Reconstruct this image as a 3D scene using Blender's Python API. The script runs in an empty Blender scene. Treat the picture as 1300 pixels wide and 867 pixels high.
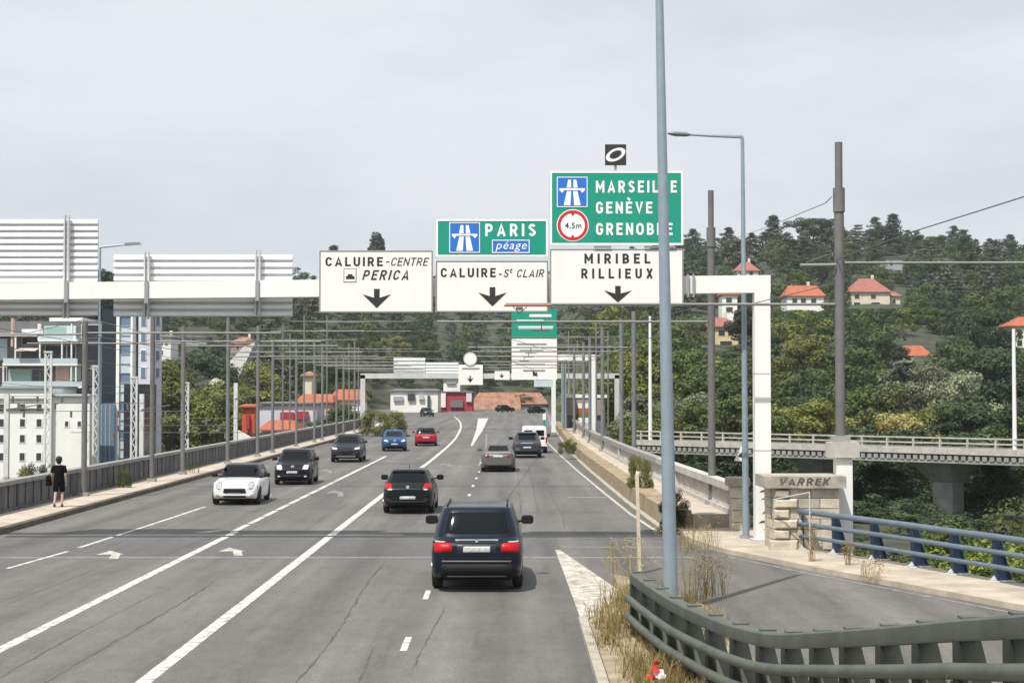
import bpy, bmesh, math, random
import numpy as np
from mathutils import Vector, Matrix
from mathutils.bvhtree import BVHTree

rng = random.Random(7)
NR = np.random.RandomState(11)
C = bpy.context.scene.collection
SC = bpy.context.scene

# ------------------------------------------------------------------ camera
F = 2050.0          # focal length in pixels of the 1300 px wide photograph
HC = 4.0            # camera height above the bridge roadway
YH = 500.0          # horizon row
PITCH = math.atan((YH - 433.5) / F)
cam_d = bpy.data.cameras.new('camera')
cam = bpy.data.objects.new('camera', cam_d)
C.objects.link(cam)
cam_d.sensor_width = 36.0
cam_d.lens = F / 1300.0 * 36.0
cam_d.clip_start = 0.5
cam_d.clip_end = 6000
cam.location = (0, 0, HC)
cam.rotation_euler = (math.pi / 2 + PITCH, 0, 0)
SC.camera = cam

# ------------------------------------------------------------------ sky and sun
SUN = Vector((-0.30, -0.52, 1.0)).normalized()
w = bpy.data.worlds.new('World')
SC.world = w
w.use_nodes = True
nt = w.node_tree
nt.nodes.clear()
out = nt.nodes.new('ShaderNodeOutputWorld')
bg = nt.nodes.new('ShaderNodeBackground')
sky = nt.nodes.new('ShaderNodeTexSky')
sky.sky_type = 'NISHITA'
sky.sun_disc = False
sky.sun_elevation = math.asin(SUN.z)
sky.sun_rotation = math.atan2(SUN.x, SUN.y)
sky.dust_density = 4.0
sky.air_density = 1.0
tc = nt.nodes.new('ShaderNodeTexCoord')
mp = nt.nodes.new('ShaderNodeMapping')
mp.inputs['Scale'].default_value = (1.0, 1.0, 3.2)
nz = nt.nodes.new('ShaderNodeTexNoise')
nz.inputs['Scale'].default_value = 3.4
nz.inputs['Detail'].default_value = 5
nz.inputs['Roughness'].default_value = 0.55
rp = nt.nodes.new('ShaderNodeValToRGB')
rp.color_ramp.elements[0].position = 0.40
rp.color_ramp.elements[0].color = (5.6, 5.95, 6.5, 1)
rp.color_ramp.elements[1].position = 0.60
rp.color_ramp.elements[1].color = (6.65, 6.85, 7.2, 1)
mx = nt.nodes.new('ShaderNodeMix')
mx.data_type = 'RGBA'
mx.inputs['Factor'].default_value = 0.9
nt.links.new(tc.outputs['Generated'], mp.inputs['Vector'])
nt.links.new(mp.outputs['Vector'], nz.inputs['Vector'])
nt.links.new(nz.outputs['Fac'], rp.inputs['Fac'])
nt.links.new(sky.outputs['Color'], mx.inputs['A'])
nt.links.new(rp.outputs['Color'], mx.inputs['B'])
nt.links.new(mx.outputs['Result'], bg.inputs['Color'])
bg.inputs['Strength'].default_value = 0.126
nt.links.new(bg.outputs['Background'], out.inputs['Surface'])

sd = bpy.data.lights.new('sun', 'SUN')
sd.energy = 5.0
sd.angle = math.radians(0.6)
sd.color = (1.0, 0.95, 0.87)
so = bpy.data.objects.new('sun', sd)
C.objects.link(so)
so.rotation_euler = (-SUN).to_track_quat('-Z', 'Y').to_euler()

SC.view_settings.view_transform = 'Standard'
SC.view_settings.look = 'None'
SC.view_settings.exposure = 0.05
SC.view_settings.gamma = 1.0
SC.cycles.use_denoising = True
SC.cycles.max_bounces = 6
SC.cycles.diffuse_bounces = 3
SC.cycles.glossy_bounces = 3
SC.cycles.transmission_bounces = 4
SC.cycles.transparent_max_bounces = 6
SC.cycles.caustics_reflective = False
SC.cycles.caustics_refractive = False

# ------------------------------------------------------------------ pixel helpers
cp, sp_ = math.cos(PITCH), math.sin(PITCH)
def ray(px, py):
    u, v = (px - 650.0) / F, (433.5 - py) / F
    d = Vector((u, cp - v * sp_, sp_ + v * cp))
    return d / d.y
def at(px, py, D):
    d = ray(px, py)
    return Vector((d.x * D, D, HC + d.z * D))
def gnd(px, py, z=0.0):
    d = ray(px, py)
    t = (z - HC) / d.z
    return Vector((d.x * t, t, z))

# ------------------------------------------------------------------ materials
MATS = {}
def mat(name, col, rough=0.7, metal=0.0, noise=0.0, nscale=8.0, bump=0.0, bscale=60.0, coat=0.0, emit=None, spec=None, stretch=None, detail=6):
    if name in MATS:
        return MATS[name]
    m = bpy.data.materials.new(name)
    m.use_nodes = True
    t = m.node_tree
    b = t.nodes['Principled BSDF']
    b.inputs['Base Color'].default_value = (*col, 1)
    b.inputs['Roughness'].default_value = rough
    b.inputs['Metallic'].default_value = metal
    if coat:
        b.inputs['Coat Weight'].default_value = coat
        b.inputs['Coat Roughness'].default_value = 0.06
    if spec is not None:
        b.inputs['Specular IOR Level'].default_value = spec
    if noise or bump:
        g = t.nodes.new('ShaderNodeNewGeometry')
        mpn = t.nodes.new('ShaderNodeMapping')
        if stretch:
            mpn.inputs['Scale'].default_value = stretch
        t.links.new(g.outputs['Position'], mpn.inputs['Vector'])
    if noise:
        n = t.nodes.new('ShaderNodeTexNoise')
        n.inputs['Scale'].default_value = nscale
        n.inputs['Detail'].default_value = detail
        n.inputs['Roughness'].default_value = 0.65
        t.links.new(mpn.outputs['Vector'], n.inputs['Vector'])
        r = t.nodes.new('ShaderNodeValToRGB')
        r.color_ramp.elements[0].position = 0.3
        r.color_ramp.elements[1].position = 0.72
        r.color_ramp.elements[0].color = (*[c * (1 - noise) for c in col], 1)
        r.color_ramp.elements[1].color = (*[min(1, c * (1 + noise)) for c in col], 1)
        t.links.new(n.outputs['Fac'], r.inputs['Fac'])
        t.links.new(r.outputs['Color'], b.inputs['Base Color'])
    if bump:
        n2 = t.nodes.new('ShaderNodeTexNoise')
        n2.inputs['Scale'].default_value = bscale
        n2.inputs['Detail'].default_value = 3
        t.links.new(mpn.outputs['Vector'], n2.inputs['Vector'])
        bp = t.nodes.new('ShaderNodeBump')
        bp.inputs['Strength'].default_value = bump
        bp.inputs['Distance'].default_value = 0.02
        t.links.new(n2.outputs['Fac'], bp.inputs['Height'])
        t.links.new(bp.outputs['Normal'], b.inputs['Normal'])
    MATS[name] = m
    return m

def asphalt(name, c, patch=0.25):
    m = bpy.data.materials.new(name)
    m.use_nodes = True
    t = m.node_tree
    b = t.nodes['Principled BSDF']
    b.inputs['Roughness'].default_value = 0.82
    b.inputs['Specular IOR Level'].default_value = 0.35
    g = t.nodes.new('ShaderNodeNewGeometry')
    def nz_(scale, sc3, det, rough=0.6):
        mpp = t.nodes.new('ShaderNodeMapping')
        mpp.inputs['Scale'].default_value = sc3
        t.links.new(g.outputs['Position'], mpp.inputs['Vector'])
        n = t.nodes.new('ShaderNodeTexNoise')
        n.inputs['Scale'].default_value = scale
        n.inputs['Detail'].default_value = det
        n.inputs['Roughness'].default_value = rough
        t.links.new(mpp.outputs['Vector'], n.inputs['Vector'])
        return n.outputs['Fac']
    def mr(sock, a, b_, lo=0.3, hi=0.7):
        r = t.nodes.new('ShaderNodeMapRange')
        r.inputs['From Min'].default_value = lo
        r.inputs['From Max'].default_value = hi
        r.inputs['To Min'].default_value = a
        r.inputs['To Max'].default_value = b_
        t.links.new(sock, r.inputs['Value'])
        return r.outputs['Result']
    def mul(a, b_):
        r = t.nodes.new('ShaderNodeMath')
        r.operation = 'MULTIPLY'
        t.links.new(a, r.inputs[0]); t.links.new(b_, r.inputs[1])
        return r.outputs['Value']
    tracks = mr(nz_(1.0, (0.75, 0.018, 1), 3), 1 - patch, 1 + patch)          # wear along the lanes
    big = mr(nz_(0.16, (1, 0.5, 1), 5), 0.86, 1.14)
    blot = mr(nz_(1.3, (1, 0.6, 1), 6, 0.7), 0.88, 1.10)
    grain = mr(nz_(38, (1, 0.45, 1), 4, 0.75), 0.62, 1.38)
    stain = mr(nz_(0.55, (1.6, 0.16, 1), 7, 0.72), 0.70, 1.0, 0.30, 0.47)
    speck = mr(nz_(6.5, (1, 0.35, 1), 5, 0.8), 0.86, 1.12)
    sx_ = t.nodes.new('ShaderNodeSeparateXYZ')
    t.links.new(g.outputs['Position'], sx_.inputs['Vector'])
    wv_ = t.nodes.new('ShaderNodeMath'); wv_.operation = 'MULTIPLY'; wv_.inputs[1].default_value = 2 * math.pi / 1.56
    t.links.new(sx_.outputs['X'], wv_.inputs[0])
    sn_ = t.nodes.new('ShaderNodeMath'); sn_.operation = 'SINE'
    t.links.new(wv_.outputs['Value'], sn_.inputs[0])
    wheel = mr(sn_.outputs['Value'], 0.92, 1.06, -1.0, 1.0)
    stain = mul(stain, wheel)
    f = mul(mul(mul(tracks, big), mul(blot, grain)), mul(stain, speck))
    cm = t.nodes.new('ShaderNodeMix')
    cm.data_type = 'RGBA'
    cm.blend_type = 'MULTIPLY'
    cm.inputs['Factor'].default_value = 1
    cm.inputs['A'].default_value = (*c, 1)
    t.links.new(f, cm.inputs['B'])
    t.links.new(cm.outputs['Result'], b.inputs['Base Color'])
    bp = t.nodes.new('ShaderNodeBump')
    bp.inputs['Strength'].default_value = 0.25
    bp.inputs['Distance'].default_value = 0.01
    t.links.new(nz_(90, (1, 1, 1), 2), bp.inputs['Height'])
    t.links.new(bp.outputs['Normal'], b.inputs['Normal'])
    MATS[name] = m
    return m

def leafmat(name, c, var=0.35, hue=0.25, trans=0.25):
    """foliage: colour varies by leaf clump and by plant"""
    m = bpy.data.materials.new(name)
    m.use_nodes = True
    t = m.node_tree
    b = t.nodes['Principled BSDF']
    b.inputs['Roughness'].default_value = 0.75
    b.inputs['Specular IOR Level'].default_value = 0.2
    g = t.nodes.new('ShaderNodeNewGeometry')
    oi = t.nodes.new('ShaderNodeObjectInfo')
    r = t.nodes.new('ShaderNodeValToRGB')
    r.color_ramp.elements[0].color = (c[0] * (1 - var), c[1] * (1 - var), c[2] * (1 - var), 1)
    r.color_ramp.elements[1].color = (c[0] * (1 + var + hue), c[1] * (1 + var), c[2] * (1 + var * 0.6), 1)
    t.links.new(g.outputs['Random Per Island'], r.inputs['Fac'])
    hs = t.nodes.new('ShaderNodeHueSaturation')
    mr = t.nodes.new('ShaderNodeMapRange')
    mr.inputs['To Min'].default_value = 0.72
    mr.inputs['To Max'].default_value = 1.3
    t.links.new(oi.outputs['Random'], mr.inputs['Value'])
    t.links.new(mr.outputs['Result'], hs.inputs['Value'])
    n = t.nodes.new('ShaderNodeTexNoise')
    n.inputs['Scale'].default_value = 0.09
    n.inputs['Detail'].default_value = 2
    t.links.new(g.outputs['Position'], n.inputs['Vector'])
    mh = t.nodes.new('ShaderNodeMapRange')
    mh.inputs['From Min'].default_value = 0.3
    mh.inputs['From Max'].default_value = 0.7
    mh.inputs['To Min'].default_value = 0.482
    mh.inputs['To Max'].default_value = 0.515
    t.links.new(n.outputs['Fac'], mh.inputs['Value'])
    t.links.new(mh.outputs['Result'], hs.inputs['Hue'])
    t.links.new(r.outputs['Color'], hs.inputs['Color'])
    t.links.new(hs.outputs['Color'], b.inputs['Base Color'])
    tr = t.nodes.new('ShaderNodeBsdfTranslucent')
    t.links.new(hs.outputs['Color'], tr.inputs['Color'])
    ms = t.nodes.new('ShaderNodeMixShader')
    ms.inputs['Fac'].default_value = trans
    t.links.new(b.outputs['BSDF'], ms.inputs[1])
    t.links.new(tr.outputs['BSDF'], ms.inputs[2])
    t.links.new(ms.outputs['Shader'], t.nodes['Material Output'].inputs['Surface'])
    MATS[name] = m
    return m

asphalt('asphalt', (0.132, 0.128, 0.119), 0.24)
asphalt('asphalt_ramp', (0.128, 0.121, 0.112), 0.28)
asphalt('asphalt_darker', (0.108, 0.107, 0.104), 0.15)
mat('tar', (0.035, 0.035, 0.036), 0.6)
mat('seam', (0.068, 0.066, 0.064), 0.7, noise=0.35, nscale=4)
mat('oil', (0.082, 0.080, 0.077), 0.6, noise=0.25, nscale=3)
def worn(name, c, under, lo, hi):
    m = mat(name, c, 0.65, noise=0.1, nscale=6, detail=10)
    t = m.node_tree
    n = [q for q in t.nodes if q.type == 'TEX_NOISE'][0]
    n.inputs['Scale'].default_value = 3.5
    n.inputs['Detail'].default_value = 14
    n.inputs['Roughness'].default_value = 0.8
    r = [q for q in t.nodes if q.type == 'VALTORGB'][0]
    r.color_ramp.elements[0].position = lo; r.color_ramp.elements[1].position = hi
    r.color_ramp.elements[0].color = (*under, 1); r.color_ramp.elements[1].color = (*c, 1)
worn('road_paint', (0.62, 0.61, 0.58), (0.20, 0.195, 0.185), 0.40, 0.53)
worn('dusty_paint', (0.58, 0.55, 0.48), (0.24, 0.22, 0.18), 0.42, 0.56)
worn('worn_paint', (0.40, 0.395, 0.385), (0.13, 0.128, 0.122), 0.42, 0.72)
mat('sidewalk', (0.46, 0.395, 0.325), 0.9, noise=0.28, nscale=0.9, bump=0.3)
mat('dusty_concrete', (0.42, 0.365, 0.29), 0.9, noise=0.3, nscale=1.2, bump=0.4)
mat('kerb', (0.10, 0.085, 0.06), 0.9, noise=0.5, nscale=2.5)
mat('kerb_light', (0.36, 0.33, 0.27), 0.9, noise=0.25, nscale=3)
mat('parapet', (0.105, 0.105, 0.112), 0.9, noise=0.5, nscale=2.2, bump=0.5, bscale=25, stretch=(1, 1, 0.35))
mat('parapet_gap', (0.05, 0.05, 0.05), 0.9, noise=0.3)
mat('coping', (0.27, 0.265, 0.25), 0.9, noise=0.35, nscale=2.5, bump=0.4)
mat('pale_concrete', (0.46, 0.44, 0.40), 0.85, noise=0.25, nscale=1.8, bump=0.3)
mat('grey_concrete', (0.30, 0.30, 0.29), 0.85, noise=0.3, nscale=1.2, bump=0.3)
mat('dark_concrete', (0.14, 0.135, 0.125), 0.9, noise=0.35, nscale=1.2)
mat('ochre_stone', (0.30, 0.235, 0.15), 0.9, noise=0.4, nscale=2.8, bump=0.6, bscale=20)
mat('limestone', (0.50, 0.45, 0.365), 0.9, noise=0.3, nscale=3, bump=0.6, bscale=18)
mat('limestone_dark', (0.37, 0.335, 0.28), 0.9, noise=0.35, nscale=3, bump=0.6, bscale=18)
mat('mortar', (0.30, 0.265, 0.21), 0.95)
mat('white_steel', (0.80, 0.80, 0.78), 0.45, noise=0.045, nscale=1.6, stretch=(2.0, 2.0, 0.3))
mat('panel_steel', (0.78, 0.79, 0.79), 0.4, noise=0.045, nscale=1.6, stretch=(2.0, 2.0, 0.3))
mat('panel_grey', (0.50, 0.51, 0.52), 0.45, noise=0.045, nscale=1.6, stretch=(2.0, 2.0, 0.3))
mat('post_steel', (0.36, 0.37, 0.38), 0.45, metal=0.5, noise=0.1, nscale=2)
mat('lamp_steel', (0.27, 0.335, 0.38), 0.42, metal=0.3, noise=0.1, nscale=3)
mat('lamp_head', (0.18, 0.19, 0.20), 0.4)
mat('pole_grey', (0.140, 0.140, 0.136), 0.7, noise=0.18, nscale=3)
mat('pole_far', (0.165, 0.168, 0.168), 0.7, noise=0.15, nscale=3)
mat('arm_steel', (0.22, 0.22, 0.215), 0.5, noise=0.1)
mat('wire', (0.10, 0.10, 0.10), 0.6)
mat('insulator', (0.34, 0.10, 0.08), 0.6)
mat('brown_box', (0.26, 0.20, 0.14), 0.7)
mat('lattice_white', (0.62, 0.62, 0.60), 0.7, noise=0.15, nscale=2)
mat('sign_white', (0.80, 0.79, 0.76), 0.5, noise=0.045, nscale=1.6, stretch=(2.0, 2.0, 0.3))
mat('sign_green', (0.002, 0.275, 0.185), 0.42, noise=0.045, nscale=1.6, stretch=(2.0, 2.0, 0.3))
mat('sign_blue', (0.02, 0.15, 0.55), 0.42)
mat('sign_red', (0.55, 0.02, 0.03), 0.45)
mat('sign_black', (0.022, 0.022, 0.022), 0.5)
mat('sign_letter_white', (0.86, 0.87, 0.85), 0.45)
mat('sign_frame', (0.22, 0.22, 0.22), 0.5)
mat('barrier_green', (0.082, 0.097, 0.080), 0.55, noise=0.28, nscale=2.2)
mat('barrier_web', (0.15, 0.165, 0.142), 0.6, noise=0.3, nscale=2.5)
mat('barrier_shade', (0.02, 0.024, 0.022), 0.7)  # painted shade of the gap beside the barrier posts
mat('rail_blue', (0.115, 0.155, 0.195), 0.5, noise=0.18, nscale=3)
mat('post_blue', (0.035, 0.068, 0.13), 0.55, noise=0.25, nscale=3)
mat('foot_plate', (0.45, 0.47, 0.48), 0.5)
mat('stake', (0.55, 0.50, 0.38), 0.7, noise=0.15)
mat('ground', (0.045, 0.054, 0.03), 0.95, noise=0.6, nscale=0.35)
mat('yard', (0.10, 0.095, 0.075), 0.95, noise=0.5, nscale=0.35)
mat('dirt', (0.30, 0.25, 0.17), 0.95, noise=0.4, nscale=1.5, bump=0.5)
mat('bark', (0.09, 0.07, 0.05), 0.9, noise=0.3)
mat('facade_white', (0.80, 0.80, 0.76), 0.8, noise=0.06, nscale=0.5)
mat('facade_cream', (0.66, 0.60, 0.47), 0.8, noise=0.08, nscale=0.5)
mat('facade_yellow', (0.62, 0.52, 0.28), 0.8, noise=0.08, nscale=0.5)
mat('facade_grey', (0.34, 0.35, 0.36), 0.7, noise=0.1, nscale=0.5)
mat('facade_lilac', (0.60, 0.60, 0.66), 0.7, noise=0.08, nscale=0.5)
mat('facade_brown', (0.30, 0.24, 0.20), 0.8, noise=0.15, nscale=0.5)
mat('facade_pink', (0.55, 0.38, 0.34), 0.8, noise=0.1, nscale=0.5)
mat('facade_orange', (0.48, 0.09, 0.04), 0.7, noise=0.1, nscale=0.8)
mat('roof_red', (0.42, 0.115, 0.055), 0.85, noise=0.25, nscale=1.3)
mat('roof_bright', (0.36, 0.105, 0.052), 0.85, noise=0.35, nscale=1.6, stretch=(1, 1, 3))
mat('roof_brown', (0.29, 0.15, 0.095), 0.85, noise=0.5, nscale=0.7)
mat('roof_pinkish', (0.28, 0.115, 0.09), 0.85, noise=0.35, nscale=1.6, stretch=(1, 1, 3))
mat('roof_grey', (0.16, 0.16, 0.165), 0.8, noise=0.2)
mat('crimson', (0.36, 0.03, 0.045), 0.7, noise=0.15)
mat('facade_block', (0.13, 0.135, 0.14), 0.7, noise=0.2, nscale=0.6)
mat('dark_glass', (0.018, 0.022, 0.028), 0.12, spec=0.6)
mat('window_dark', (0.045, 0.05, 0.055), 0.25)
mat('tower_glass', (0.022, 0.028, 0.036), 0.25, spec=0.3)
mat('pale_glass', (0.50, 0.58, 0.61), 0.25, spec=0.5)
mat('green_glass', (0.26, 0.40, 0.36), 0.2)
mat('blue_glass', (0.12, 0.20, 0.29), 0.15)
mat('awning', (0.62, 0.50, 0.46), 0.8)
mat('car_glass', (0.006, 0.008, 0.009), 0.08, spec=0.22)
mat('tyre', (0.016, 0.016, 0.016), 0.85)
mat('rim', (0.32, 0.33, 0.34), 0.35, metal=0.8)
mat('rim_dark', (0.06, 0.06, 0.065), 0.4, metal=0.6)
mat('plastic', (0.014, 0.015, 0.016), 0.6, spec=0.2)
mat('underbody', (0.010, 0.010, 0.010), 0.9)
mat('chrome', (0.62, 0.63, 0.64), 0.15, metal=1.0)
mat('tail_red', (0.42, 0.006, 0.010), 0.4, spec=0.25)
mat('tail_dark', (0.16, 0.01, 0.015), 0.2, coat=0.8)
mat('lamp_clear', (0.62, 0.64, 0.66), 0.1, coat=1.0)
mat('lamp_grey', (0.36, 0.38, 0.40), 0.12, coat=1.0)
mat('plate', (0.50, 0.51, 0.51), 0.6, noise=0.4, nscale=16)
mat('plate_blue', (0.03, 0.10, 0.42), 0.5)
mat('paint_navy', (0.006, 0.011, 0.021), 0.28, metal=0.1, coat=0.22, spec=0.2)
mat('paint_green_black', (0.008, 0.013, 0.014), 0.28, metal=0.2, coat=0.22, spec=0.2)
mat('paint_white', (0.78, 0.78, 0.77), 0.35, coat=1.0)
mat('paint_black', (0.010, 0.011, 0.014), 0.28, coat=0.22, spec=0.2)
mat('paint_slate', (0.028, 0.034, 0.045), 0.3, metal=0.3, coat=0.22, spec=0.2)
mat('paint_blue', (0.018, 0.065, 0.18), 0.3, metal=0.3, coat=0.22, spec=0.2)
mat('paint_red', (0.34, 0.012, 0.03), 0.3, coat=0.22, spec=0.2)
mat('paint_silver', (0.15, 0.15, 0.145), 0.35, metal=0.4, coat=0.22, spec=0.2)
mat('paint_steelblue', (0.05, 0.068, 0.085), 0.3, metal=0.4, coat=0.22, spec=0.2)
mat('paint_van', (0.80, 0.80, 0.79), 0.4, coat=0.6)
mat('skin', (0.50, 0.32, 0.24), 0.6)
mat('black_cloth', (0.006, 0.006, 0.007), 1.0, spec=0.1)
mat('far_steel', (0.50, 0.51, 0.51), 0.6, noise=0.15, nscale=1)
mat('hair', (0.010, 0.009, 0.008), 0.7)
mat('shoe', (0.09, 0.05, 0.045), 0.7)
mat('grafitti_ink', (0.095, 0.09, 0.085), 0.8, noise=0.4, nscale=9)
mat('litter_red', (0.55, 0.02, 0.03), 0.5)
mat('litter_white', (0.75, 0.74, 0.72), 0.6)
leafmat('leaf_mid', (0.084, 0.122, 0.042), hue=0.1)
leafmat('leaf_bright', (0.145, 0.175, 0.052), hue=0.16)
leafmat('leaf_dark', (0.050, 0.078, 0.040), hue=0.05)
leafmat('leaf_conifer', (0.052, 0.070, 0.050), hue=0.06, trans=0.1)
leafmat('leaf_cedar', (0.100, 0.114, 0.092), hue=0.06, trans=0.1)
leafmat('leaf_silver', (0.19, 0.215, 0.145), hue=0.06)
leafmat('leaf_lush', (0.17, 0.22, 0.055), hue=0.1)
leafmat('leaf_cream', (0.28, 0.28, 0.12), hue=0.2)
leafmat('leaf_wood', (0.074, 0.108, 0.042), hue=0.08)
leafmat('dry_grass', (0.31, 0.25, 0.115), hue=0.05)
leafmat('green_grass', (0.13, 0.16, 0.035))

# ------------------------------------------------------------------ mesh builder
class MB:
    def __init__(s):
        s.v = []; s.f = []
    def add(s, verts, faces):
        o = len(s.v)
        s.v.extend([tuple(p) for p in verts])
        s.f.extend([tuple(i + o for i in f) for f in faces])
        return s
    def box(s, x0, x1, y0, y1, z0, z1):
        return s.add([(x0, y0, z0), (x1, y0, z0), (x1, y1, z0), (x0, y1, z0), (x0, y0, z1), (x1, y0, z1), (x1, y1, z1), (x0, y1, z1)],
                     [(0, 3, 2, 1), (4, 5, 6, 7), (0, 1, 5, 4), (1, 2, 6, 5), (2, 3, 7, 6), (3, 0, 4, 7)])
    def hexa(s, pts):
        """8 corners: bottom four then top four, anticlockwise"""
        return s.add(pts, [(0, 3, 2, 1), (4, 5, 6, 7), (0, 1, 5, 4), (1, 2, 6, 5), (2, 3, 7, 6), (3, 0, 4, 7)])
    def bar(s, a, b, wx, wz, up=(0, 0, 1)):
        a, b = Vector(a), Vector(b)
        d = (b - a).normalized()
        upv = Vector(up)
        if abs(d.dot(upv)) > 0.98:
            upv = Vector((0, 1, 0))
        r = d.cross(upv).normalized() * wx / 2
        u = r.cross(d).normalized() * wz / 2
        return s.add([a - r - u, a + r - u, a + r + u, a - r + u, b - r - u, b + r - u, b + r + u, b - r + u],
                     [(0, 1, 2, 3), (7, 6, 5, 4), (0, 4, 5, 1), (1, 5, 6, 2), (2, 6, 7, 3), (3, 7, 4, 0)])
    def tube(s, pts, rad, n=10, cap=True):
        pts = [Vector(p) for p in pts]
        if not hasattr(rad, '__len__'):
            rad = [rad] * len(pts)
        rings = []
        for i, p in enumerate(pts):
            d = (pts[min(i + 1, len(pts) - 1)] - pts[max(i - 1, 0)]).normalized()
            ref = Vector((0, 0, 1)) if abs(d.z) < 0.9 else Vector((1, 0, 0))
            a = d.cross(ref).normalized()
            b = d.cross(a)
            rings.append([p + (a * math.cos(2 * math.pi * k / n) + b * math.sin(2 * math.pi * k / n)) * rad[i] for k in range(n)])
        vs = [q for r in rings for q in r]
        fs = []
        for i in range(len(pts) - 1):
            for k in range(n):
                fs.append((i * n + k, (i + 1) * n + k, (i + 1) * n + (k + 1) % n, i * n + (k + 1) % n))
        if cap:
            fs.append(tuple(range(n))); fs.append(tuple(range((len(pts) - 1) * n + n - 1, (len(pts) - 1) * n - 1, -1)))
        return s.add(vs, fs)
    def prism(s, poly, y0, y1):
        """polygon of (x, z) extruded along y"""
        n = len(poly)
        vs = [(p[0], y0, p[1]) for p in poly] + [(p[0], y1, p[1]) for p in poly]
        fs = [tuple(range(n)), tuple(range(2 * n - 1, n - 1, -1))]
        fs += [(i, i + n, (i + 1) % n + n, (i + 1) % n) for i in range(n)]
        return s.add(vs, fs)
    def sheet(s, rows):
        """rows of points, all rows as long"""
        n = len(rows[0])
        vs = [p for r in rows for p in r]
        fs = [(i * n + k, i * n + k + 1, (i + 1) * n + k + 1, (i + 1) * n + k) for i in range(len(rows) - 1) for k in range(n - 1)]
        return s.add(vs, fs)
    def mesh(s, name='m'):
        me = bpy.data.meshes.new(name)
        me.from_pydata(s.v, [], s.f)
        me.validate()
        return me

def fix_normals(me):
    bm = bmesh.new(); bm.from_mesh(me)
    bmesh.ops.recalc_face_normals(bm, faces=bm.faces)
    bm.to_mesh(me); bm.free()

def put(name, mb, m, parent=None, smooth=None, local=False):
    """link ONE mesh object; points are world points unless local"""
    me = mb if isinstance(mb, bpy.types.Mesh) else mb.mesh(name)
    if not isinstance(mb, bpy.types.Mesh):
        fix_normals(me)
        me.materials.append(MATS[m])
        if smooth:
            me.shade_smooth()
            me.set_sharp_from_angle(angle=math.radians(smooth))
    o = bpy.data.objects.new(name, me)
    C.objects.link(o)
    if parent is not None:
        o.parent = parent
        if not local:
            p = parent; off = Vector((0, 0, 0))
            while p is not None:
                off += p.location; p = p.parent
            o.location = -off
    return o
def tag(o, label=None, cat=None, group=None, kind=None):
    if label: o['label'] = label
    if cat: o['category'] = cat
    if group: o['group'] = group
    if kind: o['kind'] = kind
    return o
def thing(name, label, cat, loc=(0, 0, 0), rz=0.0, group=None):
    o = bpy.data.objects.new(name, None)
    o.empty_display_size = 0.2
    C.objects.link(o)
    o.location = loc
    o.rotation_euler = (0, 0, rz)
    return tag(o, label, cat, group)
def struct(name, mb, m, parent=None, smooth=None):
    o = put(name, mb, m, parent, smooth)
    if parent is None:
        o['kind'] = 'structure'
    return o
def interp(x, pts):
    if x <= pts[0][0]: return pts[0][1]
    for (a, u), (b, v) in zip(pts, pts[1:]):
        if x <= b: return u + (v - u) * (x - a) / (b - a)
    return pts[-1][1]

# ------------------------------------------------------------------ terrain
def foot(a):
    return interp(a, [(-0.34, 235), (-0.12, 255), (-0.085, 430), (0.03, 440), (0.055, 240), (0.10, 185), (0.4, 180)])
def crest(a):
    return interp(a, [(-0.34, 520), (-0.1, 560), (0, 640), (0.05, 600), (0.10, 560), (0.4, 560)])
def crest_z(a):
    return interp(a, [(-0.34, 36), (-0.1, 39), (0.0, 46), (0.1, 50), (0.22, 54), (0.3, 50), (0.4, 48)])
def sstep(a, b, x):
    t = min(1, max(0, (x - a) / (b - a)))
    return t * t * (3 - 2 * t)
def terrain(x, y):
    a = x / max(y, 60.0)
    f, c = foot(a), crest(a)
    low = -6.0 if x < 0 else -4.6
    # land under the road beyond the bridge
    near = sstep(165, 200, y) * (1 - sstep(14, 34, abs(x + 6 - 0.0 * y)))
    near = max(near, sstep(250, 330, y) * (1 - sstep(30, 60, abs(x + 5))))
    base = low + (-0.25 - low) * near
    t = max(0.0, (y - f) / (c - f))
    if t >= 1:
        z = crest_z(a) + (y - c) * 0.01
    else:
        z = base + (crest_z(a) - base) * t
    return z + 0.8 * math.sin(x * 0.05 + 1.3) * math.sin(y * 0.037) * min(1, t * 3)
def hit(px, py, D0=120.0):
    d = ray(px, py)
    D = D0
    while D < 900:
        if HC + d.z * D <= terrain(d.x * D, D):
            break
        D += 2.0
    return Vector((d.x * D, D, terrain(d.x * D, D)))

g = MB()
ys = list(range(-40, 200, 12)) + list(range(200, 700, 10)) + [720, 760, 850, 1000, 1300, 1800, 2600, 4000]
rows = []
for y in ys:
    W = max(130, 0.62 * max(y, 0) + 60)
    rows.append([(-W + 2 * W * k / 70.0, y, terrain(-W + 2 * W * k / 70.0, y)) for k in range(71)])
g.sheet(rows)
struct('terrain', g, 'ground', smooth=60)

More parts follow.
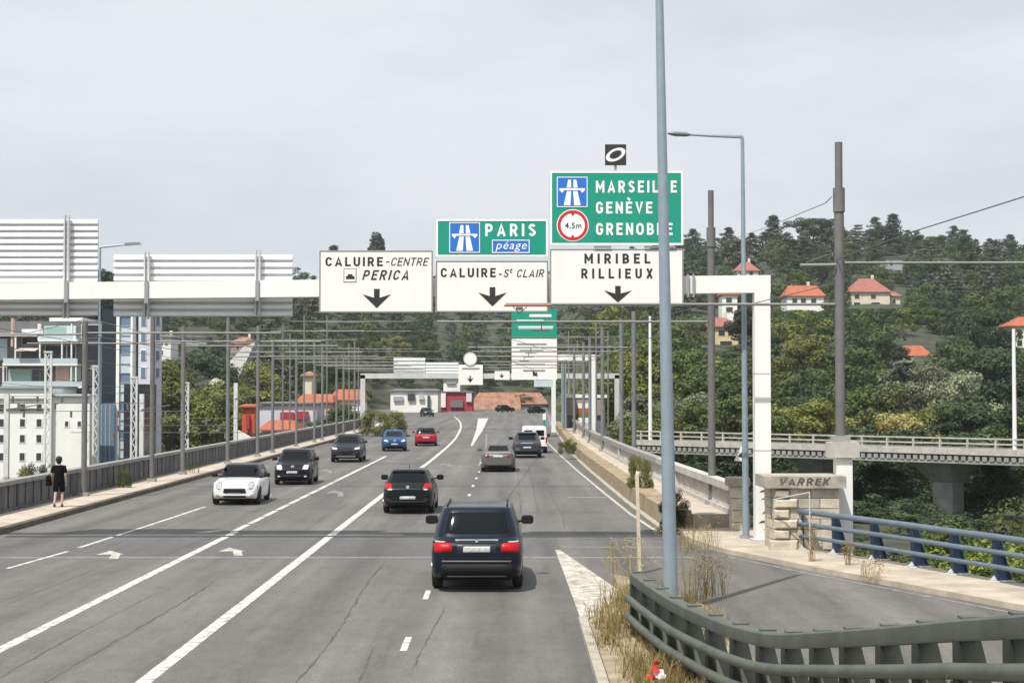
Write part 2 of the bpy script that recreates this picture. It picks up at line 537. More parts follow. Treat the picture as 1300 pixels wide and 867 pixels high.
# ------------------------------------------------------------------ roadway on the bridge
def cshift(D):
    return -0.000173 * (min(D, 330) - 110) ** 2 if D > 110 else 0.0
XL = lambda D: interp(D, [(0, -14.3), (190, -14.3 + cshift(190)), (215, -22), (300, -34), (430, -40)])
XR = lambda D: interp(D, [(0, 1.3), (40.8, 1.3), (46.5, 4.45), (60, 4.2), (85, 4.05), (110, 4.0), (170, 4.7), (240, 6.0), (330, 9.0), (430, 14)])
Ds = [-12, 0, 10, 20, 26, 30, 34, 38, 40.8, 43, 46.5, 50, 55] + list(range(60, 430, 10)) + [430]
g = MB()
g.sheet([[(XL(D) + (XR(D) - XL(D)) * k / 12, D, 0.0) for k in range(13)] for D in Ds])
road = struct('road', g, 'asphalt')
g = MB()
for a, b in zip(Ds, Ds[1:]):
    if b > 200: break
    xr = lambda D: XR(D) + (0.3 if D < 46 else 2.5)
    g.hexa([(XL(a) - 2.3, a, -1.3), (xr(a), a, -1.3), (xr(b), b, -1.3), (XL(b) - 2.3, b, -1.3),
            (XL(a) - 2.3, a, -0.04), (xr(a), a, -0.04), (xr(b), b, -0.04), (XL(b) - 2.3, b, -0.04)])
struct('bridge_deck', g, 'dark_concrete')
for D in (62, 105, 148):
    g = MB().box(-15.5, 3.6, D - 1.2, D + 1.2, -7.5, -1.3)
    struct('bridge_pier', g, 'grey_concrete')

def strip(name, pts, width, m='road_paint', z=0.004, taper=None):
    g = MB(); rows = []
    for i, p in enumerate(pts):
        wd = width if taper is None else taper[i]
        rows.append([(p[0] - wd / 2, p[1], z + (p[2] if len(p) > 2 else 0)), (p[0] + wd / 2, p[1], z + (p[2] if len(p) > 2 else 0))])
    g.sheet(rows)
    return put(name, g, m, road)
def curve_line(x, D0, D1, step=6):
    out_, D = [], D0
    while D < D1:
        out_.append((x + cshift(D), D)); D += step
    out_.append((x + cshift(D1), D1))
    return out_
strip('lane_line', curve_line(-8.02, 8, 47), 0.21)
D = 47.0
while D < 76:
    strip('lane_dash', curve_line(-8.1, D, D + 2.65), 0.19); D += 3.0
strip('lane_line', curve_line(-8.1, 76.5, 104), 0.2)
strip('lane_line', curve_line(-5.12, 8, 64) + [(x + 0.25 * min(1, (D_ - 64) / 30), D_) for x, D_ in curve_line(-5.12, 68, 150)] + [(x + 0.2, D_) for x, D_ in curve_line(-5.12, 154, 285)],
      0.23, taper=None)
for D in [x_ * 6.35 + 12.6 for x_ in range(0, 12)]:
    strip('lane_dash', [(-1.7 + 0.02 * math.sin(D), D), (-1.7, D + 1.45)], 0.11, 'road_paint' if 2 < D / 6.35 < 30 else 'worn_paint')
strip('lane_line', [(-1.85, 90), (-1.9, 110), (-2.0 + cshift(130), 130), (-2.1 + cshift(160), 160)], 0.13, 'worn_paint')
gl = [gnd(*q) for q in ((597.5, 566), (601, 556), (604.5, 546), (607, 531))]; gr_ = [gnd(*q) for q in ((600, 566), (606, 556), (613, 546), (620, 531))]
g = MB().sheet([[(a.x, a.y, .006), (b.x, b.y, .006)] for a, b in zip(gl, gr_)])
put('gore_marking', g, 'road_paint', road)
strip('lane_line', [(-11.66, 30), (-11.6, 36.2)], 0.11)
strip('lane_line', [(-11.58, 37.2), (-11.3, 41.2)], 0.11)
strip('lane_line', [(-11.28, 42.2), (-11.05, 50), (-10.9, 57.5)], 0.12)
for D in (70, 84, 98, 112, 126):
    strip('lane_dash', curve_line(-11.2, D, D + 5), 0.12, 'worn_paint')
strip('lane_line', [(x - 7.2, D_) for x, D_ in curve_line(-5.1, 165, 212)], 0.22)
strip('edge_line', [(4.22, 47.2), (3.95, 54), (3.72, 66), (3.4, 85), (3.1, 110), (2.9, 135), (3.1, 170)], 0.12, 'dusty_paint')
strip('edge_line', [(5.0, 205), (6.0, 260), (7.2, 330), (7.0, 390)], 0.3, 'worn_paint')
# the white gore where the ramp joins
a_, b_, c_ = gnd(705, 698), gnd(738, 788), gnd(806, 763)
g = MB().add([(a_.x, a_.y, 0.005), (b_.x, b_.y, 0.005), (c_.x, c_.y, 0.005), (a_.x + 0.12, a_.y, 0.005)], [(0, 1, 2, 3)])
put('gore_marking', g, 'dusty_paint', road)
# cross markings and joints
g = MB().box(-14.2, 4.4, 45.35, 45.75, 0.0045, 0.0125)
put('expansion_joint', g, 'tar', road)
strip('cross_strip', [(-6.3, 39.55), (-6.3, 39.78)], 15.2, 'worn_paint', 0.0035)
strip('cross_strip', [(2.9, 39.6), (2.9, 39.8)], 3.2, 'worn_paint', 0.0035)
strip('cross_strip', [(2.9, 42.3), (2.9, 42.5)], 3.2, 'worn_paint', 0.0035)
strip('darker_strip', [(-6.45, 40.2), (-6.45, 45.3)], 15.4, 'asphalt_darker', 0.0025)  # darker asphalt painted across the lanes as a shadow band
strip('darker_strip', [(-12.75, 36.5), (-12.75, 44)], 2.6, 'asphalt_darker', 0.003)  # darker asphalt tone over the left lane
strip('repair_patch', [(-8.75, 24.9), (-8.75, 25.3)], 0.55, 'tar', 0.0028)
strip('stop_mark', [(2.9, 62.4), (2.9, 62.9)], 1.5, 'worn_paint')
def wav(x, D0, D1, amp, wd):
    pts, D = [], D0
    ph = rng.random() * 6
    while D <= D1:
        pts.append((x + amp * math.sin(D * 0.35 + ph) + rng.uniform(-0.022, 0.022), D)); D += rng.uniform(0.12, 0.4)
    strip('tar_seam', pts, wd, 'seam', 0.0022, taper=[wd * rng.uniform(0.15, 1.2) * (1 if 2 < i < len(pts) - 3 else .15) for i in range(len(pts))])
for x, D0, D1, am, wd in ((-7.2, 21.5, 33, 0.05, 0.045), (-6.4, 22, 36, 0.06, 0.05), (-6.05, 47, 60, .05, .04), (-3.0, 21, 39, 0.06, 0.05), (-2.1, 22, 26, .08, .04), (-9.6, 27, 38, .05, .03), (-1.35, 23, 31, 0.1, 0.035), (0.3, 47, 62, .05, .04), (1.6, 48, 70, 0.05, 0.04), (-3.6, 62, 85, .05, .05)):
    wav(x, D0, D1, am, wd)
for Dj, x0, x1 in ((70, -14.2, 4.0), (93, -14.2, 4.0), (120, -14.1, 3.9), (150, -14, 4.2)):
    strip('expansion_joint', [((x0 + x1) / 2 + cshift(Dj), Dj), ((x0 + x1) / 2 + cshift(Dj), Dj + 0.3)], x1 - x0, 'tar', 0.0026)
def arrow(px, py, L=3.6, m='road_paint', lean=-0.9):
    p = gnd(px, py)
    pts = [(-0.13, -L / 2), (0.09, -L / 2), (0.10 + lean * 0.3, 0.05 * L), (0.24 + lean * 0.3, 0.0), (lean * 0.8, L / 2), (-0.18 + lean * 0.7, -0.02 * L), (-0.12 + lean * 0.3, 0.05 * L)]
    g = MB().add([(p.x + a, p.y + b, 0.0055) for a, b in pts], [(0, 1, 2, 6), (6, 2, 3, 4, 5)])
    put('turn_arrow', g, m, road)
arrow(158, 704, 2.0, 'dusty_paint', lean=-0.75); arrow(312, 700, 2.0, 'dusty_paint', lean=-0.75)
for px, py in ((440, 626), (350, 628), (425, 598), (575, 590)):
    arrow(px, py, 4.0, 'worn_paint')

# left sidewalk, kerb, parapet
def ribbon(rows_fn, Dlist):
    g = MB(); rws = [rows_fn(D) for D in Dlist]
    g.sheet([r + [r[0]] for r in rws])
    g.add(rws[0], [tuple(range(len(rws[0])))]); g.add(rws[-1], [tuple(range(len(rws[-1])))])
    return g
DL = [-10, 20, 40, 60, 80, 100, 110] + list(range(120, 205, 8))
LX = lambda D: XL(min(D, 190))
struct('sidewalk_left', ribbon(lambda D: [(LX(D) - 0.24, D, -0.02), (LX(D) - 0.24, D, 0.153), (LX(D) - 1.9, D, 0.165), (LX(D) - 1.9, D, -0.02)], DL), 'sidewalk')
struct('kerb_left', ribbon(lambda D: [(LX(D) + 0.02, D, -0.02), (LX(D), D, 0.15), (LX(D) - 0.235, D, 0.157), (LX(D) - 0.235, D, -0.02)], DL), 'kerb')
par = thing('parapet_wall', 'long dark weathered concrete parapet along the left sidewalk', 'parapet', (-16.3, 60, 0.16))
PXL = lambda D: LX(D) - 1.82
D = 30.0
panel_me = None
while D < 196:
    x = PXL(D + 0.45)
    gp = MB().box(-0.09, 0.0, -0.385, 0.385, 0.12, 0.86)
    if panel_me is None:
        panel_me = gp.mesh('panel'); fix_normals(panel_me); panel_me.materials.append(MATS['parapet'])
    o = put('panel', panel_me, None, par, local=True)
    o.location = Vector((x + rng.uniform(-0.008, 0.008), D + 0.45, 0.165)) - par.location
    D += 0.95
for a in range(20, 196, 8):
    b = a + 8
    g = MB().hexa([(PXL(a) - 0.26, a, 0.0), (PXL(a) - 0.10, a, 0.0), (PXL(b) - 0.10, b, 0.0), (PXL(b) - 0.26, b, 0.0), (PXL(a) - 0.26, a, 1.03), (PXL(a) - 0.10, a, 1.03), (PXL(b) - 0.10, b, 1.03), (PXL(b) - 0.26, b, 1.03)])
    put('core_wall', g, 'parapet_gap', par)
    g = MB().hexa([(PXL(a) - 0.10, a, 0.12), (PXL(a) + 0.03, a, 0.12), (PXL(b) + 0.03, b, 0.12), (PXL(b) - 0.10, b, 0.12), (PXL(a) - 0.10, a, 0.28), (PXL(a) + 0.03, a, 0.28), (PXL(b) + 0.03, b, 0.28), (PXL(b) - 0.10, b, 0.28)])
    put('plinth', g, 'parapet', par)
    g = MB().hexa([(PXL(a) - 0.33, a, 1.031), (PXL(a) + 0.06, a, 1.031), (PXL(b) + 0.06, b - .015, 1.031), (PXL(b) - 0.33, b - .015, 1.031), (PXL(a) - 0.33, a, 1.17), (PXL(a) + 0.06, a, 1.17), (PXL(b) + 0.06, b - .015, 1.17), (PXL(b) - 0.33, b - .015, 1.17)])
    put('coping', g, 'coping', par)

# right retaining wall, raised walk, balustrade
WX = lambda D: interp(D, [(47, 4.55), (60, 4.32), (85, 4.12), (110, 4.05), (170, 4.75), (200, 5.2)])
PX = lambda D: interp(D, [(46, 6.50), (60, 6.15), (81, 5.75), (110, 5.6), (170, 6.4), (200, 7)])
DR = [47.3, 52, 56, 60, 66, 72, 78, 85, 92, 100, 110, 125, 140, 155, 170, 200]
rw = thing('retaining_wall', 'low ochre stone wall along the right edge of the road', 'wall', (4.6, 47.3, 0))
for a, b in zip(DR, DR[1:]):
    n = max(1, int(round((b - a) / 1.6)))
    for k in range(n):
        d0, d1 = a + (b - a) * k / n, a + (b - a) * (k + 1) / n - 0.015
        t_ = rng.uniform(-0.012, 0.012)
        g = MB().hexa([(WX(d0) + t_, d0, -0.02), (WX(d0) + 0.72, d0, -0.02), (WX(d1) + 0.72, d1, -0.02), (WX(d1) + t_, d1, -0.02),
                       (WX(d0) + t_ + .03, d0, 0.60 + t_), (WX(d0) + 0.70, d0, 0.60 + t_), (WX(d1) + 0.70, d1, 0.60 + t_), (WX(d1) + t_ + .03, d1, 0.60 + t_)])
        put('stone', g, 'ochre_stone', rw)
struct('sidewalk_right', ribbon(lambda D: [(WX(D) + 0.73, D, -0.03), (WX(D) + 0.73, D, 0.49), (PX(D) + 0.5, D, 0.49), (PX(D) + 0.5, D, -0.03)], DR), 'sidewalk')
struct('gutter_right', ribbon(lambda D: [(WX(D) - 0.16, D, -0.02), (WX(D) - 0.16, D, 0.035), (WX(D) - 0.015, D, 0.07), (WX(D) - 0.015, D, -0.02)], DR), 'kerb_light')
bal = thing('balustrade', 'pale concrete balustrade with thick handrail beside the right walkway', 'balustrade', (6.4, 47, 0.49))
g0 = MB()
prof = [(0.05, 0.0), (0.055, 0.06), (0.04, 0.10), (0.065, 0.22), (0.05, 0.34), (0.035, 0.44), (0.05, 0.5), (0.06, 0.56)]
for (r1, z1) in [(0, 0)]:
    pass
g0.tube([(0, 0, z) for r, z in prof], [r for r, z in prof], 8)
bal_me = g0.mesh('baluster'); fix_normals(bal_me); bal_me.materials.append(MATS['pale_concrete']); bal_me.shade_smooth()
D = 47.6; k = 0
while D < 96:
    o = put('baluster', bal_me, None, bal, local=True)
    o.location = Vector((PX(D), D, 0.63)) - bal.location
    D += 0.30 + max(0, D - 60) * 0.004
for a, b in zip(DR, DR[1:]):
    if a >= 170: break
    a0 = a + (0.0 if a > 47.3 else -0.4)
    b -= 0.012
    def seg(z0, z1, h0, nm, mt):
        g = MB().hexa([(PX(a0) - h0, a0, z0), (PX(a0) + h0, a0, z0), (PX(b) + h0, b, z0), (PX(b) - h0, b, z0), (PX(a0) - h0, a0, z1), (PX(a0) + h0, a0, z1), (PX(b) + h0, b, z1), (PX(b) - h0, b, z1)])
        put(nm, g, mt, bal)
    seg(1.18, 1.40, 0.17, 'handrail', 'coping' if a > 60 else 'pale_concrete')
    seg(0.49, 0.64, 0.13, 'base_course', 'pale_concrete')
    if a >= 92:
        seg(0.641, 1.179, 0.05, 'infill_panel', 'pale_concrete')
for D in (60, 72, 85, 100, 125, 155):
    g = MB().box(PX(D) - 0.16, PX(D) + 0.16, D - 0.2, D + 0.2, 0.645, 1.178)
    put('pedestal', g, 'pale_concrete', bal)
p0 = gnd(934, 668, 0.1)
ep = thing('parapet_pillar', 'small stone end pillar with a cap where the balustrade stops', 'pillar', (6.46, 46.3, 0.05))
for k in range(4):
    g = MB().box(6.24 + rng.uniform(0, .015), 6.66, 46.05 + rng.uniform(0, .01), 46.6, 0.02 + k * 0.34, 0.02 + k * 0.34 + 0.325)
    put('stone', g, 'limestone', ep)
put('cap', MB().box(6.14, 6.76, 45.95, 46.7, 1.38, 1.62), 'limestone_dark', ep)

# ------------------------------------------------------------------ ramp, island, outer walk
RZ = lambda D: interp(D, [(2, 2.6), (9.6, 1.72), (11.3, 1.42), (12.7, 1.18), (14.3, 0.92), (16.2, 0.60), (18.3, 0.28), (19.8, 0.14), (21.2, 0.07), (24, 0.01), (26, 0.0)])
RLX = lambda D: interp(D, [(2, 4.7), (11.3, 4.1), (14.3, 3.95), (18.3, 3.65), (22.9, 3.55), (26, 3.6), (30, 3.6), (33, 3.0), (36, 2.2), (38, 1.31), (40.8, 1.31), (46.5, 4.46), (47.2, 4.8)])
RRX = lambda D: interp(D, [(2, 20.0), (10, 17.0), (20, 13.2), (29.8, 9.45), (36, 7.0), (41, 5.25), (44, 4.75), (47.2, 4.81)])
DRM = [2, 6, 10, 12, 14, 16, 18, 20, 22, 24, 26, 28, 30, 31.5, 33, 34.5, 36, 37, 38, 39.5, 40.8, 42.5, 44, 45.3, 47.2]
g = MB()
RL2 = lambda D: RLX(D) if D < 27 else min(RLX(D), 1.295) if D < 41 else RLX(D)
g.sheet([[(RL2(D) + (RRX(D) - RL2(D)) * k / 10, D, RZ(D) + 0.0015) for k in range(11)] for D in DRM])
ramp = struct('ramp_road', g, 'asphalt_ramp')
IL = lambda D: interp(D, [(2, 1.32), (28.5, 1.32), (31.5, 2.15), (36, 2.19)])
g = MB()
for D in DRM:
    pass
rws = []
for D in [d for d in DRM if d <= 36]:
    zl, zr = (0.10, RZ(D) + 0.09)
    if D == 36: zl = zr = 0.01
    rws.append([(IL(D), D, -0.02), (IL(D) + 0.01, D, zl)] + [(IL(D) + (RLX(D) - IL(D)) * t, D, zl + (zr - zl) * t + (0.03 * math.sin(D * 2.1 + t * 9) if 0 < t < 1 and D < 33 else 0)) for t in (0.15, 0.35, 0.6, 0.85)] + [(RLX(D), D, zr), (RLX(D) + 0.01, D, RZ(D) - 0.02)])
g.sheet(rws)
struct('traffic_island', g, 'dirt')
# kerb stones of the island toward the main road
isl = struct('island_kerb', MB().box(1.16, 1.31, 2, 28.4, -0.02, 0.115), 'kerb_light')
# outer walk beyond the ramp, up to the pier
OX = lambda D: interp(D, [(2, 22.6), (20, 15.4), (33, 10.35), (41, 7.3), (43.6, 6.95), (46.9, 6.9)])
g = MB()
DOW = [2, 10, 16, 20, 24, 28, 29.8, 33, 36, 39, 41, 42.3, 44, 46.2, 46.9]
g.sheet([[(RRX(D) + 0.005, D, RZ(D) - 0.03), (RRX(D) + 0.015, D, RZ(D) + 0.115), (RRX(D) + 0.16, D, RZ(D) + 0.125)] + [(RRX(D) + 0.16 + (OX(D) + 0.25 - RRX(D) - 0.16) * t, D, RZ(D) + 0.125 + 0.012 * math.sin(D * 3 + t * 7)) for t in (0.33, 0.66, 1)] + [(OX(D) + 0.25, D, -4.8)] for D in DOW])
struct('sidewalk_ramp', g, 'dusty_concrete')
strip('edge_line', [(RRX(D) - 0.35, D, RZ(D) + 0.003) for D in (40, 36, 33, 29.8, 26, 22)], 0.12, 'worn_paint')
p = gnd(1112, 832, 0.5)
strip('ramp_dash', [(5.9, 20.4, RZ(20.4) + .004), (5.6, 21.4, RZ(21.4) + .004)], 0.12)

# ------------------------------------------------------------------ steel barriers
def resample(pts, step):
    pts = [Vector(p) for p in pts]
    dense = []
    n = len(pts)
    for i in range(n - 1):                     # Catmull-Rom
        p0_, p1, p2, p3 = pts[max(i - 1, 0)], pts[i], pts[i + 1], pts[min(i + 2, n - 1)]
        for k in range(24):
            t = k / 24
            dense.append(0.5 * ((2 * p1) + (p2 - p0_) * t + (2 * p0_ - 5 * p1 + 4 * p2 - p3) * t * t + (3 * p1 - p0_ - 3 * p2 + p3) * t ** 3))
    dense.append(pts[-1])
    res, acc = [dense[0]], 0
    for a, b in zip(dense, dense[1:]):
        acc += (b - a).length
        if acc >= step:
            res.append(b); acc = 0
    return res
def sweep(mb, path, sec, lat):
    """sec: (u sideways, v up) polygon carried along path; lat gives the sideways unit vector"""
    n = len(sec); rings = []
    for i, p in enumerate(path):
        l = lat(i)
        rings.append([p + l * u + Vector((0, 0, v)) for u, v in sec])
    vs = [q for r in rings for q in r]
    fs = [(i * n + k, i * n + (k + 1) % n, (i + 1) * n + (k + 1) % n, (i + 1) * n + k) for i in range(len(path) - 1) for k in range(n)]
    fs += [tuple(range(n)), tuple(range((len(path) - 1) * n + n - 1, (len(path) - 1) * n - 1, -1))]
    mb.add(vs, fs)
# top edge of the green barrier, read from the picture with its distance
bp_ = [(806, 727, 26.5), (829, 743, 24.7), (860, 762, 22.9), (900, 780, 21.2), (940, 794, 19.8), (988, 803, 18.3), (1060, 800, 16.2), (1140, 794, 14.3), (1220, 786, 12.7), (1300, 780, 11.3), (1420, 768, 9.6)]
tp = [at(*q) for q in bp_]
path = resample([(p.x, p.y, p.z - 1.0) for p in tp], 0.12)
def lateral(path):
    def f(i):
        d = path[min(i + 1, len(path) - 1)] - path[max(i - 1, 0)]
        l = Vector((-d.y, d.x, 0)).normalized()
        return l                             # points to the ramp side when path runs toward the camera
    return f
lat = lateral(path)
if lat(len(path) // 2).x < 0:
    lat0 = lat; lat = lambda i: -lat0(i)
gb = thing('guard_rail', 'grey green steel crash barrier curving round the weedy island', 'barrier', path[0])
g = MB(); sweep(g, path, [(-0.07, 0.83), (0.09, 0.83), (0.10, 0.86), (0.10, 0.98), (0.08, 1.0), (-0.06, 1.0), (-0.08, 0.98), (-0.08, 0.86)], lat)
put('top_rail', g, 'barrier_green', gb, smooth=40)
for z, nm in ((0.60, 'middle_rail'), (0.30, 'lower_rail')):
    g = MB(); sweep(g, path, [(-0.13 + 0.055 * math.cos(a), z + 0.065 * math.sin(a)) for a in [2 * math.pi * k / 12 for k in range(12)]], lat)
    put(nm, g, 'barrier_green', gb, smooth=60)
acc = 0; step_i = 0
post_pts = []
last = None
for i, p in enumerate(path):
    if last is None or (p - last).length >= 1.0:
        post_pts.append(i); last = p
for i in post_pts:
    p, l = path[i], lat(i)
    d = (path[min(i + 1, len(path) - 1)] - path[max(i - 1, 0)]).normalized()
    d.z = 0; d.normalize()
    # web plate across the rail, wide at the foot, plus a dark filler standing in for shade
    def corner(u, t, v):
        return p + l * u + d * t + Vector((0, 0, v))
    g = MB().hexa([corner(0.08, -0.012, 0), corner(0.34, -0.012, 0), corner(0.34, 0.012, 0), corner(0.08, 0.012, 0),
                   corner(-0.05, -0.012, 0.85), corner(0.13, -0.012, 0.85), corner(0.13, 0.012, 0.85), corner(-0.05, 0.012, 0.85)])
    po = put('post', g, 'barrier_web', gb)
    g = MB().hexa([corner(-0.075, -0.05, 0), corner(0.075, -0.05, 0), corner(0.075, 0.10, 0), corner(-0.075, 0.10, 0),
                   corner(-0.075, -0.05, 0.84), corner(-0.052, -0.05, 0.84), corner(-0.052, 0.10, 0.84), corner(-0.075, 0.10, 0.84)])
    put('post_shade', g, 'barrier_shade', gb)  # dark plate fills in the shade between rail and leaning post
    g = MB().box(-0.09, 0.09, -0.06, 0.06, 0, 0.022)
    g.v = [tuple(p + l * (v[0] + 0.06) + d * v[1] + Vector((0, 0, 1.002 + v[2]))) for v in g.v]
    put('clamp', g, 'barrier_green', gb)

# blue railing on the far side of the ramp
bl = [(1004, 653, 41.2), (1060, 659, 39.3), (1140, 669, 36.9), (1220, 680, 34.6), (1300, 691, 32.6), (1420, 712, 29.3)]
tb = [at(*q) for q in bl]
pathb = resample([(p.x, p.y, 0.13) for p in tb], 0.25)
latb = lateral(pathb)
if latb(3).x > 0:
    latb1 = latb; latb = lambda i: -latb1(i)
rb = thing('blue_railing', 'blue steel bridge railing with three tubes beside the ramp', 'railing', pathb[0])
for z, r in ((0.93, 0.068), (0.62, 0.055), (0.32, 0.05)):
    g = MB(); sweep(g, pathb, [(0.10 + r * math.cos(a), z + r * math.sin(a)) for a in [2 * math.pi * k / 12 for k in range(12)]], latb)
    put('rail', g, 'rail_blue', rb, smooth=60)
last = None
for i, p in enumerate(pathb):
    if i < 2: continue
    if last is not None and (p - last).length < 1.42: continue
    last = p
    l = latb(i)
    d = (pathb[min(i + 1, len(pathb) - 1)] - pathb[max(i - 1, 0)]).normalized()
    corner = lambda u, t, v: p + l * u + d * t + Vector((0, 0, v))
    g = MB().hexa([corner(-0.34, -0.012, 0), corner(0.02, -0.012, 0), corner(0.02, 0.012, 0), corner(-0.34, 0.012, 0),
                   corner(-0.05, -0.012, 0.93), corner(0.05, -0.012, 0.93), corner(0.05, 0.012, 0.93), corner(-0.05, 0.012, 0.93)])
    for (u0, u1) in ((-0.34, -0.05), (0.02, 0.05)):
        g.hexa([corner(u0 - .01, -0.07, 0), corner(u0 + .012, -0.07, 0), corner(u0 + .012, 0.07, 0), corner(u0 - .01, 0.07, 0),
                corner(u1 - .01, -0.07, 0.93), corner(u1 + .012, -0.07, 0.93), corner(u1 + .012, 0.07, 0.93), corner(u1 - .01, 0.07, 0.93)])
    pst = put('post', g, 'post_blue', rb)
    g = MB().hexa([corner(-0.40, -0.13, 0), corner(0.13, -0.13, 0), corner(0.13, 0.13, 0), corner(-0.40, 0.13, 0),
                   corner(-0.36, -0.11, 0.025), corner(0.10, -0.11, 0.025), corner(0.10, 0.11, 0.025), corner(-0.36, 0.11, 0.025)])
    g.hexa([corner(0.03, -0.06, 0.03), corner(0.11, -0.06, 0.03), corner(0.11, 0.06, 0.03), corner(0.03, 0.06, 0.03),
            corner(0.03, -0.02, 0.13), corner(0.05, -0.02, 0.13), corner(0.05, 0.02, 0.13), corner(0.03, 0.02, 0.13)])
    put('foot_plate', g, 'foot_plate', rb)
# ------------------------------------------------------------------ stone pier at the ramp
DP = 40.6
PZ = at(1000, 604, DP).z
pier = thing('stone_pier', 'pale rusticated stone pier with sprayed letters on its flat cap', 'pier', (7.5, DP, 0.12))
x0, x1 = at(982, 650, DP).x, at(1066, 650, DP).x
put('core', MB().box(x0 + 0.05, x1 - 0.05, DP + 0.04, DP + 1.25, 0.05, PZ - 0.30), 'mortar', pier)
zc, row = 0.10, 0
ctop = PZ - 0.305
nrow = 6
hrow = (ctop - zc) / nrow
for r_ in range(nrow):
    xs = [x0, x0 + (0.42 if r_ % 2 else 0.62)]
    while xs[-1] < x1 - 0.8:
        xs.append(xs[-1] + rng.uniform(0.45, 0.62))
    xs.append(x1)
    for i in range(len(xs) - 1):
        rus = i == 0
        pr = 0.07 + rng.uniform(0, 0.03) if rus else rng.uniform(0.0, 0.012)
        za, zb = zc + r_ * hrow + 0.008, zc + (r_ + 1) * hrow - 0.008
        a, b = xs[i] + 0.008, xs[i + 1] - 0.008
        ch = 0.05 if rus else 0.008
        g = MB().hexa([(a, DP, za), (b, DP, za), (b, DP + 0.3, za), (a, DP + 0.3, za), (a, DP, zb), (b, DP, zb), (b, DP + 0.3, zb), (a, DP + 0.3, zb)])
        g.hexa([(a + ch, DP - pr, za + ch), (b - ch, DP - pr, za + ch), (b, DP, za), (a, DP, za), (a + ch, DP - pr, zb - ch), (b - ch, DP - pr, zb - ch), (b, DP, zb), (a, DP, zb)])
        put('stone', g, 'limestone' if rng.random() < 0.75 else 'limestone_dark', pier)
    # left return face
    for q in range(2):
        g = MB().box(x0 - 0.03 - rng.uniform(0, .015), x0 + 0.045, DP + 0.305 + q * 0.46, DP + 0.75 + q * 0.46, zc + r_ * hrow + .008, zc + (r_ + 1) * hrow - .008)
        put('stone', g, 'limestone', pier)
put('cap_slab', MB().box(at(969, 610, DP).x, at(1073, 610, DP).x, DP - 0.14, DP + 1.35, PZ - 0.30, PZ), 'limestone_dark', pier)
# dark recess with a thin white frame of a handrail in front
g = MB().box(x0 - 0.14, x0 + 0.5, DP - 0.42, DP - 0.05, 0.10, 0.34)
put('footing', g, 'limestone', pier)

# ------------------------------------------------------------------ lettering
def text_obj(s, x0, x1, z0, z1, y, m, parent, name='lettering', shear=0.0, bold=0.0, th=0.006, space=1.12):
    cu = bpy.data.curves.new('t', 'FONT')
    cu.body = s
    cu.size = 1.0
    cu.shear = shear
    cu.offset = bold
    cu.space_character = space
    cu.extrude = 0.01
    cu.resolution_u = 4
    ob = bpy.data.objects.new('t', cu)
    C.objects.link(ob)
    bpy.context.view_layer.update()
    me = bpy.data.meshes.new_from_object(ob.evaluated_get(bpy.context.evaluated_depsgraph_get()))
    bpy.data.objects.remove(ob)
    n = len(me.vertices)
    co = np.empty(n * 3, np.float32); me.vertices.foreach_get('co', co); co = co.reshape(-1, 3)
    lo, hi = co.min(0), co.max(0)
    u = (co - lo) / (hi - lo)
    res = np.empty_like(co)
    res[:, 0] = x0 + u[:, 0] * (x1 - x0)
    res[:, 2] = z0 + u[:, 1] * (z1 - z0)
    res[:, 1] = y - u[:, 2] * th
    me.vertices.foreach_set('co', res.ravel())
    me.name = name
    me.materials.clear(); me.materials.append(MATS[m])
    o = bpy.data.objects.new(name, me)
    C.objects.link(o)
    o.parent = parent
    off = Vector((0, 0, 0)); p = parent
    while p is not None:
        off += p.location; p = p.parent
    o.location = -off
    return o
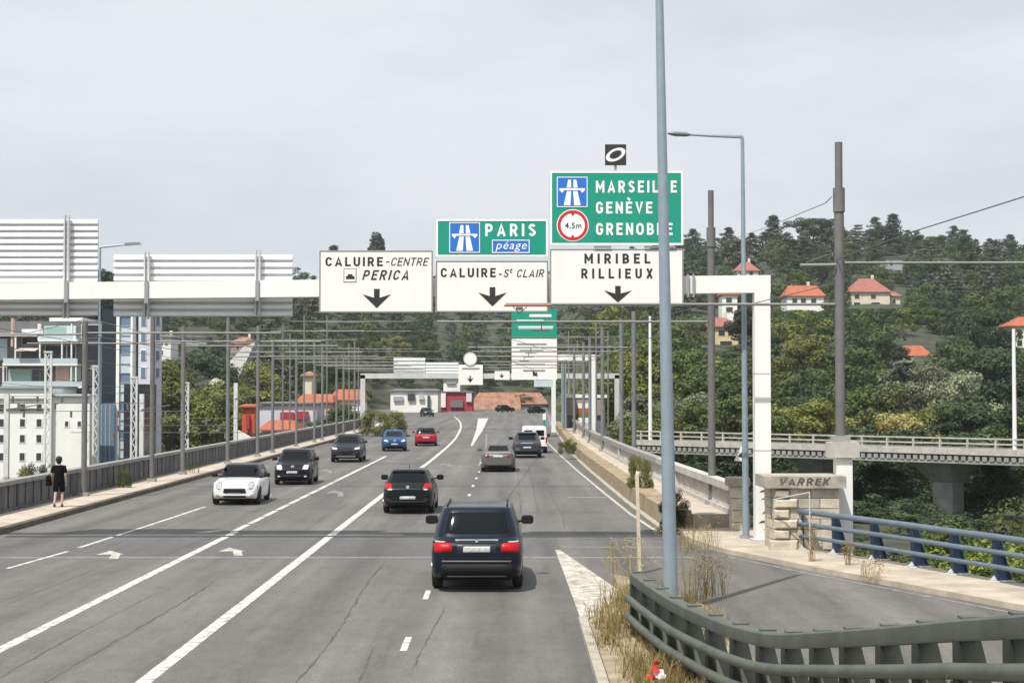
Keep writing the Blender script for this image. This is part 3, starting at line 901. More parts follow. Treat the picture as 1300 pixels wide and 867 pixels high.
class Face:
    """a flat board facing the camera at distance D; pixel boxes become metres on it"""
    def __init__(s, D): s.D = D
    def x(s, px): return at(px, 400, s.D).x
    def z(s, py): return at(650, py, s.D).z
    def poly(s, pts, name, m, parent, lift, th=0.004):
        g = MB().prism([(s.x(a), s.z(b)) for a, b in pts], s.D - lift - th, s.D - lift)
        return put(name, g, m, parent)
    def rect(s, x0, x1, y0, y1, name, m, parent, lift, th=0.004):
        return s.poly([(x0, y1), (x1, y1), (x1, y0), (x0, y0)], name, m, parent, lift, th)
    def frame(s, x0, x1, y0, y1, wd, name, m, parent, lift, th=0.004):
        g = MB()
        X0, X1, Z0, Z1, W_ = s.x(x0), s.x(x1), s.z(y1), s.z(y0), wd * s.D / F
        a, b = s.D - lift - th, s.D - lift
        g.box(X0, X1, a, b, Z0, Z0 + W_); g.box(X0, X1, a, b, Z1 - W_, Z1)
        g.box(X0, X0 + W_, a, b, Z0 + W_, Z1 - W_); g.box(X1 - W_, X1, a, b, Z0 + W_, Z1 - W_)
        return put(name, g, m, parent)
    def text(s, t, x0, x1, y0, y1, m, parent, lift=0.001, **k):
        return text_obj(t, s.x(x0), s.x(x1), s.z(y1), s.z(y0), s.D - lift, m, parent, **k)
    def disc(s, cx, cy, r, name, m, parent, lift, th=0.004, n=32, ratio=1.0, rot=0.0, r_in=0.0):
        pts = []
        for k in range(n):
            a = 2 * math.pi * k / n
            u, v = r * math.cos(a), r * ratio * math.sin(a)
            pts.append((u * math.cos(rot) - v * math.sin(rot), u * math.sin(rot) + v * math.cos(rot)))
        if not r_in:
            return s.poly([(cx + u, cy - v) for u, v in pts], name, m, parent, lift, th)
        g = MB()
        a, b = s.D - lift - th, s.D - lift
        vs = []
        for y in (a, b):
            for f_ in (1.0, r_in):
                vs += [(s.x(cx + u * f_), y, s.z(cy - v * f_)) for u, v in pts]
        fs = []
        for k in range(n):
            j = (k + 1) % n
            fs += [(k, j, n + j, n + k), (2 * n + k, 3 * n + k, 3 * n + j, 2 * n + j), (k, 2 * n + k, 2 * n + j, j), (n + k, n + j, 3 * n + j, 3 * n + k)]
        g.add(vs, fs)
        return put(name, g, m, parent)
    def motorway(s, x0, x1, y0, y1, parent, lift):
        sy = s.rect(x0, x1, y0, y1, 'motorway_symbol', 'sign_blue', parent, lift)
        q = lambda u, v: (x0 + u * (x1 - x0), y0 + v * (y1 - y0))
        l2 = lift + 0.005
        s.frame(x0 + .3, x1 - .3, y0 + .3, y1 - .3, 1.0, 'symbol_border', 'sign_letter_white', sy, l2)
        for mir in (0, 1):
            f = (lambda u: 1 - u) if mir else (lambda u: u)
            s.poly([q(f(.33), .47), q(f(.47), .47), q(f(.44), .93), q(f(.23), .93)], 'carriageway', 'sign_letter_white', sy, l2)
            s.poly([q(f(.37), .10), q(f(.46), .10), q(f(.465), .36), q(f(.32), .36)], 'carriageway', 'sign_letter_white', sy, l2)
        s.poly([q(.09, .38), q(.91, .38), q(.91, .44), q(.82, .53), q(.76, .44), q(.24, .44), q(.18, .53), q(.09, .44)], 'bridge_mark', 'sign_letter_white', sy, l2)
    def down_arrow(s, cx, y0, y1, w_, parent, lift):
        h = y1 - y0
        s.poly([(cx - w_ * .10, y0), (cx + w_ * .10, y0), (cx + w_ * .10, y0 + h * .46), (cx + w_ * .5, y0 + h * .28), (cx, y1), (cx - w_ * .5, y0 + h * .28), (cx - w_ * .10, y0 + h * .46)], 'arrow', 'sign_black', parent, lift)


# ------------------------------------------------------------------ road sign lettering drawn with even strokes
def arc(cx, cy, rx, ry, a0, a1, n=10):
    return [(cx + rx * math.cos(math.radians(a0 + (a1 - a0) * k / n)), cy + ry * math.sin(math.radians(a0 + (a1 - a0) * k / n))) for k in range(n + 1)]
def glyph(ch, s):
    """centre lines of one capital in a box 1 high; returns (width, strokes)"""
    a = s / 2; w_ = 0.62; m_ = 1 - a; rr = 0.24
    r_ = w_ - a
    if ch == 'I': return s, [[(a, 0), (a, 1)]]
    if ch == 'L': return .54, [[(a, 1), (a, a), (.54, a)]]
    if ch == 'T': return .6, [[(0, m_), (.6, m_)], [(.3, m_), (.3, 0)]]
    if ch == 'E': return .56, [[(a, 0), (a, 1)], [(a, m_), (.56, m_)], [(a, a), (.56, a)], [(a, .52), (.50, .52)]]
    if ch == 'N': return .64, [[(a, 0), (a, 1)], [(.64 - a, 0), (.64 - a, 1)], [(a, m_), (.64 - a, a)]]
    if ch == 'M': return .78, [[(a, 0), (a, 1)], [(.78 - a, 0), (.78 - a, 1)], [(a, m_), (.39, .34), (.78 - a, m_)]]
    if ch == 'A': return .70, [[(a * .9, 0), (.35, m_), (.70 - a * .9, 0)], [(.14, .27), (.56, .27)]]
    if ch == 'V': return .68, [[(a * .9, 1), (.34, a), (.68 - a * .9, 1)]]
    if ch == 'K': return .64, [[(a, 0), (a, 1)], [(a, .42), (.62 - a, 1)], [(.24, .58), (.64 - a, 0)]]
    if ch == 'X': return .64, [[(a, 0), (.64 - a, 1)], [(a, 1), (.64 - a, 0)]]
    if ch == 'U': return w_, [[(a, 1)] + arc(w_ / 2, a + rr, w_ / 2 - a, rr, 180, 360) + [(r_, 1)]]
    if ch == 'O': return .66, [arc(.33, 1 - a - .27, .33 - a, .27, 0, 180) + arc(.33, a + .27, .33 - a, .27, 180, 360) + [(.66 - a, 1 - a - .27)]]
    if ch == 'C': return w_, [arc(w_ / 2, 1 - a - .27, w_ / 2 - a, .27, 12, 180) + arc(w_ / 2, a + .27, w_ / 2 - a, .27, 180, 348)]
    if ch == 'G': return .64, [arc(.32, 1 - a - .27, .32 - a, .27, 15, 180) + arc(.32, a + .27, .32 - a, .27, 180, 360) + [(.64 - a, .46), (.36, .46)]]
    if ch == 'S': return .58, [arc(.29, 1 - a - .21, .29 - a, .21, 20, 180) + arc(.29, .51, .0, 0.0, 0, 1, 1)[:0] + [(a + .03, .66), (.29, .52), (.58 - a - .03, .38)] + list(reversed(arc(.29, a + .21, .29 - a, .21, 200, 360)))]
    if ch == 'P': return .6, [[(a, 0), (a, 1)], [(a, m_), (.2, m_)] + arc(.60 - a - .20, m_ - .235, .20, .235, 90, -90) + [(a, m_ - .47)]]
    if ch == 'R': return .62, [[(a, 0), (a, 1)], [(a, m_), (.2, m_)] + arc(.60 - a - .20, m_ - .225, .20, .225, 90, -90) + [(a, m_ - .45)], [(.30, m_ - .45), (.62 - a * .8, 0)]]
    if ch == 'B': return .62, [[(a, 0), (a, 1)], [(a, m_), (.2, m_)] + arc(.58 - a - .19, m_ - .21, .19, .21, 90, -90) + [(a, m_ - .42)], [(.2, m_ - .42)] + arc(.62 - a - .21, (m_ - .42 + a) / 2, .21, (m_ - .42 - a) / 2, 90, -90) + [(a, a)]]
    return .3, []
def ribbon2d(pts, s):
    L_, R_ = [], []
    for i, p in enumerate(pts):
        p = Vector(p)
        d0 = (p - Vector(pts[i - 1])).normalized() if i else None
        d1 = (Vector(pts[i + 1]) - p).normalized() if i < len(pts) - 1 else None
        if d0 is None: d0 = d1
        if d1 is None: d1 = d0
        n0, n1 = Vector((-d0.y, d0.x)), Vector((-d1.y, d1.x))
        m_ = (n0 + n1)
        m_ = m_.normalized() if m_.length > 1e-4 else n0
        k = min(1.6, 1 / max(.35, m_.dot(n0)))
        L_.append(p + m_ * s / 2 * k); R_.append(p - m_ * s / 2 * k)
    return L_, R_
def sign_text(fc, s, x0, x1, y0, y1, m, parent, lift=0.002, stroke=0.165, gap=0.2, shear=0.0, name='lettering', rough=0.0):
    """letters of the word fill the pixel box on the board fc"""
    X0, X1, Z0, Z1 = fc.x(x0), fc.x(x1), fc.z(y1), fc.z(y0)
    total = sum(glyph('E' if c == 'È' else c, stroke)[0] for c in s) + gap * (len(s) - 1) + shear
    kx, kz = (X1 - X0) / total, Z1 - Z0
    g = MB(); cx = 0.0; layer = 0
    for c in s:
        w_, st = glyph('E' if c == 'È' else c, stroke)
        if c == 'È': st = st + [[(.14, 1.32), (.38, 1.12)]]
        for line in st:
            if rough: line = [(p[0] + rng.uniform(-rough, rough), p[1] + rng.uniform(-rough, rough)) for p in line]
            L_, R_ = ribbon2d(line, stroke)
            yy = fc.D - lift - 0.002 - 0.0009 * (layer % 5); layer += 1
            conv = lambda p: (X0 + (cx + p.x + shear * p.y) * kx, yy, Z0 + p.y * kz)
            g.sheet([[conv(a), conv(b)] for a, b in zip(L_, R_)])
        cx += w_ + gap
    return put(name, g, m, parent)

# ------------------------------------------------------------------ first sign gantry
DG = 43.0
ga = thing('sign_gantry', 'white steel portal gantry spanning the bridge with its big direction signs', 'gantry', (6.65, DG, 0.1))
xl, xr_ = -17.6, at(977, 400, DG).x
zl = (at(0, 381, DG).z, at(0, 360, DG).z); zr = (at(975, 372, DG).z, at(975, 350, DG).z)
s_ = (zr[0] - zl[0]) / (xr_ - at(0, 381, DG).x)
zl = tuple(z + s_ * (xl - at(0, 381, DG).x) for z in zl)
put('beam', MB().hexa([(xl, DG - 0.2, zl[0]), (xr_, DG - 0.2, zr[0]), (xr_, DG + 0.2, zr[0]), (xl, DG + 0.2, zl[0]), (xl, DG - 0.2, zl[1]), (xr_, DG - 0.2, zr[1]), (xr_, DG + 0.2, zr[1]), (xl, DG + 0.2, zl[1])]), 'white_steel', ga)
put('leg', MB().box(at(957, 500, DG).x, at(977, 500, DG).x, DG - 0.203, DG + 0.203, 0.05, zr[0] + 0.01), 'white_steel', ga)
put('leg', MB().box(xl, xl + 0.42, DG - 0.203, DG + 0.203, -1.0, zl[0] + 0.01), 'white_steel', ga)
put('base_plate', MB().box(6.35, 6.95, DG - 0.35, DG + 0.35, 0.06, 0.16), 'foot_plate', ga)
g = MB()
for px in (871, 878):
    g.box(at(px, 400, DG).x, at(px, 400, DG).x + .05, DG - 0.28, DG - 0.2, at(px, 378, DG).z, at(px, 349, DG).z)
put('clamp', g, 'post_steel', ga)
fD = Face(DG)
for zz in (475, 572):
    put('joint_band', MB().box(at(957, 500, DG).x - .006, at(977, 500, DG).x + .006, DG - 0.209, DG + 0.209, fD.z(zz) , fD.z(zz) + 0.03), 'panel_grey', ga)
# backs of the signs that face the other way, behind the beam, and the posts that carry them
def sign_back(x0, x1, y0, y1, label, nslat):
    D = DG + 0.42
    f = Face(D)
    t = thing('reversed_sign', label, 'road sign', ((f.x(x0) + f.x(x1)) / 2, D, f.z(y1)))
    Z0, Z1 = f.z(y1), f.z(y0)
    put('sheet', MB().box(f.x(x0), f.x(x1), D + 0.05, D + 0.07, Z0, Z1), 'panel_grey', t)
    h = (Z1 - Z0) / nslat
    for k in range(nslat):
        za = Z0 + k * h
        g = MB().prism([(0.0, za + 0.015), (-0.06, za + 0.03), (-0.06, za + h * 0.62), (0.0, za + h * 0.80)], f.x(x0), f.x(x1))
        g.v = [(v[1], D + 0.045 + v[0], v[2]) for v in g.v]
        put('rib', g, 'panel_steel', t)
sign_back(-58, 123.5, 277, 401, 'tall white ribbed back of a sign at the left end of the gantry', 15)
sign_back(144, 371, 322, 402, 'long low white ribbed back of a sign on the gantry beam', 9)
for px, y0, y1 in ((84, 274, 404), (186, 320, 405), (327, 318, 402), (-30, 274, 404)):
    f = Face(DG + 0.32)
    g = MB()
    for dx in (-3.2, 1.6):
        g.box(f.x(px + dx), f.x(px + dx + 2.0), DG + 0.23, DG + 0.36, f.z(y1), f.z(y0))
    put('sign_post', g, 'panel_grey', ga)
    f = Face(DG - 0.25)
    put('bracket', MB().box(f.x(px - 3.0), f.x(px + 1.6), DG - 0.25, DG - 0.201, f.z(y1 - 20), f.z(356)), 'post_steel', ga)

DS = DG - 0.36
fs = Face(DS)
def board(label, x0, x1, y0, y1, m, border):
    t = thing('direction_sign', label, 'road sign', ((fs.x(x0) + fs.x(x1)) / 2, DS, fs.z(y1)))
    put('panel', MB().box(fs.x(x0), fs.x(x1), DS, DS + 0.05, fs.z(y1), fs.z(y0)), m, t)
    fs.frame(x0 + .2, x1 - .2, y0 + .2, y1 - .2, 1.6 if border == 'sign_frame' else 2.6, 'border', border, t, 0.002)
    g = MB()
    for u in (0.25, 0.75):
        xx = fs.x(x0 + (x1 - x0) * u)
        g.box(xx - .05, xx + .05, DS + .051, DS + .156, fs.z(y1) + .1, fs.z(y0) - .1)
    put('support', g, 'post_steel', t)
    return t
t = board('white CALUIRE CENTRE and PERICA sign with a black arrow, leftmost on the gantry', 405, 549.5, 318, 397, 'sign_white', 'sign_frame')
sign_text(fs, 'CALUIRE', 413, 486, 326.5, 338, 'sign_black', t, stroke=.19, gap=.26)
fs.rect(490, 494, 332, 333.4, 'hyphen', 'sign_black', t, 0.002)
sign_text(fs, 'CENTRE', 495.5, 545, 327.2, 337.6, 'sign_black', t, stroke=.13, gap=.17, shear=.25)
ic = fs.rect(436, 452.5, 341, 358.6, 'car_symbol', 'sign_frame', t, 0.002)
fs.rect(437, 451.5, 342, 357.6, 'symbol_field', 'sign_white', ic, 0.0065)
fs.poly([(439, 354.5), (450, 354.5), (450, 351), (447.8, 350.5), (446.8, 348.2), (442, 348.2), (441, 350.5), (439, 351)], 'symbol_car', 'sign_black', ic, 0.011)
sign_text(fs, 'PERICA', 459.5, 521.5, 343, 355.4, 'sign_black', t, stroke=.17, gap=.26, shear=.27)
fs.down_arrow(478.3, 366.8, 391.2, 36, t, 0.002)
t = board('green motorway sign reading PARIS with a blue péage plate', 553, 696, 278, 326.5, 'sign_green', 'sign_letter_white')
fs.motorway(570, 609.6, 282.2, 321.4, t, 0.006)
sign_text(fs, 'PARIS', 616, 680.2, 284.3, 300, 'sign_letter_white', t, stroke=.19, gap=.34)
pg = fs.rect(624, 673, 304, 321.9, 'toll_plate', 'sign_blue', t, 0.002)
fs.frame(624.6, 672.4, 304.6, 321.3, 1.1, 'plate_border', 'sign_letter_white', pg, 0.007)
fs.text('péage', 629, 669, 306.6, 319.8, 'sign_letter_white', pg, shear=0.25, bold=0.0, lift=0.007)
t = board('white CALUIRE ST CLAIR sign with a black arrow under the PARIS sign', 553, 696, 331, 396.5, 'sign_white', 'sign_frame')
sign_text(fs, 'CALUIRE', 559.5, 629.5, 340.4, 352, 'sign_black', t, stroke=.19, gap=.26)
fs.rect(633.2, 637, 347.6, 349, 'hyphen', 'sign_black', t, 0.002)
sign_text(fs, 'S', 638.6, 647.4, 342, 352, 'sign_black', t, stroke=.14, shear=.25)
fs.text('t', 647.4, 650.6, 340.8, 346.5, 'sign_black', t, shear=0.2, bold=0.006, lift=0.002)
sign_text(fs, 'CLAIR', 655.5, 692, 342, 352, 'sign_black', t, stroke=.14, gap=.2, shear=.25)
fs.down_arrow(625.2, 364.6, 389, 36, t, 0.002)
t = board('tall green motorway sign listing MARSEILLE, GENÈVE and GRENOBLE', 698, 868, 217, 311.5, 'sign_green', 'sign_letter_white')
fs.motorway(706.8, 746.4, 224.5, 263.6, t, 0.006)
rs = fs.disc(727.2, 286.3, 20.4, 'height_limit_disc', 'sign_letter_white', t, 0.002)
fs.disc(727.2, 286.3, 19.3, 'red_ring', 'sign_red', rs, 0.007, r_in=0.8)
for sg in (-1, 1):
    fs.poly([(724, 286.3 + sg * 16), (730.4, 286.3 + sg * 16), (727.2, 286.3 + sg * 11.6)], 'limit_mark', 'sign_red', rs, 0.0075)
fs.text('4,5m', 717.4, 738.2, 282.8, 291.4, 'sign_black', rs, bold=0.01, lift=0.0075)
sign_text(fs, 'MARSEILLE', 756.8, 859.8, 229.6, 244.8, 'sign_letter_white', t, stroke=.19, gap=.3)
sign_text(fs, 'GENÈVE', 756.8, 828.6, 256.3, 271.3, 'sign_letter_white', t, stroke=.19, gap=.28)
sign_text(fs, 'GRENOBLE', 756.8, 854.2, 283.2, 298.5, 'sign_letter_white', t, stroke=.19, gap=.28)
t = board('white MIRIBEL and RILLIEUX sign with a black arrow', 698, 868, 316, 388.5, 'sign_white', 'sign_frame')
sign_text(fs, 'MIRIBEL', 742, 826, 322, 334.6, 'sign_black', t, stroke=.2, gap=.42)
sign_text(fs, 'RILLIEUX', 738, 829, 341, 353.6, 'sign_black', t, stroke=.2, gap=.42)
fs.down_arrow(784.5, 363, 384, 35, t, 0.002)
em = thing('ring_road_sign', 'small square black sign with a tilted white ring above the green signs', 'road sign', (fs.x(782), DS, fs.z(209)))
put('panel', MB().box(fs.x(768.5), fs.x(795.5), DS, DS + 0.04, fs.z(210), fs.z(183.5)), 'sign_black', em)
fs.disc(782, 196.6, 13.3, 'ring', 'sign_white', em, 0.002, ratio=0.56, rot=0.45, r_in=0.62)
put('support', MB().box(fs.x(780.5), fs.x(783.5), DS + 0.041, DS + 0.08, fs.z(225), fs.z(187)), 'post_steel', em)
for px0, px1 in ((754, 776), (818, 858)):
    put('sign_light', MB().box(fs.x(px0), fs.x(px1), DS - 0.05, DS - 0.004, fs.z(315), fs.z(312.6)), 'sign_frame', ga)

# ------------------------------------------------------------------ lamp posts
def lamp(label, px, py, zb, top_px, top_py, arm_to, r0, lean=True):
    b = gnd(px, py, zb)
    t = thing('street_lamp', label, 'street lamp', b)
    tpv = at(top_px, top_py, b.y)
    pts = [b + (tpv - b) * k for k in (0, 0.02, 0.25, 0.5, 0.75, 1.0)]
    g = MB().tube(pts, [r0, r0, r0 * .88, r0 * .76, r0 * .64, r0 * .5], 16)
    put('post', g, 'lamp_steel', t, smooth=50)
    put('base_flange', MB().tube([b + Vector((0, 0, -.03)), b + Vector((0, 0, .05))], r0 * 1.8, 12), 'post_steel', t, smooth=40)
    if arm_to:
        e = at(arm_to[0], arm_to[1], b.y)
        g = MB().tube([tpv + Vector((0, 0, -.05)), tpv + Vector((0, 0, 0.02)), tpv + (e - tpv) * 0.6, e], [r0 * .5, r0 * .5, r0 * .38, r0 * .33], 10)
        put('arm', g, 'lamp_steel', t, smooth=50)
        d = (e - tpv).normalized()
        h = MB()
        L = 0.62
        up = Vector((0, 0, 1)); sd_ = Vector((0, 1, 0))
        pr = [(0, .05, .03), (.12, .09, .06), (.42, .12, .07), (.62, .07, .025)]
        rows_ = []
        for u, wd, ht in pr:
            c = e + d * (u - 0.1)
            rows_.append([c + sd_ * wd * math.cos(a) + up * ht * math.sin(a) for a in [2 * math.pi * k / 10 for k in range(11)]])
        h.sheet(rows_)
        h.add([rows_[0][k] for k in range(10)], [tuple(range(10))]); h.add([rows_[-1][k] for k in range(10)], [tuple(range(10))])
        put('lamp_head', h, 'lamp_head', t, smooth=60)
    return t
lamp('tall blue grey lamp post rising out of the weedy island, nearest the camera', 851.5, 768, 0.15, 836, -60, None, 0.135)
lamp('blue grey street lamp with a long thin arm beside the white gantry leg', 947, 682, 0.14, 942.5, 175, (872, 171), 0.095)
f58 = Face(95.0)
bl_ = thing('street_lamp', 'street lamp whose head shows beside the left sign backs', 'street lamp', (f58.x(126.5), 95, terrain(f58.x(126.5), 95)))
put('post', MB().tube([(f58.x(126.5), 95, terrain(f58.x(126.5), 95)), (f58.x(126.5), 95, f58.z(314))], [0.085, 0.06], 12), 'lamp_steel', bl_, smooth=50)
put('arm', MB().tube([(f58.x(126.5), 95, f58.z(314)), (f58.x(160), 95, f58.z(310.5))], [0.06, 0.045], 8), 'lamp_steel', bl_, smooth=50)
put('lamp_head', MB().hexa([(f58.x(158), 94.85, f58.z(312)), (f58.x(179), 94.9, f58.z(310.5)), (f58.x(179), 95.1, f58.z(310.5)), (f58.x(158), 95.15, f58.z(312)), (f58.x(158), 94.87, f58.z(308.5)), (f58.x(176), 94.92, f58.z(307.5)), (f58.x(176), 95.08, f58.z(307.5)), (f58.x(158), 95.13, f58.z(308.5))]), 'lamp_head', bl_)

# ------------------------------------------------------------------ trolley poles with arms
def trolley_pole(label, x, D, zb, ztop, arms, r=0.11, m='pole_grey', sleeve=None, group=None, head=True):
    t = thing('trolley_pole', label, 'pole', (x, D, zb), group=group)
    zs = sleeve if sleeve else zb + (ztop - zb) * 0.72
    put('shaft', MB().tube([(x, D, zb), (x, D, zs)], r, 10), m, t, smooth=50)
    if head:
        put('upper_shaft', MB().tube([(x, D, zs - .3), (x, D, ztop)], r * 0.78, 10), m, t, smooth=50)
        put('collar', MB().tube([(x, D, zs - .6), (x, D, zs + .02)], r * 1.22, 10), m, t, smooth=50)
    put('foot', MB().box(x - r * 1.7, x + r * 1.7, D - r * 1.7, D + r * 1.7, zb - 0.02, zb + 0.14), 'grey_concrete', t)
    for (xa, za, ins) in arms:
        sg = 1 if xa > x else -1
        a_o = put('arm', MB().tube([(x + sg * r, D - r * .3, za), (xa, D - r * .3, za)], 0.036, 8), 'arm_steel', t, smooth=50)
        g = MB().tube([(x + sg * r * .6, D, za + 0.55), (x + sg * min(2.2, abs(xa - x) * .4), D - r * .3, za + .03)], 0.012, 5)
        put('stay', g, 'wire', a_o)
        for fr in ((0.62, 0.86) if ins else ()):
            xx = x + (xa - x) * fr
            put('hanger', MB().tube([(xx, D - r * .3, za - .02), (xx, D - r * .3, za - .28)], 0.02, 5).box(xx - .28, xx + .28, D - r * .3 - .02, D - r * .3 + .02, za - .31, za - .27), 'wire', a_o)
    return t
D1 = 41.55
x1063 = at(1067, 560, D1).x
zt_ = at(1062, 181, D1).z
tpn = trolley_pole('tallest grey trolley pole on a white plinth behind the stone pier', x1063, D1, at(1067, 560, D1).z, zt_,
                   [(at(642, 387, D1).x, at(642, 386.5, D1).z, False), (at(1380, 334, D1).x, at(1300, 334, D1).z, False)], r=0.125, sleeve=at(1062, 240, D1).z)
f1 = Face(D1)
put('arm', MB().tube([(f1.x(1015), D1 - .14, f1.z(337.5)), (f1.x(1060), D1 - .14, f1.z(337))], 0.045, 8), 'arm_steel', tpn, smooth=50)
put('stay', MB().tube([(f1.x(1022), D1 - .14, f1.z(334)), (f1.x(1062), D1, f1.z(320))], 0.015, 6), 'wire', tpn)
put('plinth', MB().box(f1.x(1059), f1.x(1079), D1 - .2, D1 + .25, -4.8, f1.z(581)), 'white_steel', tpn)
put('plinth_cap', MB().box(f1.x(1050), f1.x(1087), D1 - .3, D1 + .35, f1.z(580.5), f1.z(561)), 'pale_concrete', tpn)
put('insulator', MB().tube([(f1.x(640), D1 - .06, f1.z(388.2)), (f1.x(700), D1 - .06, f1.z(388.2))], 0.026, 8), 'insulator', tpn, smooth=50)
for px in (655, 712, 752):
    put('fitting', MB().box(f1.x(px), f1.x(px + 9), D1 - .1, D1 - .02, f1.z(394), f1.z(390)).tube([(f1.x(px - 4), D1 - .06, f1.z(389)), (f1.x(px + 4), D1 - .06, f1.z(398)), (f1.x(px + 14), D1 - .06, f1.z(390))], 0.012, 5), 'wire', tpn)
trolley_pole('grey trolley pole with a darker sleeve standing on the right walkway', at(904, 650, 51.5).x, 51.5, 0.47, at(900, 242, 51.5).z,
             [(at(555, 409, 51.5).x, at(600, 408.5, 51.5).z, True)], r=0.12, sleeve=at(900, 290, 51.5).z)
AL = 6.3
rp_ = [(805, 80.0), (789, 88.0), (765, 99.0), (749, 116.0), (741, 128.0), (729, 143.0), (716, 158.0)]
nm_r = ['second', 'third', 'fourth', 'fifth', 'sixth', 'seventh', 'eighth']
for (px, D), nm in zip(rp_, nm_r):
    x = at(px, 560, D).x
    trolley_pole('grey trolley pole on the right walkway, %s from the gantry leg' % nm, x, D, 0.47, 8.1, [(-2.2 + cshift(D), AL, D < 100)], r=0.12, m='pole_far', group='trolley poles on the right', head=False, sleeve=8.1)
lp = [(107, 61.0, 6.75), (193, 71.0, 8.0), (232, 77.5, 7.25), (289, 89.0, 8.2), (327, 99.5, 8.2), (346, 105.8, 7.4), (376, 118, 8.0), (399, 128.5, 8.4), (409, 134, 8.2), (427, 145, 7.4), (436, 151, 7.8), (450, 161, 9.2)]
nm_l = ['first', 'second', 'third', 'fourth', 'fifth', 'sixth', 'seventh', 'eighth', 'ninth', 'tenth', 'eleventh', 'twelfth']
for i, ((px, D, zt2), nm) in enumerate(zip(lp, nm_l)):
    x = at(px, 560, D).x
    arms = [(x + 7.4, AL, D < 100)]
    if i in (0, 2, 5):
        arms.append((x - (7.5 if i < 3 else 3.0), AL + (0.12 if i else -0.05), False))
    trolley_pole('slim grey trolley pole on the left sidewalk, %s counting from the walker' % nm, x, D, 0.155, zt2, arms, r=0.105 if i < 5 else 0.10, m='pole_grey' if i < 2 else 'pole_far', group='trolley poles on the left', head=False, sleeve=zt2)
for i, (px, D, py) in enumerate(((359, 150, 412), (368, 168, 424), (386, 150, 400), (415, 172, 402), (443, 178, 436), (455, 196, 440), (722, 175, 420), (733, 186, 432), (757, 150, 408), (772, 165, 420))):
    x = at(px, 500, D).x
    t = thing('line_mast', 'very thin distant overhead line mast %s' % ('left of the road' if px < 600 else 'right of the road'), 'pole', (x, D, 0 if D > 170 else 0.2), group='distant line masts')
    zb = 0.15 if -16 < x < 6.5 else terrain(x, D) - .1
    put('shaft', MB().tube([(x, D, zb), (x, D, at(px, py, D).z)], 0.085, 6), 'pole_far', t)
    sg = 1 if px < 600 else -1
    for q in (0.6, 1.5):
        zz = at(px, py, D).z - q
        put('cross_arm', MB().tube([(x - sg * 1.2, D, zz), (x + sg * (4 + 3 * (i % 3)), D, zz)], 0.03, 5), 'arm_steel', t)
# contact wires carried by the arms
def cable(label, pts, r=0.012):
    o = put('overhead_wire', MB().tube(pts, r, 5), 'wire')
    return tag(o, label, 'wire', 'overhead wires')
for x, side, wh in ((-1.5, 'right', 'outer'), (-0.9, 'right', 'inner'), (-9.6, 'left', 'inner'), (-9.0, 'left', 'outer')):
    D0 = 51.5 if side == 'right' else 61
    cable('thin dark %s trolley wire of the pair strung along the %s poles' % (wh, side), [(x + cshift(D) * 1.0, D, AL - 0.3 - 0.05 * math.sin((D - D0) * 0.3)) for D in [D0 + 4 * k for k in range(0, 26)]], 0.009)
for k, (pa, ya, Da, pb, yb, Db) in enumerate(((0, 417, 62, 330, 470, 180), (0, 440, 90, 300, 480, 190), (110, 425, 61, 430, 474, 185), (560, 420, 52, 690, 474, 182), (860, 415, 52, 712, 470, 175), (640, 428, 80, 742, 452, 130), (0, 470, 112, 240, 500, 130), (0, 486, 112, 300, 507, 140))):
    cable('fine overhead wire in the tangle on the %s side' % ('left' if pb < 500 else 'right'), [at(pa, ya, Da), at((pa + pb) / 2, (ya + yb) / 2 + 3, 2 / (1 / Da + 1 / Db)), at(pb, yb, Db)], 0.016)
cable('dark cable running down from the upper right to the tallest trolley pole', [at(1062, 332, D1 - .1) + Vector((0, 0, 0.05)), at(1160, 294, 36), at(1300, 250, 30), at(1500, 180, 25)], 0.014)
cable('thin cable from the tallest trolley pole to the distant hillside', [at(1056, 250, D1), at(1048, 258, D1 + 1), at(980, 286, 70), at(880, 322, 140)], 0.012)

# ------------------------------------------------------------------ viaduct on the right
DV = lambda px: 105 + (1300 - px) / 430 * 20
va, vb = at(808, 500, 128), at(1420, 500, 99.5)
va.z = vb.z = 0
vd = (vb - va).normalized(); vn = Vector((-vd.y, vd.x, 0))
if vn.y > 0: vn = -vn        # toward the camera
VL = (vb - va).length
vi = thing('viaduct', 'low grey concrete viaduct crossing behind the balustrade with a steel rail', 'viaduct', va)
def vbox(t0, t1, n0, n1, z0, z1):
    c = lambda t, n, z: va + vd * t + vn * n + Vector((0, 0, z))
    return MB().hexa([c(t0, n1, z0), c(t1, n1, z0), c(t1, n0, z0), c(t0, n0, z0), c(t0, n1, z1), c(t1, n1, z1), c(t1, n0, z1), c(t0, n0, z1)])
put('deck', vbox(0, VL, -6, 0, -0.45, 0.28), 'dark_concrete', vi)
put('edge_beam', vbox(0, VL, 0.002, 0.22, -0.02, 0.40), 'pale_concrete', vi)
g = MB(); t = 0.2
while t < VL - .3:
    b_ = vbox(t, t + 0.32, 0.003, 0.16, -0.42, -0.12); g.add(b_.v, b_.f); t += 0.52
cb = put('corbel_course', g, 'grey_concrete', vi); cb['kind'] = 'stuff'
put('lower_beam', vbox(0, VL, 0.004, 0.10, -0.62, -0.44), 'grey_concrete', vi)
for zz in (1.06, 0.72):
    put('rail', vbox(0, VL, 0.06, 0.14, zz - .05, zz + .05), 'pale_concrete', vi)
pm = None
t = 0.5
while t < VL:
    put('rail_post', vbox(t, t + 0.12, 0.02, 0.16, 0.405, 1.12), 'pale_concrete', vi); t += 2.05
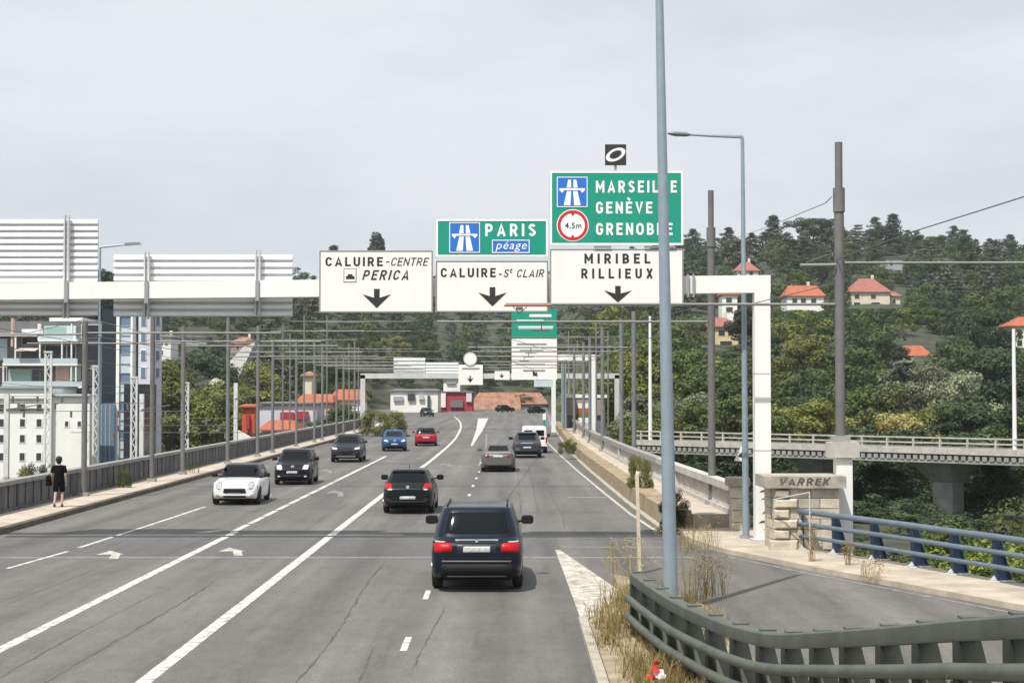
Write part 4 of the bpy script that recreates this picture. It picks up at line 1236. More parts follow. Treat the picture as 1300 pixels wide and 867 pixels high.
for px in (1186, 905, 1415):
    tt = (at(px, 600, 110) - va).dot(vd)
    c = lambda tq, n, z: va + vd * tq + vn * n + Vector((0, 0, z))
    tt = min(max(tt, 2), VL - 1.5)
    put('pier_column', vbox(tt - 0.75, tt + 0.75, -3.6, -2.1, -5.0, -2.0), 'grey_concrete', vi)
    put('pier_head', MB().hexa([c(tt - .78, -2.0, -2.0), c(tt + .78, -2.0, -2.0), c(tt + .78, -3.7, -2.0), c(tt - .78, -3.7, -2.0), c(tt - 1.6, -0.5, -.63), c(tt + 1.6, -0.5, -.63), c(tt + 1.6, -5, -.63), c(tt - 1.6, -5, -.63)]), 'grey_concrete', vi)
put('white_mast', MB().tube([va + vd * ((at(826, 500, 127) - va).dot(vd)) + Vector((0, 0, 0.4)), va + vd * ((at(826, 500, 127) - va).dot(vd)) + Vector((0, 0, 10.1))], [0.16, 0.10], 10), 'white_steel', vi, smooth=50)
tm_ = (at(1297, 500, 105.2) - va).dot(vd)
put('mast', MB().tube([va + vd * tm_ + Vector((0, 0, 0.4)), va + vd * tm_ + Vector((0, 0, 8.2))], [0.15, 0.11], 8), 'white_steel', vi, smooth=50)
# small sign near the lamp
sg_ = thing('arrow_plate', 'small white plate with a dark arrow beside the lamp post', 'sign', at(938, 585, 46.9))
f47 = Face(46.0)
f47.poly([(931, 585), (946, 585), (946, 563), (940, 566)], 'plate', 'sign_white', sg_, 0, 0.02)
f47.poly([(936, 579), (943, 582), (943, 571)], 'mark', 'sign_black', sg_, 0.021, 0.004)
put('stem', MB().tube([(f47.x(944), 46.03, 1.62), (f47.x(944), 46.03, f47.z(570))], 0.03, 8), 'post_steel', sg_)

# ------------------------------------------------------------------ far gantries and signs
D2 = 182.0
f2 = Face(D2)
g2 = thing('sign_gantry', 'distant white portal gantry over the road beyond the bridge', 'gantry', (f2.x(461), D2, 0))
for px in (461, 783):
    put('leg', MB().box(f2.x(px - 3), f2.x(px + 3), D2 - .25, D2 + .25, -0.3 if px < 700 else -3, f2.z(476)), 'far_steel', g2)
put('beam', MB().box(f2.x(458), f2.x(786), D2 - .25, D2 + .25, f2.z(480.5), f2.z(474)), 'far_steel', g2)
f2b = Face(D2 + .6)
for (a, b, c, d, lb) in ((500, 540, 454, 478, 'distant grey sign back, left one on the far gantry'), (540.5, 582, 460, 478, 'distant lower grey sign back on the far gantry')):
    t = thing('reversed_sign', lb, 'road sign', (f2b.x(a), D2 + .6, f2b.z(d)))
    put('sheet', MB().box(f2b.x(a), f2b.x(b), D2 + .55, D2 + .62, f2b.z(d), f2b.z(c)), 'panel_grey', t)
    for k in range(5):
        zz = f2b.z(d) + (f2b.z(c) - f2b.z(d)) * (k + .5) / 5
        put('rib', MB().box(f2b.x(a), f2b.x(b), D2 + .49, D2 + .549, zz - .1, zz + .1), 'panel_steel', t)
f2c = Face(D2 - .4)
t = thing('direction_sign', 'small distant white sign with a down arrow on the far gantry', 'road sign', (f2c.x(598), D2 - .4, f2c.z(489)))
put('panel', MB().box(f2c.x(582), f2c.x(613), D2 - .4, D2 - .3, f2c.z(488.5), f2c.z(463)), 'sign_white', t)
f2c.down_arrow(597, 477, 486, 9, t, 0.01)
f2c.rect(587, 609, 467, 469, 'text_line', 'sign_frame', t, 0.01)
t = thing('round_sign', 'white round sign disc on top of the far gantry', 'road sign', (f2c.x(597), D2 - .4, f2c.z(464)))
f2c.disc(597, 455.5, 8.5, 'disc', 'sign_white', t, 0, 0.08)
f2c.disc(597, 455.5, 8.6, 'rim', 'panel_grey', t, 0.085, 0.01, r_in=0.86)
t = thing('direction_sign', 'little distant white sign hung right of the round sign', 'road sign', (f2c.x(637), D2 - .4, f2c.z(482)))
put('panel', MB().box(f2c.x(628), f2c.x(647), D2 - .4, D2 - .3, f2c.z(482), f2c.z(471)), 'sign_white', t)
f2c.down_arrow(637, 474, 480, 7, t, 0.01)
# cantilever with a tall sign
D3 = 150.0
f3 = Face(D3)
t = thing('cantilever_gantry', 'white cantilever mast carrying the tall distant green and white sign', 'gantry', (f3.x(754), D3, 0.2))
put('leg', MB().box(f3.x(750), f3.x(757), D3 + .2, D3 + .7, -1, f3.z(450)), 'white_steel', t)
put('arm', MB().box(f3.x(652), f3.x(757.5), D3 + .18, D3 + .72, f3.z(457.5), f3.z(450)), 'white_steel', t)
t = thing('direction_sign', 'distant green sign over white lane boards, partly hidden by the gantry signs', 'road sign', (f3.x(678), D3, f3.z(490)))
put('green_panel', MB().box(f3.x(649.5), f3.x(707), D3, D3 + .12, f3.z(429), f3.z(392)), 'sign_green', t)
put('white_panel', MB().box(f3.x(649.5), f3.x(707), D3, D3 + .12, f3.z(457), f3.z(430)), 'sign_white', t)
put('white_panel', MB().box(f3.x(649.5), f3.x(707), D3, D3 + .12, f3.z(482), f3.z(458)), 'sign_white', t)
for a, b, c in ((672, 700, 399), (656, 690, 406), (658, 702, 414)):
    f3.rect(a, b, c, c + 3.4, 'text_line', 'sign_letter_white', t, 0.01)
for a, b, c in ((656, 694, 436), (660, 690, 444), (655, 692, 461.5), (664, 692, 469.5)):
    f3.rect(a, b, c, c + 2, 'text_line', 'sign_frame', t, 0.01)
f3.poly([(676, 472), (678, 471), (680, 474), (681.5, 471.5), (682.5, 477.5), (676.5, 477)], 'arrow', 'sign_black', t, 0.01)
put('lower_panel', MB().box(f3.x(678), f3.x(702), D3, D3 + .12, f3.z(491), f3.z(482.5)), 'pale_glass', t)
t = thing('round_sign', 'red and white round speed sign on a white post by the far road', 'road sign', (f3.x(703), 168, 0))
f4 = Face(168)
put('post', MB().box(f4.x(700), f4.x(705.5), 168, 168.4, 0.0, f4.z(468)), 'white_steel', t)
f4.disc(702.5, 461.5, 6.2, 'disc', 'sign_letter_white', t, 0.0, 0.06)
f4.disc(702.5, 461.5, 6.2, 'red_ring', 'sign_red', t, 0.061, 0.02, r_in=0.74)
t = thing('green_post', 'slim green marker post at the far right roadside', 'post', gnd(691, 548))
f5 = Face(gnd(691, 548).y)
put('post', MB().box(f5.x(689.5), f5.x(692.5), f5.D, f5.D + .3, 0, f5.z(527)), 'sign_green', t)
put('top', MB().box(f5.x(689), f5.x(693), f5.D - .03, f5.D + .33, f5.z(533), f5.z(525)), 'sign_letter_white', t)
# ------------------------------------------------------------------ houses
CLEAR = []
def windows(par, spots, y, m='window_dark', frame='facade_white'):
    for (xa, xb, za, zb) in spots:
        fr = put('window', MB().box(xa - .12, xb + .12, y - 0.05, y - 0.002, za - .12, zb + .12), frame, par)
        put('pane', MB().box(xa, xb, y - 0.085, y - 0.051, za, zb), m, fr)
def house(label, px0, px1, pyb, pye, pyr, D, wall, roof, wins=(), dep=8.0, hip=0.35, drop=5.0, cat='house', chim=True, shut=None):
    f = Face(D)
    x0, x1, zb, ze, zr_ = f.x(px0), f.x(px1), f.z(pyb), f.z(pye), f.z(pyr)
    t = thing('house', label, cat, ((x0 + x1) / 2, D, zb))
    put('wall', MB().box(x0, x1, D, D + dep, zb - drop, ze), wall, t)
    o = 0.45; hp = hip * (x1 - x0)
    ov = 0.3
    r = MB().add([(x0 - o, D - o, ze - .1), (x1 + o, D - o, ze - .1), (x1 + o, D + dep + o, ze - .1), (x0 - o, D + dep + o, ze - .1), (x0 + hp, D + dep / 2, zr_), (x1 - hp, D + dep / 2, zr_),
                  (x0 - o, D - o, ze + .1), (x1 + o, D - o, ze + .1), (x1 + o, D + dep + o, ze + .1), (x0 - o, D + dep + o, ze + .1)],
                 [(0, 3, 2, 1), (0, 1, 7, 6), (1, 2, 8, 7), (2, 3, 9, 8), (3, 0, 6, 9), (6, 7, 5, 4), (8, 9, 4, 5), (7, 8, 5), (9, 6, 4)])
    ro = put('roof', r, roof, t)
    if chim:
        cx = x0 + (x1 - x0) * 0.68
        put('chimney', MB().box(cx - .3, cx + .3, D + dep * .55, D + dep * .55 + .6, zr_ - 1.0, zr_ + 0.9), 'facade_cream', ro)
    windows(t, [(f.x(a), f.x(b), f.z(d), f.z(c)) for a, b, c, d in wins], D, frame=shut or 'facade_cream')
    CLEAR.append((px0 - 2, px1 + 2, pyb - 2, D))
    return t
house('narrow yellow house with a red roof left of the white gantry leg', 899, 937, 446, 415, 402, 296, 'facade_yellow', 'roof_pinkish', [(912, 920, 419, 426), (924, 930, 419, 426), (914, 929, 433, 444)], dep=7)
house('white house with an arched gable above the yellow house', 917, 936, 402, 374, 366, 330, 'facade_white', 'roof_red', [(922, 929, 378, 384), (922, 930, 390, 396)], dep=6, chim=False)
house('small white house with a pink red roof behind the gantry corner', 935, 963, 352, 344, 331, 420, 'facade_white', 'roof_pinkish', [(940, 944, 345, 350), (952, 956, 345, 350)], dep=7)
house('white hillside house with a bright orange roof', 999, 1046, 394, 376, 361, 366, 'facade_white', 'roof_bright', [(1006, 1012, 379, 386), (1017, 1023, 379, 386), (1030, 1036, 379, 386)], dep=8, hip=0.12)
house('large cream house with a wide hipped red roof on the hillside', 1080, 1130, 392, 371, 352, 378, 'facade_cream', 'roof_pinkish', [(1084, 1092, 384, 390), (1106, 1117, 384, 390), (1085, 1091, 374, 379), (1106, 1112, 374, 379)], dep=9, hip=0.32)
house('low cream side wing of the large hipped house', 1131, 1143, 391, 376, 369, 379, 'facade_cream', 'roof_brown', [(1134, 1137, 380, 385)], dep=7, chim=False)
house('little orange roof peeping out of the trees below the cream house', 1146, 1180, 458, 452, 438, 280, 'facade_cream', 'roof_bright', [], dep=6, hip=0.15, chim=False)
house('white house with an orange roof at the right edge of the picture', 1285, 1330, 442, 414, 401, 300, 'facade_white', 'roof_bright', [(1291, 1297, 420, 427), (1291, 1297, 432, 439), (1303, 1309, 420, 427)], dep=8)
house('pale flat house half hidden among the dark cedars', 1125, 1146, 342, 327, 325, 470, 'facade_grey', 'roof_grey', [(1130, 1134, 331, 337)], dep=7, chim=False)
house('white villa on the left hillside behind the trolley poles', 201, 217, 456, 428, 424, 360, 'facade_white', 'roof_grey', [(204, 207, 433, 438), (210, 213, 433, 438), (204, 207, 445, 450)], dep=8)
house('brown house with a pale gable above the grey slope on the left', 293, 322, 450, 436, 427, 380, 'facade_brown', 'roof_brown', [(300, 304, 438, 443), (312, 316, 438, 443)], dep=8)
house('grey flat roofed house between trees on the left hillside', 222, 262, 437, 428, 426, 400, 'facade_grey', 'roof_grey', [(228, 234, 430, 435), (244, 250, 430, 435)], dep=8, chim=False)
house('pale cream house pair among trees behind the red roofs', 385, 396, 488, 477, 471, 262, 'facade_cream', 'roof_brown', [], dep=6, chim=False)
# grey concrete slope on the left hillside
f = Face(300)
o = tag(put('retaining_slope', MB().hexa([(f.x(264), 300, f.z(488)), (f.x(299), 300, f.z(488)), (f.x(299), 306, f.z(488)), (f.x(264), 306, f.z(488)), (f.x(284), 322, f.z(436)), (f.x(300), 322, f.z(430)), (f.x(300), 330, f.z(430)), (f.x(284), 330, f.z(436))]), 'grey_concrete'), 'steep grey concrete slope on the left hillside', 'slope')
CLEAR.append((262, 300, 486, 318))

# ------------------------------------------------------------------ town buildings on the left
Dw = 172.0
f = Face(Dw)
wb = thing('white_building', 'white rendered building with small square windows beyond the left parapet', 'building', (f.x(60), Dw, -6))
put('wall', MB().box(f.x(-70), f.x(66), Dw, Dw + 10, -6.5, f.z(493)), 'facade_white', wb)
put('wall', MB().box(f.x(66.2), f.x(113), Dw + .6, Dw + 4.2, -6.5, f.z(503)), 'facade_white', wb)
put('roof_edge', MB().box(f.x(-72), f.x(67), Dw - .3, Dw + 10.3, f.z(493) + .002, f.z(490)), 'facade_grey', wb)
put('roof_edge', MB().box(f.x(67.5), f.x(114), Dw + .2, Dw + 4.5, f.z(503) + .002, f.z(500)), 'pale_glass', wb)
sp = []
for row_ in (513, 532, 552, 575):
    for px in (4, 30, 51, -20, -45):
        sp.append((f.x(px - 3), f.x(px + 3), f.z(row_ + 9), f.z(row_)))
windows(wb, sp, Dw, frame='facade_white')
windows(wb, [(f.x(a), f.x(a + 4), f.z(b + 6), f.z(b)) for a, b in ((106, 574), (106, 552), (82, 535), (98, 535))], Dw + .6, frame='facade_white')
for zz, m_ in ((505, 'facade_grey'), (518, 'dark_concrete')):
    put('ledge', MB().box(f.x(-60), f.x(65), Dw - .25, Dw - .002, f.z(zz + 1.6), f.z(zz)), m_, wb)

Dm = 196.0
f = Face(Dm)
mb_ = thing('apartment_block', 'modern block with deep balconies, green glass and dark frames behind the white building', 'building', (f.x(60), Dm, -6))
put('wall', MB().box(f.x(-40), f.x(126), Dm + 1.6, Dm + 14, -6.5, f.z(407)), 'facade_block', mb_)
for (a, b, y0) in ((6, 108, 490), (6, 100, 461.5), (50, 100, 431), (-30, 50, 424)):
    put('balcony_slab', MB().box(f.x(a), f.x(b), Dm - .5, Dm + 1.598, f.z(y0 + 2.6), f.z(y0)), 'facade_white', mb_)
for (a, b, c, d, m_) in ((8, 36, 469, 489, 'green_glass'), (37, 47, 469, 489, 'window_dark'), (48, 60, 469, 489, 'window_dark'), (68, 84, 465, 488, 'facade_pink'), (85, 98, 465, 481, 'green_glass'), (22, 52, 445, 461, 'window_dark'),
                          (54, 80, 438, 460, 'tower_glass'), (82, 92, 438, 460, 'tower_glass'), (53, 80, 414, 430, 'green_glass'), (82, 92, 414, 430, 'pale_glass'), (24, 50, 418, 423, 'pale_glass'), (24, 50, 428, 437, 'tower_glass'),
                          (100, 124, 412, 428, 'tower_glass'), (102, 122, 436, 458, 'tower_glass'), (104, 122, 468, 488, 'window_dark'), (-20, 4, 430, 456, 'pale_glass'), (-20, 4, 466, 488, 'window_dark')):
    fr = put('window', MB().box(f.x(a - .7), f.x(b + .7), Dm + 1.42, Dm + 1.598, f.z(d + .7), f.z(c - .7)), 'facade_white', mb_)
    put('pane', MB().box(f.x(a), f.x(b), Dm + 1.37, Dm + 1.419, f.z(d), f.z(c)), m_, fr)
for px, c, d in ((21, 424, 461), (52, 411, 461), (92, 411, 490), (80, 431, 461), (98, 462, 490), (50, 411, 431), (6, 461, 490)):
    put('column', MB().box(f.x(px - .8), f.x(px + .8), Dm - .4, Dm - .1, f.z(d), f.z(c)), 'facade_white', mb_)
for (a, b, y0, y1) in ((6, 100, 455, 461.2), (6, 108, 484, 489.8), (52, 94, 425, 430.8)):
    put('balustrade', MB().box(f.x(a), f.x(b), Dm - .45, Dm - .41, f.z(y1), f.z(y0)), 'pale_glass', mb_)
put('awning', MB().hexa([(f.x(23), Dm - 1.2, f.z(446)), (f.x(49), Dm - 1.2, f.z(446)), (f.x(49), Dm + 1.3, f.z(441)), (f.x(23), Dm + 1.3, f.z(441)), (f.x(23), Dm - 1.2, f.z(445)), (f.x(49), Dm - 1.2, f.z(445)), (f.x(49), Dm + 1.3, f.z(440)), (f.x(23), Dm + 1.3, f.z(440))]), 'awning', mb_)
put('penthouse', MB().box(f.x(55), f.x(98), Dm + 2.5, Dm + 10, f.z(407) + .002, f.z(402)), 'facade_white', mb_)
put('red_pipe', MB().box(f.x(15), f.x(17.5), Dm - .3, Dm + 0.4, f.z(440), f.z(404)), 'facade_pink', mb_)

Dt = 180.0
f = Face(Dt)
tw = thing('glass_tower', 'dark and pale glass tower block with a blue glazed foot', 'building', (f.x(152), Dt, -6))
put('dark_core', MB().box(f.x(127), f.x(147.5), Dt + 1, Dt + 12, f.z(512), f.z(392)), 'tower_glass', tw)
put('pillar', MB().box(f.x(147.8), f.x(151.5), Dt, Dt + 1.5, -6.5, f.z(388)), 'facade_white', tw)
put('pillar', MB().box(f.x(166), f.x(168.6), Dt, Dt + 1.5, -6.5, f.z(388)), 'facade_white', tw)
fl = 390
while fl < 582:
    put('glass_band', MB().box(f.x(151.6), f.x(165.9), Dt + .3, Dt + 2.8, f.z(fl + 11), f.z(fl)), 'pale_glass' if (fl // 12) % 3 else 'blue_glass', tw)
    put('floor_edge', MB().box(f.x(151.6), f.x(165.9), Dt + .2, Dt + 2.8, f.z(fl + 12), f.z(fl + 11) - .002), 'facade_grey', tw)
    fl += 12
put('blue_foot', MB().box(f.x(126), f.x(147.6), Dt - .5, Dt + 2.8, -6.5, f.z(512) - .002), 'blue_glass', tw)
for k in range(1, 4):
    xx = f.x(126 + 5.4 * k)
    put('mullion', MB().box(xx - .06, xx + .06, Dt - .56, Dt - .502, -6, f.z(514)), 'facade_grey', tw)
Dl = 174.0
f = Face(Dl)
lb = thing('lilac_block', 'pale lilac apartment block with narrow blue windows beside the glass tower', 'building', (f.x(184), Dl, -6))
put('wall', MB().box(f.x(176), f.x(193), Dl, Dl + 5, -6.5, f.z(396)), 'facade_lilac', lb)
put('parapet', MB().box(f.x(176) - .15, f.x(193) + .15, Dl - .15, Dl + 5.15, f.z(396) + .002, f.z(393)), 'facade_white', lb)
xs_ = f.x(193)
for yy in (400, 422, 444, 466):
    fr = put('window', MB().box(f.x(179), f.x(186), Dl - .1, Dl - .002, f.z(yy + 13), f.z(yy)), 'facade_white', lb)
    put('pane', MB().box(f.x(179.7), f.x(185.3), Dl - .13, Dl - .101, f.z(yy + 12.3), f.z(yy + .7)), 'blue_glass', fr)
    fr = put('window', MB().box(xs_ + .002, xs_ + .1, Dl + 1.4, Dl + 3.4, f.z(yy + 13), f.z(yy)), 'facade_white', lb)
    put('pane', MB().box(xs_ + .101, xs_ + .13, Dl + 1.55, Dl + 3.25, f.z(yy + 12.3), f.z(yy + .7)), 'blue_glass', fr)
put('dark_annex', MB().box(f.x(175), f.x(200), Dl - 6, Dl - .3, -6.5, f.z(488)), 'tower_glass', lb)

# ------------------------------------------------------------------ low red roofed shops past the left end of the bridge
def shop(label, px0, px1, pyb, pye, pyr, D, wall, roof, bands=(), dep=10):
    t = house(label, px0, px1, pyb, pye, pyr, D, wall, roof, (), dep=dep, hip=0.05, drop=6, cat='building', chim=False)
    f = Face(D)
    for i, (a, b, c, d, m_) in enumerate(bands):
        put('shop_front', MB().box(f.x(a), f.x(b), D - .5 - .06 * i, D - .002, f.z(d), f.z(c)), m_, t)
    CLEAR.pop()
    return t
shop('orange red kiosk tower at the left end of the low shops', 308, 324, 560, 516, 513, 206, 'facade_orange', 'roof_bright', [(314, 318, 526, 544, 'crimson')], dep=4)
shop('low shop with a bright orange roof behind the parapet', 333, 372, 575, 546, 534, 200, 'facade_white', 'roof_bright', [(336, 350, 549, 556, 'window_dark')])
shop('grey blue hall with crimson awnings behind the orange roofed shop', 330, 402, 560, 512, 510, 226, 'facade_lilac', 'roof_grey', [(357, 374, 523, 534, 'crimson'), (376, 392, 522, 532, 'crimson')])
shop('red tiled house in the row of shops', 378, 420, 560, 511, 500, 245, 'facade_pink', 'roof_bright', [(396, 404, 520, 530, 'facade_white'), (384, 390, 516, 522, 'window_dark')])
shop('second red tiled house in the row of shops, nearest the far gantry', 421, 459, 560, 508, 494, 252, 'facade_white', 'roof_bright', [(428, 444, 516, 524, 'facade_orange'), (444, 456, 526, 532, 'facade_orange')])
f = Face(196)
o = tag(put('ramp_wall', MB().hexa([(f.x(303), 196, -6), (f.x(356), 190, -6), (f.x(356), 190.5, -6), (f.x(303), 196.5, -6), (f.x(303), 196, f.z(546)), (f.x(356), 190, f.z(569)), (f.x(356), 190.5, f.z(569)), (f.x(303), 196.5, f.z(546))]), 'facade_white'), 'bright white sloping wall in front of the orange roofs', 'wall')
# centre distance
shop('long white depot building left of the crimson hall', 496, 556, 522, 496, 493.5, 352, 'facade_white', 'roof_grey', [(500, 512, 503, 509, 'facade_grey'), (518, 527, 500, 508, 'window_dark'), (532, 538, 501, 507, 'panel_grey'), (543, 546, 502, 517, 'window_dark')], dep=14)
shop('crimson red hall at the end of the road', 559, 600, 518, 497.5, 496.5, 372, 'crimson', 'roof_grey', [(560, 566, 499, 517, 'facade_white'), (592, 599, 499, 510, 'facade_lilac'), (572, 588, 508, 517, 'roof_grey')], dep=12)
shop('white cube building above the crimson hall', 563, 584, 500, 482, 481, 396, 'facade_white', 'roof_grey', [(567, 579, 485, 487, 'facade_grey')], dep=10)
t = house('long low building with a broad terracotta roof at the end of the road', 600, 694, 524, 513, 498, 440, 'facade_grey', 'roof_brown', [], dep=14, hip=0.08, drop=3, cat='building', chim=False)
CLEAR.pop()
f = Face(424)
o = tag(put('earth_bank', MB().hexa([(f.x(570), 424, -1), (f.x(662), 424, -1), (f.x(662), 436, -1), (f.x(570), 436, -1), (f.x(574), 428, f.z(518)), (f.x(660), 428, f.z(503)), (f.x(660), 436, f.z(503)), (f.x(574), 436, f.z(516))]), 'roof_brown'), 'reddish brown bank rising to the right at the end of the road', 'bank')
# right far side: shop with coloured panel
Df = 168.0
f = Face(Df)
t = thing('roadside_shop', 'dark roadside shop with a red brown fascia and striped panel behind the right poles', 'building', (f.x(742), Df, -4.7))
put('wall', MB().box(f.x(718), f.x(768), Df, Df + 8, -5, f.z(501)), 'roof_grey', t)
put('fascia', MB().box(f.x(716), f.x(770), Df - .4, Df + 8.2, f.z(505), f.z(500.5)), 'facade_white', t)
put('brick_band', MB().box(f.x(720), f.x(764), Df - .3, Df - .002, f.z(527), f.z(506)), 'facade_brown', t)
for k, m_ in enumerate(('facade_white', 'facade_orange', 'leaf_bright', 'sign_letter_white', 'pale_glass')):
    put('panel_stripe', MB().box(f.x(733), f.x(748), Df - .6, Df - .301, f.z(512 + 6 * (k + 1)), f.z(512 + 6 * k) - .004), m_, t)
put('kiosk', MB().box(f.x(712), f.x(717.5), Df - 3, Df - 1, -1, f.z(462)), 'lamp_steel', t)
# pale wall and kerb left of the far gantry
o = struct('verge_kerb', MB().hexa([(-14.9, 196, -.1), (-14.5, 158, -.1), (-14.2, 158, -.1), (-14.55, 196, -.1), (-16.9, 204, .35), (-14.5, 158, .25), (-14.2, 158, .25), (-16.3, 204, .35)]), 'pale_concrete')

# ------------------------------------------------------------------ railway lattice masts beyond the left parapet
def lattice(label, px, py_top, D, wpx):
    f = Face(D)
    x, zt2, hw = f.x(px), f.z(py_top), wpx * D / F / 2
    zb = terrain(x, D) - .1
    t = thing('lattice_mast', label, 'mast', (x, D, zb), group='railway masts')
    for sx in (-1, 1):
        put('chord', MB().box(x + sx * hw - .07, x + sx * hw + .07, D - .07, D + .07, zb, zt2), 'lattice_white', t)
    n = int((zt2 - zb) / (hw * 2.2)); g = MB()
    for k in range(n):
        za, zb_ = zb + (zt2 - zb) * k / n, zb + (zt2 - zb) * (k + 1) / n
        s = 1 if k % 2 else -1
        g.bar((x - s * (hw - .07), D, za), (x + s * (hw - .07), D, zb_), 0.06, 0.09, up=(0, 1, 0))
    put('bracing', g, 'lattice_white', t)
    put('cap_plate', MB().box(x - hw - .1, x + hw + .1, D - .1, D + .1, zt2 + .002, zt2 + .12), 'lattice_white', t)
lattice('white lattice railway mast in front of the white building', 62, 448, 112, 7)
lattice('white lattice railway mast just right of the first trolley pole', 123, 466, 116, 7)
lattice('white lattice railway mast in front of the glass tower', 171, 480, 120, 6.5)
lattice('slim white lattice railway mast beside the third trolley pole', 237, 487, 130, 5.5)
for lb_, px, py, D in (('pale concrete railway mast near the fourth trolley pole', 300, 486, 140), ('pale concrete railway mast at the left picture edge', 10, 500, 110), ('thin pale railway mast beside the glass tower mast', 181, 500, 124)):
    f = Face(D); x = f.x(px)
    t = thing('railway_mast', lb_, 'mast', (x, D, terrain(x, D)), group='railway masts')
    put('shaft', MB().box(x - .16, x + .16, D - .16, D + .16, terrain(x, D) - .2, f.z(py)), 'lattice_white', t)
    put('bracket', MB().bar((x, D - .18, f.z(py + 20)), (x + 2.2, D - .18, f.z(py + 14)), 0.08, 0.08), 'pole_grey', t)
for i, (ya, pa, pb, D) in enumerate(((503, 0, 125, 112), (512, 0, 185, 116), (522, 0, 240, 120), (540, 128, 300, 128), (531, 190, 305, 132), (549, 120, 310, 126))):
    f = Face(D)
    t = thing('catenary_beam', 'dark horizontal railway catenary beam left of the bridge, %s from the top' % ['first', 'second', 'third', 'fifth', 'fourth', 'lowest'][i], 'beam', (f.x(pa), D, f.z(ya)), group='railway catenary')
    put('beam', MB().bar((f.x(pa - 30), D + .3, f.z(ya)), (f.x(pb), D + .3, f.z(ya)), 0.045, 0.05), 'pole_grey', t)
    for k in range(4):
        px = pa + (pb - pa) * (k + .5) / 4
        put('insulator', MB().tube([(f.x(px), D + .3, f.z(ya)), (f.x(px), D + .3, f.z(ya + 8))], 0.09, 6), 'pole_grey', t)

# ------------------------------------------------------------------ foliage
def cloud(clumps, per, size, seed, flat=1.0, up=0.25):
    r = np.random.RandomState(seed)
    P, N = [], []
    for (cx, cy, cz, rad, fl) in clumps:
        n = max(4, int(per * rad * rad))
        d = r.normal(size=(n, 3)); d /= np.linalg.norm(d, axis=1)[:, None]
        q = d * rad * (0.45 + 0.55 * np.sqrt(r.rand(n)))[:, None]
        q[:, 2] *= fl
        P.append(q + np.array([cx, cy, cz])); nn = d * 0.9 + r.normal(size=(n, 3)) * 0.42
        nn[:, 2] += up
        N.append(nn)
    P = np.concatenate(P); N = np.concatenate(N)
    N /= np.linalg.norm(N, axis=1)[:, None]
    a = np.cross(N, r.normal(size=N.shape)); a /= np.linalg.norm(a, axis=1)[:, None] + 1e-9
    b = np.cross(N, a)
    s = size * (0.55 + 0.9 * r.rand(len(P)))[:, None]
    k = (0.55 + 0.5 * r.rand(len(P)))[:, None]
    return np.stack([P - a * s - b * s * k * .4, P + a * s * .3 - b * s * k, P + a * s + b * s * k * .4, P - a * s * .3 + b * s * k], 1).astype(np.float32)
def quads_mesh(name, Q, mats, idx=None):
    n, k_ = Q.shape[:2]
    me = bpy.data.meshes.new(name)
    me.vertices.add(n * k_); me.vertices.foreach_set('co', Q.reshape(-1))
    me.loops.add(n * k_); me.loops.foreach_set('vertex_index', np.arange(n * k_, dtype=np.int32))
    me.polygons.add(n); me.polygons.foreach_set('loop_start', np.arange(0, n * k_, k_, dtype=np.int32))
    for m in mats: me.materials.append(MATS[m])
    if idx is not None: me.polygons.foreach_set('material_index', idx)
    me.update(calc_edges=True)
    return me
def broad(seed, rx=0.36, z0=0.16, n=46, per=3300, size=0.0125, rad=(0.07, 0.15)):
    r = random.Random(seed); cl = []
    ph = [r.uniform(0, 6.28) for _ in range(4)]
    for _ in range(n):
        u, a = r.uniform(-1, 1), r.uniform(0, 2 * math.pi)
        rr = r.uniform(0.35, 1.0) ** 0.5
        lob = 1 + 0.18 * math.sin(3 * a + ph[0]) + 0.12 * math.sin(2 * a + 4 * u + ph[1])
        h = math.sqrt(max(0, 1 - u * u))
        zz = z0 + (0.93 - z0) * (0.5 + 0.5 * u * rr)
        cl.append((rx * rr * h * lob * math.cos(a), rx * rr * h * lob * math.sin(a), zz, r.uniform(*rad), r.uniform(0.6, 0.9)))
    return cloud(cl, per * 6, size, seed)
def cedar(seed, per=17000, size=0.0115):
    r = random.Random(seed); cl = []
    for k in range(9):
        z = 0.2 + 0.76 * k / 8
        R = 0.42 * (1 - (k / 8) ** 1.6 * 0.8) * r.uniform(0.75, 1.1)
        for j in range(7 if k < 6 else 4):
            a = r.uniform(0, 6.28)
            for u in (0.35, 0.7, 1.0):
                cl.append((R * u * math.cos(a), R * u * math.sin(a), z + 0.02 * u + r.uniform(-.02, .02), r.uniform(.05, .085), 0.42))
    return cloud(cl, per, size, seed, up=0.6)
def conifer(seed, per=17000, size=0.0115, R0=0.24):
    r = random.Random(seed); cl = []
    for k in range(13):
        z = 0.12 + 0.86 * k / 12
        R = R0 * (1 - (k / 12.6) ** 2.2) ** 0.8 * r.uniform(0.65, 1.3)
        for j in range(6 if k < 9 else 3):
            a = r.uniform(0, 6.28)
            for u in (0.4, 0.95):
                cl.append((R * u * math.cos(a), R * u * math.sin(a), z - 0.03 * u, r.uniform(.05, .08), 0.7))
    return cloud(cl, per, size, seed, up=0.3)
def cypress(seed):
    r = random.Random(seed)
    return cloud([(r.uniform(-.012, .012), r.uniform(-.012, .012), z / 32, 0.085 * math.sin(math.pi * min(1, 0.22 + 0.78 * z / 33)) ** .6 + .022, 1.1) for z in range(2, 32)], 22000, 0.014, seed)
def shrubq(seed, n=50, per=80000, size=0.0125):
    r = random.Random(seed); cl = []
    for _ in range(n):
        a, rr = r.uniform(0, 6.28), r.random() ** .5
        cl.append((0.55 * rr * math.cos(a), 0.55 * rr * math.sin(a), r.uniform(0.12, 0.9) * (1 - .35 * rr), r.uniform(.10, .19), .85))
    return cloud(cl, per / 6, size, seed)
